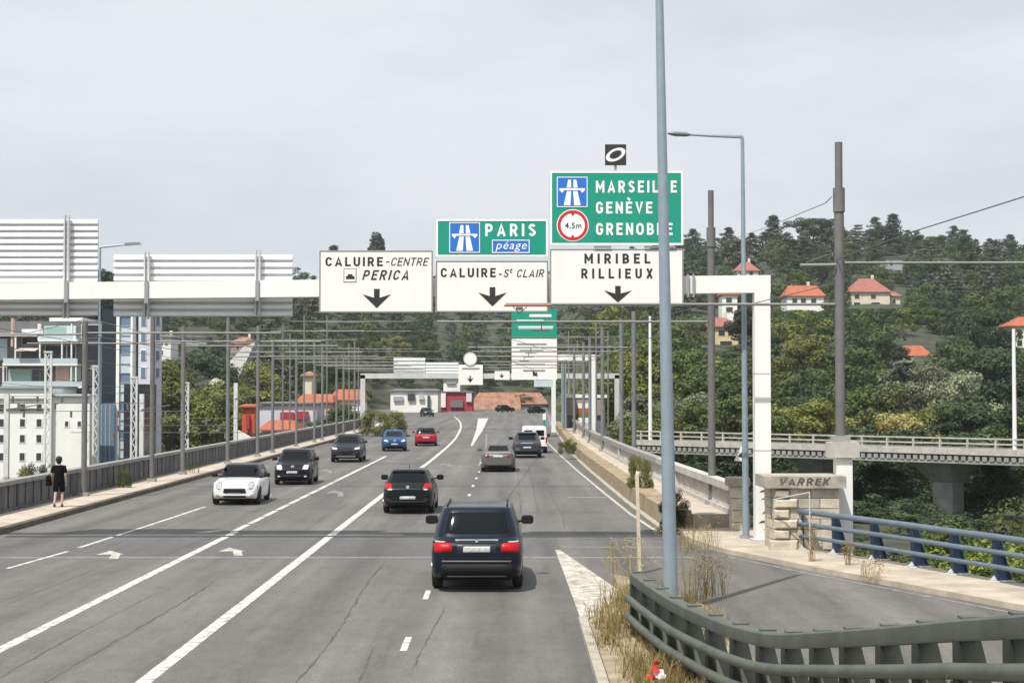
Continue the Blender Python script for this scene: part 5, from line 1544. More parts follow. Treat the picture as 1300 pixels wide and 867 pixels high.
SHAPES = {'broad_a': broad(1), 'broad_b': broad(2, 0.42, 0.1), 'broad_c': broad(3, 0.30, 0.2), 'broad_d': broad(4, 0.38, .08), 'cedar_a': cedar(5), 'cedar_b': cedar(6), 'conifer_a': conifer(7), 'conifer_b': conifer(8, R0=0.34), 'cypress': cypress(9), 'shrub_a': shrubq(10), 'shrub_b': shrubq(11), 'umbrella': broad(12, 0.40, 0.5, 40)}
CM = {}
def trunk_mesh(seed):
    r = random.Random(seed); g = MB()
    g.tube([(0, 0, -.04), (0.004, 0, .15), (-.006, .004, .4), (.004, 0, .72)], [.026, .02, .014, .005], 7)
    for _ in range(6):
        a, z = r.uniform(0, 6.28), r.uniform(.2, .5)
        L = r.uniform(.14, .26)
        g.tube([(0, 0, z), (L * .5 * math.cos(a), L * .5 * math.sin(a), z + .08), (L * math.cos(a), L * math.sin(a), z + .2)], [.010, .007, .002], 5)
    me = g.mesh('trunk'); fix_normals(me); me.materials.append(MATS['bark']); return me
TM = [trunk_mesh(k) for k in range(3)]
def tree(label, shape, m, pos, h, wide=1.0, group=None, name='tree', cat='tree', trunk=True):
    key = (shape, m)
    if key not in CM:
        CM[key] = quads_mesh('crown', SHAPES[shape], [m])
    t = thing(name, label, cat, pos, rng.uniform(0, 6.28), group)
    t.scale = (h * wide, h * wide, h)
    put('crown', CM[key], None, t, local=True)
    if trunk:
        put('trunk', rng.choice(TM), None, t, local=True)
    return t
def tree_px(label, shape, m, px, py_top, py_base, wide=1.0, D=None, group=None, name='tree', cat='tree'):
    """top and (visible or hidden) foot rows give the height once the ground gives the distance"""
    p = hit(px, py_base) if D is None else at(px, py_base, D)
    if D is not None:
        p.z = terrain(p.x, p.y)
    top = at(px, py_top, p.y).z
    return tree(label, shape, m, p, top - p.z, wide, group, name, cat)

# single trees that stand out on the right hillside
T = tree_px
CR = 'conifers along the hill crest'
T('dark rounded conifer on the crest just right of the green sign', 'conifer_b', 'leaf_conifer', 880, 291, 330, 1.3, D=555, group=CR)
T('broad dark conifer on the crest between the two pole tops', 'conifer_b', 'leaf_conifer', 925, 289, 340, 1.25, D=550, group=CR)
T('tall dark conifer on the crest right of the lamp arm', 'conifer_a', 'leaf_conifer', 982, 274, 335, 1.45, D=545, group=CR)
T('small dark conifer low on the crest beside the lamp post', 'conifer_b', 'leaf_dark', 955, 296, 335, 1.3, D=540, group=CR)
T('wide umbrella shaped pine left of the tallest trolley pole', 'umbrella', 'leaf_conifer', 1033, 273, 340, 1.25, D=545, group=CR)
T('grey green cedar with drooping branches below the umbrella pine', 'cedar_a', 'leaf_cedar', 1022, 296, 366, 1.1, D=470)
T('grey cedar just right of the tallest trolley pole', 'cedar_b', 'leaf_cedar', 1090, 286, 345, 1.1, D=530, group=CR)
T('dark conifer with a flat top right of the tallest trolley pole', 'conifer_b', 'leaf_conifer', 1112, 276, 340, 1.2, D=548, group=CR)
T('tallest dark conifer on the right crest above the cream house', 'conifer_a', 'leaf_conifer', 1134, 272, 345, 1.5, D=545, group=CR)
T('low pale green tree on the crest right of the tallest conifer', 'broad_a', 'leaf_mid', 1172, 296, 340, 1.3, D=545, group=CR)
T('small round tree on the crest left of the green dome', 'broad_c', 'leaf_mid', 1190, 298, 335, 1.3, D=550, group=CR)
T('dark topped conifer on the crest above the green dome', 'conifer_b', 'leaf_conifer', 1211, 287, 340, 1.2, D=555, group=CR)
T('large dome shaped green tree on the right crest', 'broad_b', 'leaf_dark', 1222, 296, 360, 1.1, D=510)
T('broad grey cedar with layered branches left of the green dome', 'cedar_a', 'leaf_cedar', 1178, 304, 375, 1.35, D=480)
T('dark conifer on the crest near the right picture edge', 'conifer_b', 'leaf_conifer', 1282, 298, 345, 1.3, D=555, group=CR)
T('lighter conifer left of the edge conifer on the right crest', 'conifer_b', 'leaf_dark', 1256, 303, 345, 1.25, D=552, group=CR)
T('grey layered cedar in the middle of the right hillside', 'cedar_b', 'leaf_cedar', 1215, 352, 440, 1.2, D=360)
T('big rounded grey green tree in front of the right edge house', 'broad_d', 'leaf_dark', 1250, 385, 472, 1.1, D=262)
T('dark layered cedar above the big rounded tree', 'cedar_a', 'leaf_cedar', 1268, 335, 420, 1.25, D=400)
T('dark bushy tree under the white orange roofed house', 'broad_b', 'leaf_dark', 1032, 392, 460, 1.25, D=300)
T('bright bushy tree below the cream house', 'broad_a', 'leaf_mid', 1100, 396, 455, 1.3, D=320)
T('dense green tree right below the side wing of the cream house', 'broad_d', 'leaf_mid', 1190, 388, 450, 1.2, D=315)
T('dark tree between the yellow house and the white gantry leg', 'broad_c', 'leaf_dark', 948, 385, 455, 1.2, D=285)
T('olive green tree spreading left of the tallest trolley pole', 'broad_b', 'leaf_bright', 1020, 425, 500, 1.25, D=232)
T('dark crown left of the little orange roof', 'broad_a', 'leaf_dark', 1125, 424, 490, 1.2, D=250)
T('pale silvery tree in the middle of the right slope', 'broad_b', 'leaf_silver', 1190, 455, 545, 1.1, D=190)
T('second pale silvery tree near the right picture edge', 'broad_a', 'leaf_silver', 1228, 462, 548, 1.1, D=182)
T('big dark round tree beside the silvery trees at the right', 'broad_d', 'leaf_dark', 1268, 430, 545, 1.15, D=200)
T('pale silvery tree between the nearest lamp post and the second pole', 'broad_b', 'leaf_silver', 872, 492, 570, 1.25, D=158)
T('silvery tree left of the nearest lamp post', 'broad_a', 'leaf_silver', 818, 492, 570, 1.2, D=165)
T('cream flowering bush tree just above the viaduct rail', 'broad_d', 'leaf_cream', 1148, 516, 575, 1.3, D=150)
T('bright yellow green tree left of the tallest trolley pole above the viaduct', 'broad_b', 'leaf_bright', 1020, 500, 575, 1.3, D=148)
T('mid green tree behind the white gantry leg above the viaduct', 'broad_a', 'leaf_mid', 960, 470, 575, 1.2, D=160)
T('dark tree right of the tallest trolley pole above the viaduct', 'broad_d', 'leaf_mid', 1095, 478, 575, 1.25, D=162)
T('green tree between the second pole and the lamp above the viaduct', 'broad_c', 'leaf_mid', 915, 455, 575, 1.3, D=168)
T('dark tree at the right edge above the viaduct', 'broad_b', 'leaf_dark', 1290, 470, 575, 1.2, D=160)
T('olive tree behind the right poles above the silvery ones', 'broad_a', 'leaf_bright', 800, 440, 560, 1.1, D=188)
T('dark leafy tree behind the nearest lamp post', 'broad_b', 'leaf_mid', 850, 425, 560, 1.1, D=192)
T('slender dark cypress standing above the CALUIRE CENTRE sign', 'cypress', 'leaf_conifer', 478, 296, 365, 1.5, D=560)
T('dark conifer tip peeping over the beam beside the left sign back', 'conifer_a', 'leaf_conifer', 128, 344, 430, 1.0, D=330)
T('little conifer tip above the left corner of the CALUIRE CENTRE sign', 'conifer_a', 'leaf_conifer', 424, 312, 365, 1.0, D=560)
# left middle distance
T('bright leafy tree beside the lilac block', 'broad_b', 'leaf_bright', 214, 452, 560, 1.0, D=228)
T('dark round tree behind the third trolley pole', 'broad_a', 'leaf_dark', 245, 436, 540, 1.1, D=250)
T('yellow green tree below the grey slope', 'broad_d', 'leaf_bright', 262, 480, 560, 1.2, D=225)
T('bright tree right of the grey slope', 'broad_a', 'leaf_bright', 312, 452, 545, 1.0, D=262)
T('yellow green bush left of the fourth trolley pole', 'broad_c', 'leaf_bright', 284, 486, 565, 1.2, D=215)
T('light green tree under the CALUIRE CENTRE sign', 'broad_b', 'leaf_bright', 498, 424, 500, 1.15, D=470)
T('dark bushy tree behind the red tiled houses', 'broad_d', 'leaf_mid', 440, 446, 510, 1.2, D=300)
T('rounded tree left of the round sign', 'broad_a', 'leaf_mid', 545, 430, 500, 1.2, D=480)
T('green tree behind the crimson hall', 'broad_d', 'leaf_mid', 622, 474, 512, 1.5, D=466)
T('small tree beside the terracotta roofed building', 'broad_a', 'leaf_dark', 668, 480, 512, 1.4, D=470)
def shrub(label, pos, h, wide, m, shape='shrub_a', group=None):
    return tree(label, shape, m, pos, h, wide, group, 'shrub', 'shrub', trunk=False)
p = gnd(487, 553); shrub('round green bush at the left road edge by the far gantry', p, 3.2, 1.15, 'leaf_bright', 'shrub_b')
shrub('dark bush growing at the end of the right stone wall', (4.72, 46.95, 0.0), 1.35, 0.55, 'leaf_dark')
shrub('bright green sapling growing on top of the right stone wall', (at(813, 600, 59).x, 59, 0.5), 1.6, 0.5, 'leaf_bright', 'shrub_b')
shrub('small weedy bush at the foot of the right stone wall', (at(717, 582, 99).x + .2, 99, 0.3), 1.1, 0.9, 'leaf_bright')
shrub('weedy bush on the sidewalk edge by the first left poles', (-15.9, 66.5, 0.15), 0.95, 0.5, 'leaf_mid', 'shrub_b')
shrub('green bush behind the parapet below the white building', (at(25, 605, 78).x, 78, -1.6), 2.2, 0.8, 'leaf_bright')
shrub('dark bush behind the parapet near the walker', (at(42, 600, 82).x, 82, -1.4), 2.4, 0.5, 'leaf_dark', 'shrub_b')
for i, (px, py, D, h, m_, lb_) in enumerate(((1280, 652, 48, 4.6, 'leaf_bright', 'leafy green shrub beyond the blue railing at the right edge'), (1225, 660, 50, 4.4, 'leaf_mid', 'leafy shrub beyond the blue railing below the viaduct pier'),
                                      (1165, 672, 52, 4.0, 'leaf_bright', 'low leafy shrub beyond the middle of the blue railing'), (1320, 640, 52, 5.0, 'leaf_mid', 'tall shrub beyond the blue railing outside the right edge'), (1120, 690, 50, 3.6, 'leaf_mid', 'dim shrub beyond the blue railing near the stone pier'),
                                      (1250, 690, 43, 3.4, 'leaf_bright', 'bright shrub close behind the blue railing'), (1330, 690, 42, 3.6, 'leaf_mid', 'green shrub close behind the right end of the blue railing'), (1195, 706, 46, 3.0, 'leaf_bright', 'low bright shrub behind the blue posts'))):
    pp = at(px, py, D)
    shrub(lb_, (pp.x, D, pp.z - h * 0.92), h, 1.15, 'leaf_lush' if m_ == 'leaf_bright' else m_, 'shrub_a' if i % 2 else 'shrub_b')
# dark trees added under the viaduct in place of its deep shade
for i, (px, D, top, lb_) in enumerate(((1120, 118, 585, 'added dark tree standing in for shade under the viaduct left of its pier'), (1250, 112, 575, 'added dark tree standing in for shade under the viaduct right of its pier'), (985, 128, 590, 'added dark tree standing in for shade under the viaduct behind the gantry leg'), (1060, 132, 560, 'added dark tree standing in for shade under the viaduct behind the stone pier'), (880, 134, 585, 'added dark tree standing in for shade under the viaduct behind the balustrade'), (1180, 128, 560, 'added dark tree standing in for shade behind the viaduct pier'), (1310, 120, 565, 'added dark tree standing in for shade under the viaduct at the right edge'))):
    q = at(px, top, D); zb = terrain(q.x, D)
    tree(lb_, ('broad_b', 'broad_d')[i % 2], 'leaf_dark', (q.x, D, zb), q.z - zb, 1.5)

# the rest of the wood reads as one mass
low = [broad(21, .38, .08, 19, 640, .027, (.10, .19)), broad(22, .33, .12, 17, 640, .027, (.09, .18)), broad(23, .42, .08, 20, 620, .028, (.10, .18)), conifer(24, 3400, .024, .27), cedar(25, 2700, .026)]
low = [np.ascontiguousarray((q.mean(1, keepdims=True) + (q - q.mean(1, keepdims=True)) * 1.3)[:, [0, 1, 2]]) for q in low]
QS, IDX = [], []
wm = ['leaf_mid', 'leaf_dark', 'leaf_wood', 'leaf_conifer', 'leaf_cedar', 'leaf_bright']
r = random.Random(5)
ntree = 0
def wood_tree(x, y, h, wide, kind, mi):
    global ntree
    z = terrain(x, y) - 0.3
    px = 650 + x / y * F; pyt = YH - (z + h - HC) / y * F
    hw = 0.4 * h * wide / y * F
    for (a, b, pb, D) in CLEAR:
        if px + hw * .7 > a and px - hw * .7 < b and y < D + 12:
            if y > D - 2.5: return
            if pyt < pb:
                h2 = (HC + (YH - pb - 1) / F * y) - z
                if h2 < 0.9: return
                if h2 < h * .5: wide = min(2.2, wide * 1.6)
                h = h2; pyt = pb
    Q = low[kind]
    a = r.uniform(0, 6.28); c, s = math.cos(a), math.sin(a)
    R = np.array([[c, s, 0], [-s, c, 0], [0, 0, 1]], np.float32) * np.array([h * wide, h * wide, h], np.float32)
    QS.append((Q.reshape(-1, 3) @ R + np.array([x, y, z], np.float32)).reshape(-1, 3, 3).astype(np.float32))
    IDX.append(np.full(len(Q), mi, np.int32)); ntree += 1
a = -0.335
av = []
D = 185.0
while D < 640:
    stp = 10.5 + D * 0.012
    a = -0.34 + r.uniform(0, .02)
    while a < 0.37:
        if D > foot(a) + 4 and D < crest(a) + 22:
            if not (-0.34 < a < -0.215 and D < 300):
                up_ = (D - foot(a)) / (crest(a) - foot(a))
                h = r.uniform(6.5, 10.5) * (1.1 if up_ < 0.3 else 1.0)
                cf = 0.42 if (up_ > 0.45) else 0.08
                if r.random() < cf:
                    kind = r.choice([3, 4, 4]); mi = 3 if kind == 3 else r.choice([4, 4, 3])
                    h *= r.uniform(.9, 1.25)
                else:
                    kind = r.choice([0, 1, 2]); mi = r.choice([0, 1, 2, 2, 1, 5] if up_ < .35 else [1, 2, 2, 1, 0])
                wood_tree(a * D + r.uniform(-3, 3), D + r.uniform(-4, 4), h, r.uniform(0.95, 1.3), kind, mi)
        a += stp / D * r.uniform(0.55, 0.95)
    D += stp
BELT = {'leaf_mid': 'mid green leafy tree in the belt between the viaduct and the hillside', 'leaf_dark': 'dark leafy tree in the belt between the viaduct and the hillside', 'leaf_bright': 'light green leafy tree in the belt between the viaduct and the hillside'}
for k in range(52):      # belt of trees between the viaduct and the hill
    a = 0.075 + 0.285 * ((k * 0.618) % 1.0); D = 140 + 46 * ((k * 0.387) % 1.0)
    if a * D < 12: continue
    m_ = r.choice(['leaf_mid', 'leaf_mid', 'leaf_dark', 'leaf_dark', 'leaf_bright'])
    tree(BELT[m_], r.choice(['broad_a', 'broad_b', 'broad_c', 'broad_d']), m_, (a * D, D, terrain(a * D, D)), r.uniform(6.0, 9.0), r.uniform(1.15, 1.5), group='trees in the belt behind the viaduct')
for (a_, b_, pb_, D_) in list(CLEAR):      # garden shrubs below the houses
    for k in range(16):
        px = r.uniform(a_ - 45, b_ + 45); y = D_ - r.uniform(3, 55)
        if y > 150: wood_tree((px - 650) / F * y, y, r.uniform(2.5, 5.0), r.uniform(1.3, 1.9), r.choice([0, 1, 2]), r.choice([0, 1, 1, 2, 2]))
for k in range(260):     # undergrowth between the trees
    a = r.uniform(-0.21, 0.36); f_, c_ = foot(a), crest(a)
    y = f_ + (c_ - f_) * r.random() ** 0.8
    wood_tree(a * y, y, r.uniform(3, 6), r.uniform(1.2, 1.7), r.choice([0, 1, 2]), r.choice([0, 1, 1, 2, 2]))
for k in range(90):      # added dark scrub standing in for shade below and behind the viaduct
    D = r.uniform(62, 146); a = r.uniform(0.10, 0.36)
    x = a * D
    if x < 13: continue
    back = D > 128
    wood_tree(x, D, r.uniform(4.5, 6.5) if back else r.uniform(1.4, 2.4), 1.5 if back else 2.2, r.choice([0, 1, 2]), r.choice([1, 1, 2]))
for k in range(46):      # scrub in the railway yard left of the bridge
    D = r.uniform(105, 215); px = r.uniform(128, 330)
    if px < 205 and D > 150: continue
    x = (px - 650) / F * D
    if x > -20: continue
    wood_tree(x, D, r.uniform(2.0, 4.2), 1.7, r.choice([0, 2]), r.choice([1, 2, 1]))
Q = np.concatenate(QS); I = np.concatenate(IDX)
o = bpy.data.objects.new('hillside_woodland', quads_mesh('hillside_woodland', Q, wm, I))
C.objects.link(o)
tag(o, 'dense dark green woodland covering the hillside behind the signs', 'woodland', kind='stuff')
# ------------------------------------------------------------------ vehicles
def sect():
    return [(0, 0), (0.80, 0), (0.93, 0.03), (0.975, 0.12), (0.992, 0.28), (1.0, 0.48), (0.99, 0.66), (0.972, 0.80), (0.93, 0.915), (0.85, 0.975), (0.68, 1.0), (0.34, 1.012), (0, 1.016)]
def build_car(name, label, x, y, rz, S, group='cars on the bridge'):
    L, W, H = S['L'], S['W'], S['H']
    rw_, base = S.get('rw', 0.33), S.get('base', 0.60) * L
    yo = S.get('yo', 0.02) * L
    yw = (yo - base / 2, yo + base / 2)
    clr = S.get('clr', 0.2)
    top = S['top']                       # (y/L, z) rear to front
    t = thing(name, label, S.get('cat', 'car'), (x, y, 0.006), rz, group)
    n = 96
    ys_ = [-L / 2 + L * (0.5 - 0.5 * math.cos(math.pi * k / n)) * 1.0 for k in range(n + 1)]
    ys_ = sorted(set([round(v, 4) for v in ys_] + [round(-L / 2 + L * k / 60, 4) for k in range(61)]))
    sc = sect()
    rows_ = []
    re_, rf_ = S.get('r_rear', 0.22), S.get('r_front', 0.30)
    for yy in ys_:
        zt = interp(yy / L, top)
        e0, e1 = yy + L / 2, L / 2 - yy
        f0 = math.sqrt(max(0, 1 - (1 - min(1, e0 / re_)) ** 2)); f1_ = math.sqrt(max(0, 1 - (1 - min(1, e1 / rf_)) ** 2))
        fe = min(f0, f1_)
        wv = W / 2 * (1 - S.get('tap', 0.07) * abs(2 * yy / L) ** 4) * (0.80 + 0.20 * fe)
        zm = clr + 0.38
        za = zm + (clr - zm) * (0.60 + 0.40 * fe)
        if e0 < 0.5: za += S.get('kick_r', 0.08) * (1 - e0 / 0.5)
        if e1 < 0.5: za += S.get('kick_f', 0.03) * (1 - e1 / 0.5)
        zt2 = zm + (zt - zm) * (0.62 + 0.38 * fe)
        arch = 0
        for q in yw:
            Ra = rw_ + 0.065
            if abs(yy - q) < Ra:
                arch = rw_ + math.sqrt(Ra * Ra - (yy - q) ** 2)
        right = []
        for fx, fz in sc:
            z = za + (zt2 - za) * fz
            if arch and z < arch and fx > 0:
                z = max(z, min(arch, zt2 - .12)) if fx >= 0.7 else z
            right.append((wv * fx, yy, z))
        rows_.append(right + [(-p_[0], p_[1], p_[2]) for p_ in reversed(right[1:-1])] + [right[0]])
    low_ = MB(); low_.sheet(rows_)
    low_.add([p_ for p_ in rows_[0][:-1]], [tuple(range(len(rows_[0]) - 1))])
    low_.add([p_ for p_ in rows_[-1][:-1]], [tuple(range(len(rows_[-1]) - 1))])
    # greenhouse
    G = S['gh']      # belt rear y, belt front y, roof rear y, roof front y (fractions of L), base half width, roof half width, belt z
    yb0, yb1, yr0, yr1 = [v * L for v in G[:4]]
    wb_, wr_, zb_ = G[4] * W / 2, G[5] * W / 2, G[6]
    zr_ = H - S.get('crown', 0.05)
    nn = 72; ex = 2 / 6.5
    def outline(y0, y1, w_):
        o_ = []
        for k in range(nn):
            a = 2 * math.pi * k / nn
            c_, s_ = math.cos(a), math.sin(a)
            o_.append(((abs(c_) ** ex) * math.copysign(1, c_) * w_, (y0 + y1) / 2 + (abs(s_) ** ex) * math.copysign(1, s_) * (y1 - y0) / 2))
        return o_
    ob, orf = outline(yb0, yb1, wb_), outline(yr0, yr1, wr_)
    gh_rows = []
    for k in range(9):
        u = k / 8
        z = zb_ - 0.06 + (zr_ - zb_ + 0.06) * u
        bul = 1 + 0.018 * math.sin(math.pi * u)
        gh_rows.append([((p[0] * (1 - u) + q[0] * u) * bul, p[1] * (1 - u) + q[1] * u + (p[1] - (yb0 + yb1) / 2) * 0.012 * math.sin(math.pi * u), z) for p, q in zip(ob, orf)])
    yc = (yr0 + yr1) / 2
    for sfac, dz in ((0.975, 0.35), (0.93, 0.6), (0.8, 0.84), (0.5, 0.97), (0.05, 1.0)):
        gh_rows.append([(q[0] * sfac, yc + (q[1] - yc) * sfac, zr_ + (H - zr_) * dz) for q in orf])
    gh = MB(); gh.sheet([r_ + [r_[0]] for r_ in gh_rows])
    gh.add(gh_rows[-1], [tuple(range(nn))])
    body = MB(); body.add(low_.v, low_.f)
    put('body', body, S['paint'], t, smooth=38, local=True)
    put('cabin', gh, S.get('roofpaint', S['paint']), t, smooth=38, local=True)
    allm = MB(); allm.add(low_.v, low_.f); allm.add(gh.v, gh.f)
    bvh = BVHTree.FromPolygons([Vector(v) for v in allm.v], allm.f)
    def patch(nm, c, m, axis='r', off=0.006, nx=10, nz=6, par=None, th=0.03):
        """c: four corners (a, z): bottom left, bottom right, top right, top left; r rear, f front, s/S the two sides, t top"""
        g_ = MB(); rr = []
        prev = None
        for j in range(nz + 1):
            v = j / nz; row_ = []
            for i in range(nx + 1):
                u = i / nx
                a = (c[0][0] * (1 - u) + c[1][0] * u) * (1 - v) + (c[3][0] * (1 - u) + c[2][0] * u) * v
                z = (c[0][1] * (1 - u) + c[1][1] * u) * (1 - v) + (c[3][1] * (1 - u) + c[2][1] * u) * v
                if axis == 'r': o_, d_ = Vector((a, -20, z)), Vector((0, 1, 0))
                elif axis == 'f': o_, d_ = Vector((a, 20, z)), Vector((0, -1, 0))
                elif axis == 's': o_, d_ = Vector((20, a, z)), Vector((-1, 0, 0))
                elif axis == 'S': o_, d_ = Vector((-20, a, z)), Vector((1, 0, 0))
                h_, nrm, _, _ = bvh.ray_cast(o_, d_)
                if h_ is None:
                    h_ = prev if prev is not None else o_ + d_ * (20 - L / 2)
                    h_ = Vector((a, h_.y, z)) if axis in 'rf' else Vector((h_.x, a, z))
                prev = h_
                edge = i in (0, nx) or j in (0, nz)
                row_.append(h_ - d_ * off + (d_ * (off + 0.004) if edge else Vector((0, 0, 0))))
            rr.append(row_)
        g_.sheet(rr)
        return put(nm, g_, m, par or t, smooth=50, local=True)
    mir = lambda c: [(-c[1][0], c[1][1]), (-c[0][0], c[0][1]), (-c[3][0], c[3][1]), (-c[2][0], c[2][1])]
    def disc(nm, cx, cz, rx_, rz_, m, axis, off):
        d_ = Vector((0, -1, 0)) if axis == 'f' else Vector((0, 1, 0))
        rr = []
        for fr in (0.001, .5, .85, 1.0):
            row_ = []
            for k in range(25):
                a = 2 * math.pi * k / 24
                o_ = Vector((cx + rx_ * fr * math.cos(a), -20 * d_.y, cz + rz_ * fr * math.sin(a)))
                h_, _, _, _ = bvh.ray_cast(o_, d_)
                if h_ is None: h_ = Vector((o_.x, rr[-1][k].y if rr else 0, o_.z))
                row_.append(h_ - d_ * (off if fr < 1 else -.004))
            rr.append(row_)
        put(nm, MB().sheet(rr), m, t, smooth=50, local=True)
    for (nm, cx, cz, rx_, rz_, m_, ax, off) in S.get('discs', []):
        disc(nm, cx, cz, rx_, rz_, m_, ax, off); disc(nm, -cx, cz, rx_, rz_, m_, ax, off)
    # wheels
    wheels = []
    tg = MB(); w2 = 0.21 if W > 1.75 else 0.19
    prof_ = [(rw_ * .62, -w2 / 2), (rw_ * .9, -w2 / 2), (rw_ * .985, -w2 * .36), (rw_, 0), (rw_ * .985, w2 * .36), (rw_ * .9, w2 / 2), (rw_ * .62, w2 / 2)]
    tg.sheet([[(xx, r_ * math.cos(2 * math.pi * k / 28), r_ * math.sin(2 * math.pi * k / 28)) for k in range(29)] for r_, xx in prof_ + [prof_[0]]])
    tm = tg.mesh('tyre'); fix_normals(tm); tm.materials.append(MATS['tyre']); tm.shade_smooth()
    rg = MB()
    rg.tube([(-w2 * .30, 0, 0), (w2 * .30, 0, 0)], rw_ * .66, 24)
    for k in range(5):
        a = 2 * math.pi * k / 5
        rg.bar((w2 * .36, 0.05 * math.cos(a), 0.05 * math.sin(a)), (w2 * .42, rw_ * .62 * math.cos(a), rw_ * .62 * math.sin(a)), 0.07, 0.06, up=(1, 0, 0))
        rg.bar((-w2 * .36, 0.05 * math.cos(a), 0.05 * math.sin(a)), (-w2 * .42, rw_ * .62 * math.cos(a), rw_ * .62 * math.sin(a)), 0.07, 0.06, up=(1, 0, 0))
    rm = rg.mesh('rim'); fix_normals(rm); rm.materials.append(MATS[S.get('rim', 'rim')])
    for q in yw:
        for sx in (-1, 1):
            wl = put('wheel', tm, None, t, local=True)
            wl.location = (sx * (W / 2 - w2 / 2 - 0.02), q, rw_)
            wl.name = 'wheel'
            put('rim', rm, None, wl, local=True)
    put('underbody', MB().box(-W / 2 + .27, W / 2 - .27, -L / 2 + .35, L / 2 - .35, clr - .03, clr + .35), 'underbody', t, local=True)
    for q in yw:
        put('wheel_well', MB().box(-W / 2 + .06, W / 2 - .06, q - rw_ - .05, q + rw_ + .05, rw_ + .1, rw_ + rw_ + .06), 'underbody', t, local=True)
    # glass
    for nm, ax in (('windscreen', 'f'), ('rear_window', 'r')):
        if nm in S: patch(nm, S[nm], 'car_glass', ax, nx=14, nz=8)
    for c in S.get('side', []):
        patch('side_window', c, 'car_glass', 's'); patch('side_window', c, 'car_glass', 'S')
    for item in S.get('patches', []):
        nm, ax, c, m_ = item[:4]
        both = len(item) > 4 and item[4]
        off = item[5] if len(item) > 5 else 0.008
        patch(nm, c, m_, ax, off)
        if both: patch(nm, mir(c), m_, ax, off)
    for (nm, b_, m_) in S.get('boxes', []):
        put(nm, MB().box(*b_), m_, t, local=True)
    if S.get('mirror', True):
        my, mz = S.get('mir', (G[1] * L - 0.35, zb_ + 0.06))
        for sx in (-1, 1):
            g_ = MB()
            ms_ = S.get('ms', (0.24, 0.16))
            rr = []
            for j, (dy, s_) in enumerate(((-.06, .80), (-.04, 1), (0.02, 1), (0.09, .6))):
                rr.append([(sx * (W / 2 + 0.10) + ms_[0] / 2 * s_ * (abs(math.cos(a)) ** .5) * math.copysign(1, math.cos(a)), my + dy, mz + ms_[1] / 2 * s_ * (abs(math.sin(a)) ** .5) * math.copysign(1, math.sin(a))) for a in [2 * math.pi * k / 20 for k in range(21)]])
            g_.sheet(rr)
            g_.add(rr[0][:-1], [tuple(range(20))]); g_.add(rr[-1][:-1], [tuple(range(20))])
            g_.box(min(sx * (W / 2 - .12), sx * (W / 2 + .02)), max(sx * (W / 2 - .12), sx * (W / 2 + .02)), my - .02, my + .04, mz - .06, mz - .02)
            put('mirror', g_, S.get('mirpaint', S['paint']), t, smooth=50, local=True)
    return t
def rect4(x0, x1, z0, z1): return [(x0, z0), (x1, z0), (x1, z1), (x0, z1)]
def trap(b, tt, z0, z1): return [(-b, z0), (b, z0), (tt, z1), (-tt, z1)]
PLATE_R = lambda z, w_=0.26, h=0.055: [('number_plate', 'r', rect4(-w_, w_, z - h, z + h), 'plate', False, 0.016)]
PLATE_F = lambda z, w_=0.26, h=0.055: [('number_plate', 'f', rect4(-w_, w_, z - h, z + h), 'plate', False, 0.016), ('plate_band', 'f', rect4(-w_, -w_ + .05, z - h, z + h), 'plate_blue', False, 0.019)]

# --- dark blue estate SUV, nearest
S1 = dict(L=4.67, W=1.90, H=1.70, paint='paint_navy', rw=0.365, clr=0.24, base=0.605, yo=0.01, r_rear=0.30, r_front=0.4, tap=0.06,
          top=[(-.5, 1.06), (-.44, 1.12), (-.2, 1.12), (.15, 1.09), (.28, 1.05), (.42, 0.97), (.5, 0.82)],
          gh=(-0.462, 0.235, -0.385, 0.06, 0.955, 0.76, 1.10), crown=0.055,
          rear_window=trap(0.755, 0.63, 1.13, 1.61), windscreen=trap(0.74, 0.60, 1.13, 1.58),
          side=[rect4(-.55, .35, 1.16, 1.52), rect4(-1.45, -.62, 1.16, 1.52)],
          patches=[('tail_light', 'r', [(0.48, 0.82), (0.86, 0.80), (0.90, 1.02), (0.50, 1.00)], 'tail_red', True, 0.02),
                   ('tail_lens', 'r', [(0.64, 1.005), (0.86, 1.005), (0.875, 1.04), (0.62, 1.03)], 'lamp_grey', True, 0.024),
                   ('tailgate_trim', 'r', rect4(-.46, .46, 1.035, 1.075), 'chrome', False, 0.010),
                   ('handle_recess', 'r', rect4(-.44, .44, 0.99, 1.03), 'plastic', False, 0.012),
                   ('plate_recess', 'r', rect4(-.42, .42, 0.78, 0.98), 'paint_slate', False, 0.009),
                   ('bumper', 'r', rect4(-.86, .86, .30, .58), 'plastic', False, 0.03),
                   ('bumper_strip', 'r', rect4(-.80, .80, .62, .66), 'chrome', False, 0.022),
                   ('tailgate_seam', 'r', rect4(-.83, .83, .685, .695), 'underbody', False, 0.012), ('tailgate_seam', 'r', [(.825, .70), (.832, .70), (.80, 1.09), (.79, 1.09)], 'underbody', True, 0.012), ('skid_strip', 'r', rect4(-.62, .62, .305, .335), 'panel_grey', False, 0.036)] + [('number_plate', 'r', rect4(-.30, .30, .80, .945), 'plate', False, 0.022), ('badge', 'r', rect4(-.035, .035, 1.0, 1.07), 'chrome', False, 0.03)],
          boxes=[('roof_rail', (0.60, 0.635, -1.55, 0.30, 1.655, 1.715), 'plastic'), ('roof_rail', (-0.635, -0.60, -1.55, 0.30, 1.655, 1.715), 'plastic'), ('wiper', (-.3, .05, -2.02, -1.99, 1.14, 1.16), 'plastic')],
          mirpaint='plastic', mir=(0.72, 1.24), ms=(0.27, 0.19))
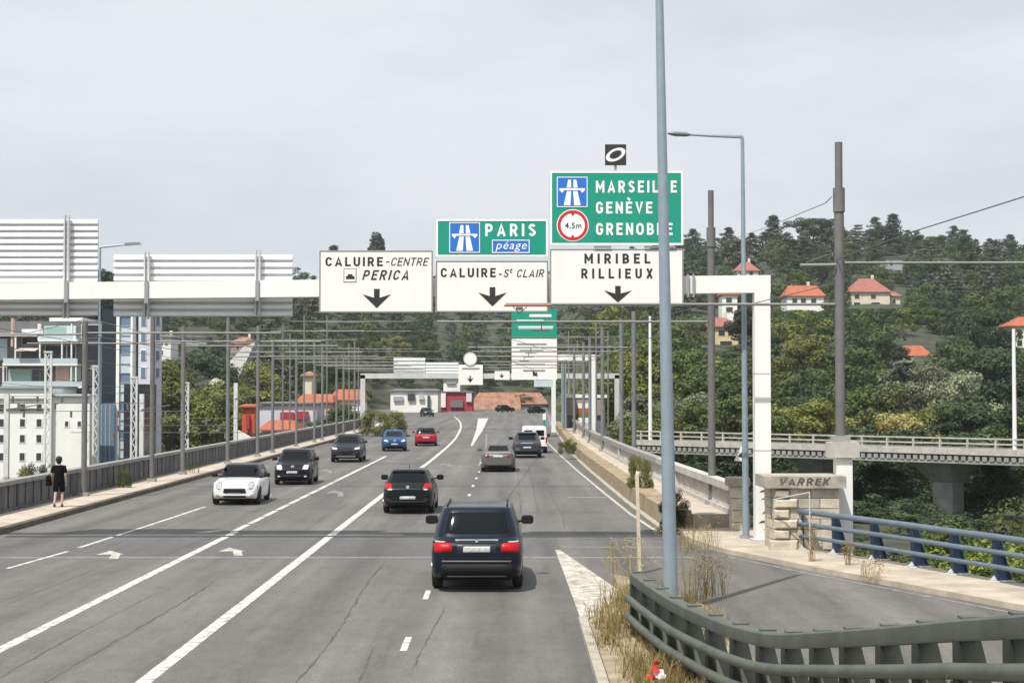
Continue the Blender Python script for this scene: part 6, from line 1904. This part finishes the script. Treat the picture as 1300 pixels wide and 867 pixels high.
def car_px(name, label, px, py, S, toward=False, dy=None, rz=0.0, group='cars on the bridge'):
    p = gnd(px, py)
    off = S['L'] / 2 - (0.78 if dy is None else dy)
    return build_car(name, label, p.x * (1 + 0.0), p.y + off, (math.pi if toward else 0) + rz, S, group)
car_px('car', 'dark blue estate SUV with lit red tail lamps, nearest the camera', 606, 747, S1)

S2 = dict(L=4.10, W=1.74, H=1.47, paint='paint_green_black', rw=0.31, clr=0.19, base=0.61, yo=0.01, r_rear=0.42, r_front=0.45, tap=0.10,
          top=[(-.5, 0.93), (-.45, 1.00), (-.2, 1.00), (.15, .97), (.3, .92), (.44, .80), (.5, .66)],
          gh=(-0.47, 0.26, -0.35, 0.02, 0.94, 0.68, 0.98), crown=0.07,
          rear_window=trap(0.64, 0.53, 1.02, 1.385), windscreen=trap(0.66, .54, 1.03, 1.36), side=[rect4(-.35, .45, 1.05, 1.30), rect4(-1.1, -.42, 1.06, 1.28)],
          patches=[('tail_light', 'r', [(0.50, 0.84), (0.76, 0.82), (0.79, 1.03), (0.56, 1.02)], 'tail_red', True, 0.022), ('tail_lens', 'r', [(0.53, 0.80), (0.66, 0.795), (0.68, 0.845), (0.53, 0.845)], 'lamp_clear', True, 0.022),
                   ('bumper', 'r', rect4(-.76, .76, .26, .44), 'plastic', False, 0.025), ('tailgate_seam', 'r', rect4(-.66, .66, .475, .484), 'underbody', False, .012), ('tailgate_seam', 'r', [(.66, .48), (.668, .48), (.70, .82), (.69, .82)], 'underbody', True, .012), ('reflector', 'r', rect4(.52, .70, .47, .505), 'tail_dark', True, 0.02), ('badge', 'r', rect4(-.055, .055, .84, .95), 'chrome', False, 0.02)] + PLATE_R(.545, .27, .055),
          boxes=[('spoiler', (-.55, .55, -1.50, -1.22, 1.375, 1.405), 'paint_green_black'), ('antenna', (-.01, .01, -1.0, -.98, 1.45, 1.6), 'plastic')], mirpaint='paint_green_black', mir=(0.62, 1.10), ms=(0.24, 0.18))
car_px('car', 'dark green black hatchback with red tail lights ahead of the SUV', 519, 651, S2, dy=0.7)

S3 = dict(L=3.83, W=1.73, H=1.41, paint='paint_white', rw=0.315, clr=0.17, base=0.65, yo=0.02, r_rear=0.3, r_front=0.42, tap=0.08, rim='rim_dark',
          top=[(-.5, .86), (-.45, .93), (.0, .95), (.22, .94), (.30, .905), (.40, .86), (.46, .79), (.5, .66)],
          gh=(-0.45, 0.225, -0.37, 0.06, 0.93, 0.72, 0.93), crown=0.045, roofpaint='paint_black',
          windscreen=trap(0.72, 0.60, 0.955, 1.35), rear_window=trap(.6, .5, 1.0, 1.28), side=[rect4(-.62, .52, .99, 1.29), rect4(-1.45, -.68, 1.0, 1.27)],
          discs=[('headlight_rim', .575, .705, .135, .145, 'chrome', 'f', .014), ('headlight', .575, .705, .112, .122, 'lamp_grey', 'f', .024)],
          patches=[
                   ('grille', 'f', [(-.44, .42), (.44, .42), (.38, .62), (-.38, .62)], 'plastic', False, 0.02), ('grille_bar', 'f', rect4(-.40, .40, .575, .60), 'chrome', False, 0.026),
                   ('lower_intake', 'f', rect4(-.42, .42, .27, .35), 'plastic', False, 0.02), ('chin', 'f', rect4(-.62, .62, .19, .235), 'plastic', False, 0.02), ('fog_light', 'f', rect4(.56, .68, .33, .42), 'panel_grey', True, .02)] + PLATE_F(.47, .26, .055),
          mirpaint='plastic', mir=(.42, 1.02), ms=(.22, .16), boxes=[])
car_px('car', 'small white hatchback with round headlights driving toward the camera', 300, 640, S3, True, dy=0.62, rz=0.02)

S4 = dict(L=3.76, W=1.68, H=1.53, paint='paint_black', rw=0.31, clr=0.20, base=0.635, yo=0.0, r_rear=0.3, r_front=0.34, tap=0.07,
          top=[(-.5, .95), (-.44, 1.02), (.2, 1.02), (.3, .98), (.42, .90), (.5, .72)], gh=(-0.47, 0.27, -0.41, 0.10, 0.95, 0.76, 1.0), crown=0.05,
          windscreen=trap(0.66, 0.57, 1.04, 1.44), rear_window=trap(.6, .52, 1.05, 1.4), side=[rect4(-.4, .55, 1.05, 1.40), rect4(-1.2, -.46, 1.05, 1.40)],
          patches=[('headlight', 'f', [(.42, .70), (.68, .68), (.72, .90), (.50, .88)], 'lamp_clear', True, .02), ('grille', 'f', rect4(-.32, .32, .70, .78), 'plastic', False, .02), ('lower_intake', 'f', rect4(-.48, .48, .28, .44), 'plastic', False, .02), ('fog_light', 'f', rect4(.52, .64, .34, .42), 'lamp_clear', True, .02), ('badge', 'f', rect4(-.07, .07, .76, .86), 'chrome', False, .02)] + PLATE_F(.56),
          mir=(.55, 1.12), ms=(.22, .18), mirpaint='paint_black', boxes=[])
car_px('car', 'black compact hatchback driving toward the camera behind the white one', 372, 615, S4, True, dy=0.6, rz=0.02)

S5 = dict(L=4.5, W=1.86, H=1.60, paint='paint_slate', rw=0.34, clr=0.24, base=0.60, yo=0.0, r_rear=0.3, r_front=0.4, tap=0.08,
          top=[(-.5, 1.0), (-.44, 1.06), (.15, 1.06), (.27, 1.03), (.42, .95), (.5, .76)], gh=(-0.46, 0.22, -0.38, 0.05, 0.95, 0.73, 1.05), crown=0.06,
          windscreen=trap(.72, .58, 1.09, 1.49), rear_window=trap(.66, .54, 1.09, 1.46), side=[rect4(-.4, .45, 1.1, 1.44), rect4(-1.4, -.46, 1.1, 1.42)],
          patches=[('headlight', 'f', [(.50, .76), (.82, .78), (.80, .90), (.52, .86)], 'lamp_clear', True, .02), ('grille', 'f', [(-.36, .46), (.36, .46), (.44, .84), (-.44, .84)], 'plastic', False, .02), ('side_intake', 'f', rect4(.54, .80, .40, .58), 'plastic', True, .02), ('silver_chin', 'f', rect4(-.6, .6, .30, .37), 'panel_grey', False, .024)] + PLATE_F(.60),
          mir=(.52, 1.16), mirpaint='paint_slate', boxes=[('roof_rail', (.60, .63, -1.4, .2, 1.555, 1.60), 'panel_grey'), ('roof_rail', (-.63, -.60, -1.4, .2, 1.555, 1.60), 'panel_grey')])
car_px('car', 'dark slate SUV with a wide grille driving toward the camera', 439.5, 586.5, S5, True, rz=0.02)

S6 = dict(L=4.06, W=1.73, H=1.45, paint='paint_blue', rw=0.31, clr=0.18, base=0.635, r_rear=.3, r_front=.45, tap=.09,
          top=[(-.5, .92), (-.44, .98), (.15, .98), (.28, .93), (.42, .82), (.5, .64)], gh=(-0.46, 0.28, -0.36, 0.04, 0.94, 0.70, .97), crown=.06,
          windscreen=trap(.68, .55, 1.0, 1.36), rear_window=trap(.6, .5, 1.02, 1.3), side=[rect4(-.35, .5, 1.02, 1.3), rect4(-1.1, -.42, 1.03, 1.28)],
          patches=[('headlight', 'f', [(.44, .66), (.74, .70), (.72, .82), (.48, .76)], 'lamp_clear', True, .02), ('grille', 'f', rect4(-.4, .4, .62, .70), 'plastic', False, .02), ('lower_intake', 'f', rect4(-.5, .5, .28, .44), 'plastic', False, .02), ('badge', 'f', rect4(-.07, .07, .64, .80), 'chrome', False, .02)] + PLATE_F(.50), mir=(.55, 1.06), boxes=[])
car_px('car', 'bright blue hatchback driving toward the camera beyond the slate SUV', 498.5, 572.5, S6, True, rz=0.10)

S7 = dict(S3); S7.update(discs=[], paint='paint_red', roofpaint='paint_black', L=3.82, H=1.41,
          patches=[('tail_light', 'r', rect4(.50, .68, .66, .86), 'tail_red', True, .02), ('bumper', 'r', rect4(-.7, .7, .24, .40), 'plastic', False, .02), ('tail_trim', 'r', rect4(-.36, .36, .80, .84), 'chrome', False, .02)] + PLATE_R(.66, .26, .06), mirpaint='paint_red')
car_px('car', 'small red hatchback with a black roof seen from behind', 539.5, 566, S7, False, dy=.6, rz=0.06)

S8 = dict(L=4.46, W=1.80, H=1.42, paint='paint_silver', rw=0.32, clr=0.17, base=0.59, yo=.02, r_rear=.34, r_front=.45, tap=.09,
          top=[(-.5, .96), (-.46, 1.02), (-.36, 1.03), (-.25, 1.0), (.12, .97), (.25, .93), (.42, .82), (.5, .66)], gh=(-0.375, 0.22, -0.20, 0.03, .92, .66, .98), crown=.06,
          rear_window=trap(.62, .49, 1.045, 1.33), windscreen=trap(.68, .53, 1.0, 1.33), side=[rect4(-.2, .4, 1.02, 1.28), rect4(-.85, -.26, 1.03, 1.27)],
          patches=[('tail_light', 'r', [(.44, .76), (.78, .78), (.80, .90), (.44, .90)], 'tail_dark', True, .02), ('boot_lip', 'r', rect4(-.7, .7, .985, 1.005), 'panel_grey', False, .014), ('diffuser', 'r', rect4(-.66, .66, .24, .36), 'plastic', False, .024), ('exhaust', 'r', rect4(.46, .60, .27, .31), 'chrome', True, .03)] + PLATE_R(.80, .26, .055), mir=(.45, 1.06), boxes=[('antenna', (-.02, .02, -.8, -.66, 1.40, 1.46), 'paint_silver')])
car_px('car', 'silver grey saloon seen from behind in the right lane', 632.5, 598.5, S8)

S9 = dict(S1); S9.update(L=4.45, W=1.84, H=1.60, paint='paint_steelblue', rw=.34,
          top=[(-.5, 1.0), (-.44, 1.08), (-.2, 1.06), (.15, 1.03), (.28, .99), (.42, .9), (.5, .74)], gh=(-0.46, 0.235, -0.30, 0.05, .945, .70, 1.05),
          rear_window=trap(.64, .52, 1.10, 1.46), windscreen=trap(.7, .56, 1.08, 1.48), side=[rect4(-.5, .3, 1.1, 1.42), rect4(-1.2, -.56, 1.1, 1.40)],
          patches=[('tail_light', 'r', rect4(.40, .80, .90, .98), 'tail_dark', True, .02), ('light_bar', 'r', rect4(-.40, .40, .935, .96), 'panel_grey', False, .016), ('bumper', 'r', rect4(-.8, .8, .28, .44), 'plastic', False, .02)] + PLATE_R(.66, .26, .055), mir=(.66, 1.16),
          boxes=[('spoiler', (-.56, .56, -1.52, -1.2, 1.515, 1.55), 'paint_steelblue')])
car_px('car', 'steel blue SUV seen from behind, overlapping the white van', 669, 581, S9)

# --- white box van in front of it
def van(label, px, py):
    p = gnd(px, py)
    y0 = p.y - .6
    t = thing('van', label, 'van', (p.x - 0.1, y0 + 2.4, 0.006), 0.0)
    t.scale = (0.95, 0.95, 0.86)
    g = MB().hexa([(-.92, -2.4, .42), (.92, -2.4, .42), (.92, 1.2, .42), (-.92, 1.2, .42), (-.84, -2.36, 2.02), (.84, -2.36, 2.02), (.84, 1.0, 2.02), (-.84, 1.0, 2.02)])
    g.hexa([(-.84, -2.36, 2.02), (.84, -2.36, 2.02), (.84, 1.0, 2.02), (-.84, 1.0, 2.02), (-.74, -2.26, 2.10), (.74, -2.26, 2.10), (.74, .9, 2.10), (-.74, .9, 2.10)])
    put('body', g, 'paint_van', t, local=True)
    put('cab', MB().hexa([(-.90, 1.2, .42), (.90, 1.2, .42), (.84, 2.4, .42), (-.84, 2.4, .42), (-.84, 1.02, 1.96), (.84, 1.02, 1.96), (.78, 1.5, 1.90), (-.78, 1.5, 1.90)]), 'paint_van', t, local=True)
    for sx in (-1, 1):
        d_ = put('rear_door', MB().box(min(sx * .01, sx * .80), max(sx * .01, sx * .80), -2.425, -2.403, .55, 1.92), 'paint_van', t, local=True)
        put('door_window', MB().box(min(sx * .12, sx * .70), max(sx * .12, sx * .70), -2.434, -2.426, 1.35, 1.80), 'car_glass', d_, local=True)
        put('tail_light', MB().box(min(sx * .81, sx * .915), max(sx * .81, sx * .915), -2.44, -2.38, .80, 1.25), 'tail_red', t, local=True)
        put('mirror', MB().box(min(sx * 1.0, sx * 1.2), max(sx * 1.0, sx * 1.2), 1.2, 1.3, 1.15, 1.45), 'plastic', t, local=True)
        for yw_ in (-1.6, 1.5):
            w_ = put('wheel', MB().tube([(sx * .70, yw_, .32), (sx * .92, yw_, .32)], .32, 20), 'tyre', t, smooth=50, local=True)
            put('rim', MB().tube([(sx * .921, yw_, .32), (sx * .935, yw_, .32)], .2, 16), 'rim', w_, smooth=50, local=True)
    put('bumper', MB().box(-.9, .9, -2.47, -2.402, .36, .54), 'plastic', t, local=True)
    put('underbody', MB().box(-.6, .6, -2.2, 2.1, .22, .44), 'underbody', t, local=True)
    put('number_plate', MB().box(-.26, .26, -2.447, -2.426, .62, .73), 'plate', t, local=True)
van('white delivery van in the right lane half hidden by the steel blue SUV', 680, 575)
# far cars
S10 = dict(S5); S10.update(paint='paint_paint' if False else 'paint_slate')
car_px('car', 'dark grey car far off in the left lanes by the depot', 541.5, 529, S10, True, rz=0.25)
S11 = dict(S5); S11.update(paint='paint_black')
car_px('car', 'dark car far off turning in front of the terracotta roof, left one', 641, 523, S11, False, rz=-0.9)
S12 = dict(S4); S12.update(paint='paint_black')
car_px('car', 'dark car far off in front of the terracotta roof, right one', 681, 525, S12, False, rz=-0.9)

# ------------------------------------------------------------------ the walker
def skin_mesh(name, verts, edges, radii, m, parent, sub=2):
    me = bpy.data.meshes.new(name)
    me.from_pydata(verts, edges, [])
    o = bpy.data.objects.new(name, me)
    C.objects.link(o)
    md = o.modifiers.new('s', 'SKIN')
    sv = me.skin_vertices[0].data
    for i, r_ in enumerate(radii):
        sv[i].radius = (r_, r_) if not hasattr(r_, '__len__') else r_
        sv[i].use_root = (i == 0)
    md.use_smooth_shade = True
    sb = o.modifiers.new('u', 'SUBSURF'); sb.levels = sub; sb.render_levels = sub
    bpy.context.view_layer.update()
    m2 = bpy.data.meshes.new_from_object(o.evaluated_get(bpy.context.evaluated_depsgraph_get()))
    bpy.data.objects.remove(o)
    m2.name = name; m2.materials.clear(); m2.materials.append(MATS[m]); m2.shade_smooth()
    o = bpy.data.objects.new(name, m2); C.objects.link(o); o.parent = parent
    return o
pw = gnd(74.5, 643.5, 0.16)
pe = thing('person', 'person in black top and shorts walking away along the left sidewalk', 'person', (pw.x, pw.y, 0.162), 0.0)
pe.scale = (0.98, 0.98, 0.98)
V = [(0, 0, .92), (0, .0, 1.08), (0, .01, 1.26), (0, .0, 1.40), (0, .0, 1.48), (0, .01, 1.56), (0, .015, 1.66),   # pelvis..head
     (.09, 0, .88), (.10, .10, .50), (.10, .02, .11), (.10, .14, .045),          # right leg (swinging a little forward)
     (-.09, 0, .88), (-.09, -.06, .50), (-.10, -.20, .14), (-.10, -.10, .05),      # left leg
     (.17, 0, 1.38), (.235, -.03, 1.12), (.235, .06, .90), (.235, .09, .82),
     (-.17, 0, 1.38), (-.245, -.02, 1.12), (-.25, .06, .90), (-.25, .08, .82)]
E = [(0, 1), (1, 2), (2, 3), (3, 4), (4, 5), (5, 6), (0, 7), (7, 8), (8, 9), (9, 10), (0, 11), (11, 12), (12, 13), (13, 14), (3, 15), (15, 16), (16, 17), (17, 18), (3, 19), (19, 20), (20, 21), (21, 22)]
Rr = [(.14, .10), (.13, .09), (.145, .10), (.12, .08), .05, .085, .075, .085, .055, .038, .035, .085, .055, .038, .035, .055, .042, .034, .03, .055, .042, .034, .03]
skin_mesh('body', V, E, Rr, 'skin', pe)
for sx in (1, -1):       # five short fingers on each hand
    bx_, by_, bz_ = (.236 if sx > 0 else -.25), .085, .81
    FV, FE, FR = [(bx_, by_, bz_)], [], [.032]
    for k in range(4):
        dy = (-.027 + .018 * k); ln = (.062, .075, .07, .055)[k]
        i = len(FV)
        FV += [(bx_, by_ + dy, bz_ - .04), (bx_ - sx * .006, by_ + dy + .004, bz_ - .04 - ln * .5), (bx_ - sx * .018, by_ + dy + .006, bz_ - .04 - ln)]
        FE += [(0, i), (i, i + 1), (i + 1, i + 2)]; FR += [.0095, .009, .007]
    i = len(FV)
    FV += [(bx_ - sx * .012, by_ + .038, bz_ - .012), (bx_ - sx * .02, by_ + .052, bz_ - .05)]; FE += [(0, i), (i, i + 1)]; FR += [.011, .008]
    skin_mesh('hand', FV, FE, FR, 'skin', pe, 1)
skin_mesh('shirt', [(0, 0, .80), (0, 0, 1.06), (0, .01, 1.26), (0, 0, 1.40), (0, 0, 1.455), (.18, 0, 1.385), (.236, -.025, 1.16), (-.18, 0, 1.385), (-.246, -.02, 1.16)],
          [(0, 1), (1, 2), (2, 3), (3, 4), (3, 5), (5, 6), (3, 7), (7, 8)], [(.215, .15), (.185, .13), (.19, .135), (.16, .115), .07, .08, .075, .08, .075], 'black_cloth', pe)
skin_mesh('shorts', [(0, 0, .92), (0, 0, 1.10), (.095, .01, .84), (.105, .085, .50), (-.095, 0, .84), (-.095, -.06, .50)], [(0, 1), (0, 2), (2, 3), (0, 4), (4, 5)], [(.185, .135), (.165, .12), .12, .10, .12, .10], 'black_cloth', pe)
skin_mesh('hair', [(0, -.03, 1.48), (0, -.025, 1.58), (0, -.005, 1.68), (0, .0, 1.77)], [(0, 1), (1, 2), (2, 3)], [(.06, .05), (.115, .10), (.125, .125), (.085, .085)], 'hair', pe)
for sx in (1, -1):
    V2 = [(.10, .02, .10), (.10, .04, .04), (.10, .16, .035)] if sx > 0 else [(-.10, -.20, .13), (-.10, -.18, .05), (-.10, -.07, .04)]
    skin_mesh('shoe', V2, [(0, 1), (1, 2)], [.045, .05, .038], 'shoe', pe)
bagp = (pw.x - 0.33, pw.y - 0.02, 0.16 + .72)
bg_ = thing('bag', 'dark shoulder bag hanging at the left side of the walker', 'bag', bagp)
g = MB().box(-.07, .07, -.15, .15, 0, .30)
g.hexa([(-.07, -.15, .30), (.07, -.15, .30), (.07, .15, .30), (-.07, .15, .30), (-.035, -.12, .35), (.035, -.12, .35), (.035, .12, .35), (-.035, .12, .35)])
put('pouch', g, 'black_cloth', bg_, local=True)
put('strap', MB().tube([(0, -.1, .33), (.10, -.04, .60), (.16, .0, .66), (.11, .05, .6), (0, .1, .33)], .012, 6), 'black_cloth', bg_, local=True)

# ------------------------------------------------------------------ weeds, stake, litter
def blades(spots, per, h, w_, lean, seed):
    r_ = np.random.RandomState(seed)
    Qs = []
    for (cx, cy, cz, rad, hh) in spots:
        n = int(per)
        a = r_.rand(n) * 6.283; rr = rad * np.sqrt(r_.rand(n))
        B = np.stack([cx + rr * np.cos(a), cy + rr * np.sin(a), np.full(n, cz)], 1)
        ht = h * hh * (0.4 + 0.75 * r_.rand(n))
        d = r_.normal(size=(n, 2)) * lean * ht[:, None]
        T_ = B + np.stack([d[:, 0], d[:, 1], ht], 1)
        M_ = B + np.stack([d[:, 0] * .3, d[:, 1] * .3, ht * .6], 1)
        th = r_.rand(n) * 6.283
        s = np.stack([np.cos(th), np.sin(th), np.zeros(n)], 1) * (w_ * (0.6 + .8 * r_.rand(n)))[:, None]
        Qs.append(np.stack([B - s, B + s, M_ + s * .8, M_ - s * .8], 1)); Qs.append(np.stack([M_ - s * .8, M_ + s * .8, T_ + s * .12, T_ - s * .12], 1))
    return np.concatenate(Qs).astype(np.float32)
def stuff(name, label, cat, Q, m):
    o_ = bpy.data.objects.new(name, quads_mesh(name, Q, [m])); C.objects.link(o_)
    return tag(o_, label, cat, kind='stuff')
def isl_z(x, y):
    t_ = (x - IL(y)) / max(.1, RLX(y) - IL(y))
    return 0.10 + (RZ(y) - 0.01) * min(1, max(0, t_)) - 0.02
r = random.Random(3)
sp = []
for _ in range(120):
    y = r.uniform(17, 32.5); x = r.uniform(IL(y) + .12, RLX(y) - .1)
    if r.random() < 0.35 and x > IL(y) + 1.0 and y > 24: continue
    sp.append((x, y, isl_z(x, y), r.uniform(.12, .3), r.uniform(.4, 1.0)))
for _ in range(190):
    y = r.uniform(13, 33); x = r.uniform(IL(y) + .06, RLX(y) - .05)
    sp.append((x, y, isl_z(x, y), r.uniform(.15, .35), r.uniform(.18, .4)))
for px, py in ((776, 772), (785, 790), (792, 775), (770, 800), (783, 810), (800, 785)):
    q = gnd(px, py, .08); sp.append((q.x, q.y, .08, .22, 1.7))
for px, py in ((800, 858), (820, 862), (835, 860), (850, 865), (812, 848), (862, 866)):
    q = gnd(px, py, .1); sp.append((q.x, q.y, isl_z(q.x, q.y), .25, 1.1))
stuff('dry_grass', 'straw coloured dry grass on the traffic island', 'grass', blades(sp, 34, .37, .006, .36, 4), 'dry_grass')
sp = []
for _ in range(50):
    y = r.uniform(17, 31); x = r.uniform(IL(y) + .1, RLX(y) - .1)
    sp.append((x, y, isl_z(x, y), r.uniform(.1, .25), r.uniform(.4, .9)))
stuff('green_grass', 'green grass among the dry stalks of the island', 'grass', blades(sp, 26, .34, .007, .35, 6), 'green_grass')
# tall dry weeds behind the barrier and by the walk
def weed(label, px, py, D, h, n=46, rad=.28, m='dry_grass', z=None):
    q = at(px, py, D); z = (0.08 if z is None else z)
    Q = blades([(q.x, D, z, rad, 1.0)], n, h, .006, .22, int(px))
    r_ = np.random.RandomState(int(px) + 1)
    cl = [(q.x + r_.normal() * rad * .8, D + r_.normal() * rad * .8, z + h * r_.uniform(.35, 1.0), .10, 1.0) for _ in range(22)]
    Q2 = cloud(cl, 1500, .014, int(px))
    t = thing('weed', label, 'weed', (q.x, D, z), group='weeds')
    o_ = put('stalks', quads_mesh('stalks', np.concatenate([Q, Q2]), [m]), None, t)
    o_['kind'] = 'stuff'
    return t
weed('tall dry weed right of the nearest lamp post', 884, 755, 31.0, 1.0, 46, .30)
weed('second dry weed leaning beside the tall one right of the lamp', 905, 750, 31.6, .7, 40, .3)
weed('dry weed clump at the end of the right walkway', 893, 706, 40.8, .75, 60, .5, z=.12)
weed('small dry weed at the corner of the ramp walk', 868, 700, 42.0, .5, 40, .4, z=.05)
weed('thin dry stalks left of the nearest lamp post', 786, 735, 34.5, .9, 16, .35)
weed('dry stalk in front of the cream stake', 800, 760, 31.0, 1.1, 14, .25)
weed('little dry weed on the ramp walk below the blue railing', 1106, 742, 34.2, .4, 40, .22, z=.13)
weed('single dry weed on the ramp walk near the stone pier', 1031, 725, 37.6, .75, 18, .08, z=.13)
weed('small yellow weed on the ramp walk left of the first blue post', 1078, 728, 36.8, .55, 22, .1, z=.13)
weed('green weed between the posts of the green barrier', 1215, 850, 12.4, .55, 60, .10, 'leaf_bright', z=RZ(12.4) + .02)
weed('weed tuft at the foot of the left kerb', 246, 602, 79, .6, 40, .3, 'leaf_mid', z=.15)
q = gnd(812, 728)
o = thing('marker_stake', 'thin cream wooden stake standing behind the tip of the barrier', 'stake', q)
qt = at(808.5, 602, q.y)
put('shaft', MB().bar(q, qt, 0.075, 0.075), 'stake', o)
put('pointed_top', MB().hexa([qt + Vector(v) for v in ((-.035, -.035, -.01), (.035, -.035, -.01), (.035, .035, -.01), (-.035, .035, -.01), (-.012, -.012, .07), (.012, -.012, .07), (.012, .012, .07), (-.012, .012, .07))]), 'stake', o)
# thin handrail frame on the pier
hr = thing('handrail', 'thin white bent handrail in front of the stone pier', 'handrail', at(1028, 705, 39.6))
put('upright', MB().tube([(at(1028, 660, 39.6).x, 39.6, 0.12), (at(1028, 660, 39.6).x, 39.6, at(1028, 625, 39.6).z)], .02, 8), 'foot_plate', hr, smooth=50)
put('top_bar', MB().tube([at(1028, 625, 39.6), at(982, 634, 40.3)], .018, 8), 'foot_plate', hr, smooth=50)
# litter
lq = gnd(833, 855, 0.3)
lt = thing('crumpled_packet', 'crumpled red and white packet lying in the grass by the barrier', 'litter', lq)
for i, (dx, dz, s, m_) in enumerate(((0, .03, .10, 'litter_red'), (.05, .0, .09, 'litter_white'), (-.06, -.04, .08, 'litter_red'), (.02, .14, .06, 'litter_red'), (.07, -.05, .07, 'litter_white'))):
    rr_ = random.Random(i)
    vs = [(lq.x + dx + rr_.uniform(-1, 1) * s, lq.y + rr_.uniform(-1, 1) * s * .6, lq.z + dz + rr_.uniform(-.6, .8) * s) for _ in range(9)]
    bm = bmesh.new()
    for v in vs: bm.verts.new(v)
    bmesh.ops.convex_hull(bm, input=bm.verts)
    me = bpy.data.meshes.new('fold'); bm.to_mesh(me); bm.free(); me.materials.append(MATS[m_])
    o_ = put('fold', me, None, lt)
    o_.location = -lq
# sprayed letters on the pier cap and the gantry foot
fcap = Face(DP - .14)
sign_text(fcap, 'VARREK', 987, 1054, 606.5, 616, 'grafitti_ink', pier, lift=.001, stroke=.2, gap=.2, shear=.2, name='sprayed_letters', rough=.07)
fgl = Face(DG - .203)
for i, (a, b, c, d) in enumerate(((963, 976, 621, 625), (965, 977, 631, 634), (966, 977, 648, 652), (962, 974, 660, 664), (968, 977, 669, 672))):
    fgl.poly([(a, d), (b, d - 1), (b - 2, c), (a + 3, c + 1)], 'sprayed_mark', 'grafitti_ink', ga, .001, .003)

# ------------------------------------------------------------------ summer haze
hz = MB().box(-900, 900, -60, 1500, -9, 130)
m = bpy.data.materials.new('haze'); m.use_nodes = True
t_ = m.node_tree; t_.nodes.clear()
ou = t_.nodes.new('ShaderNodeOutputMaterial'); pv = t_.nodes.new('ShaderNodeVolumePrincipled')
pv.inputs['Color'].default_value = (0.93, 0.96, 1.0, 1)
pv.inputs['Density'].default_value = 0.00014
pv.inputs['Anisotropy'].default_value = 0.2
t_.links.new(pv.outputs['Volume'], ou.inputs['Volume'])
MATS['haze'] = m
tag(put('haze', hz, 'haze'), 'thin pale summer haze over the whole valley', 'haze', kind='stuff')
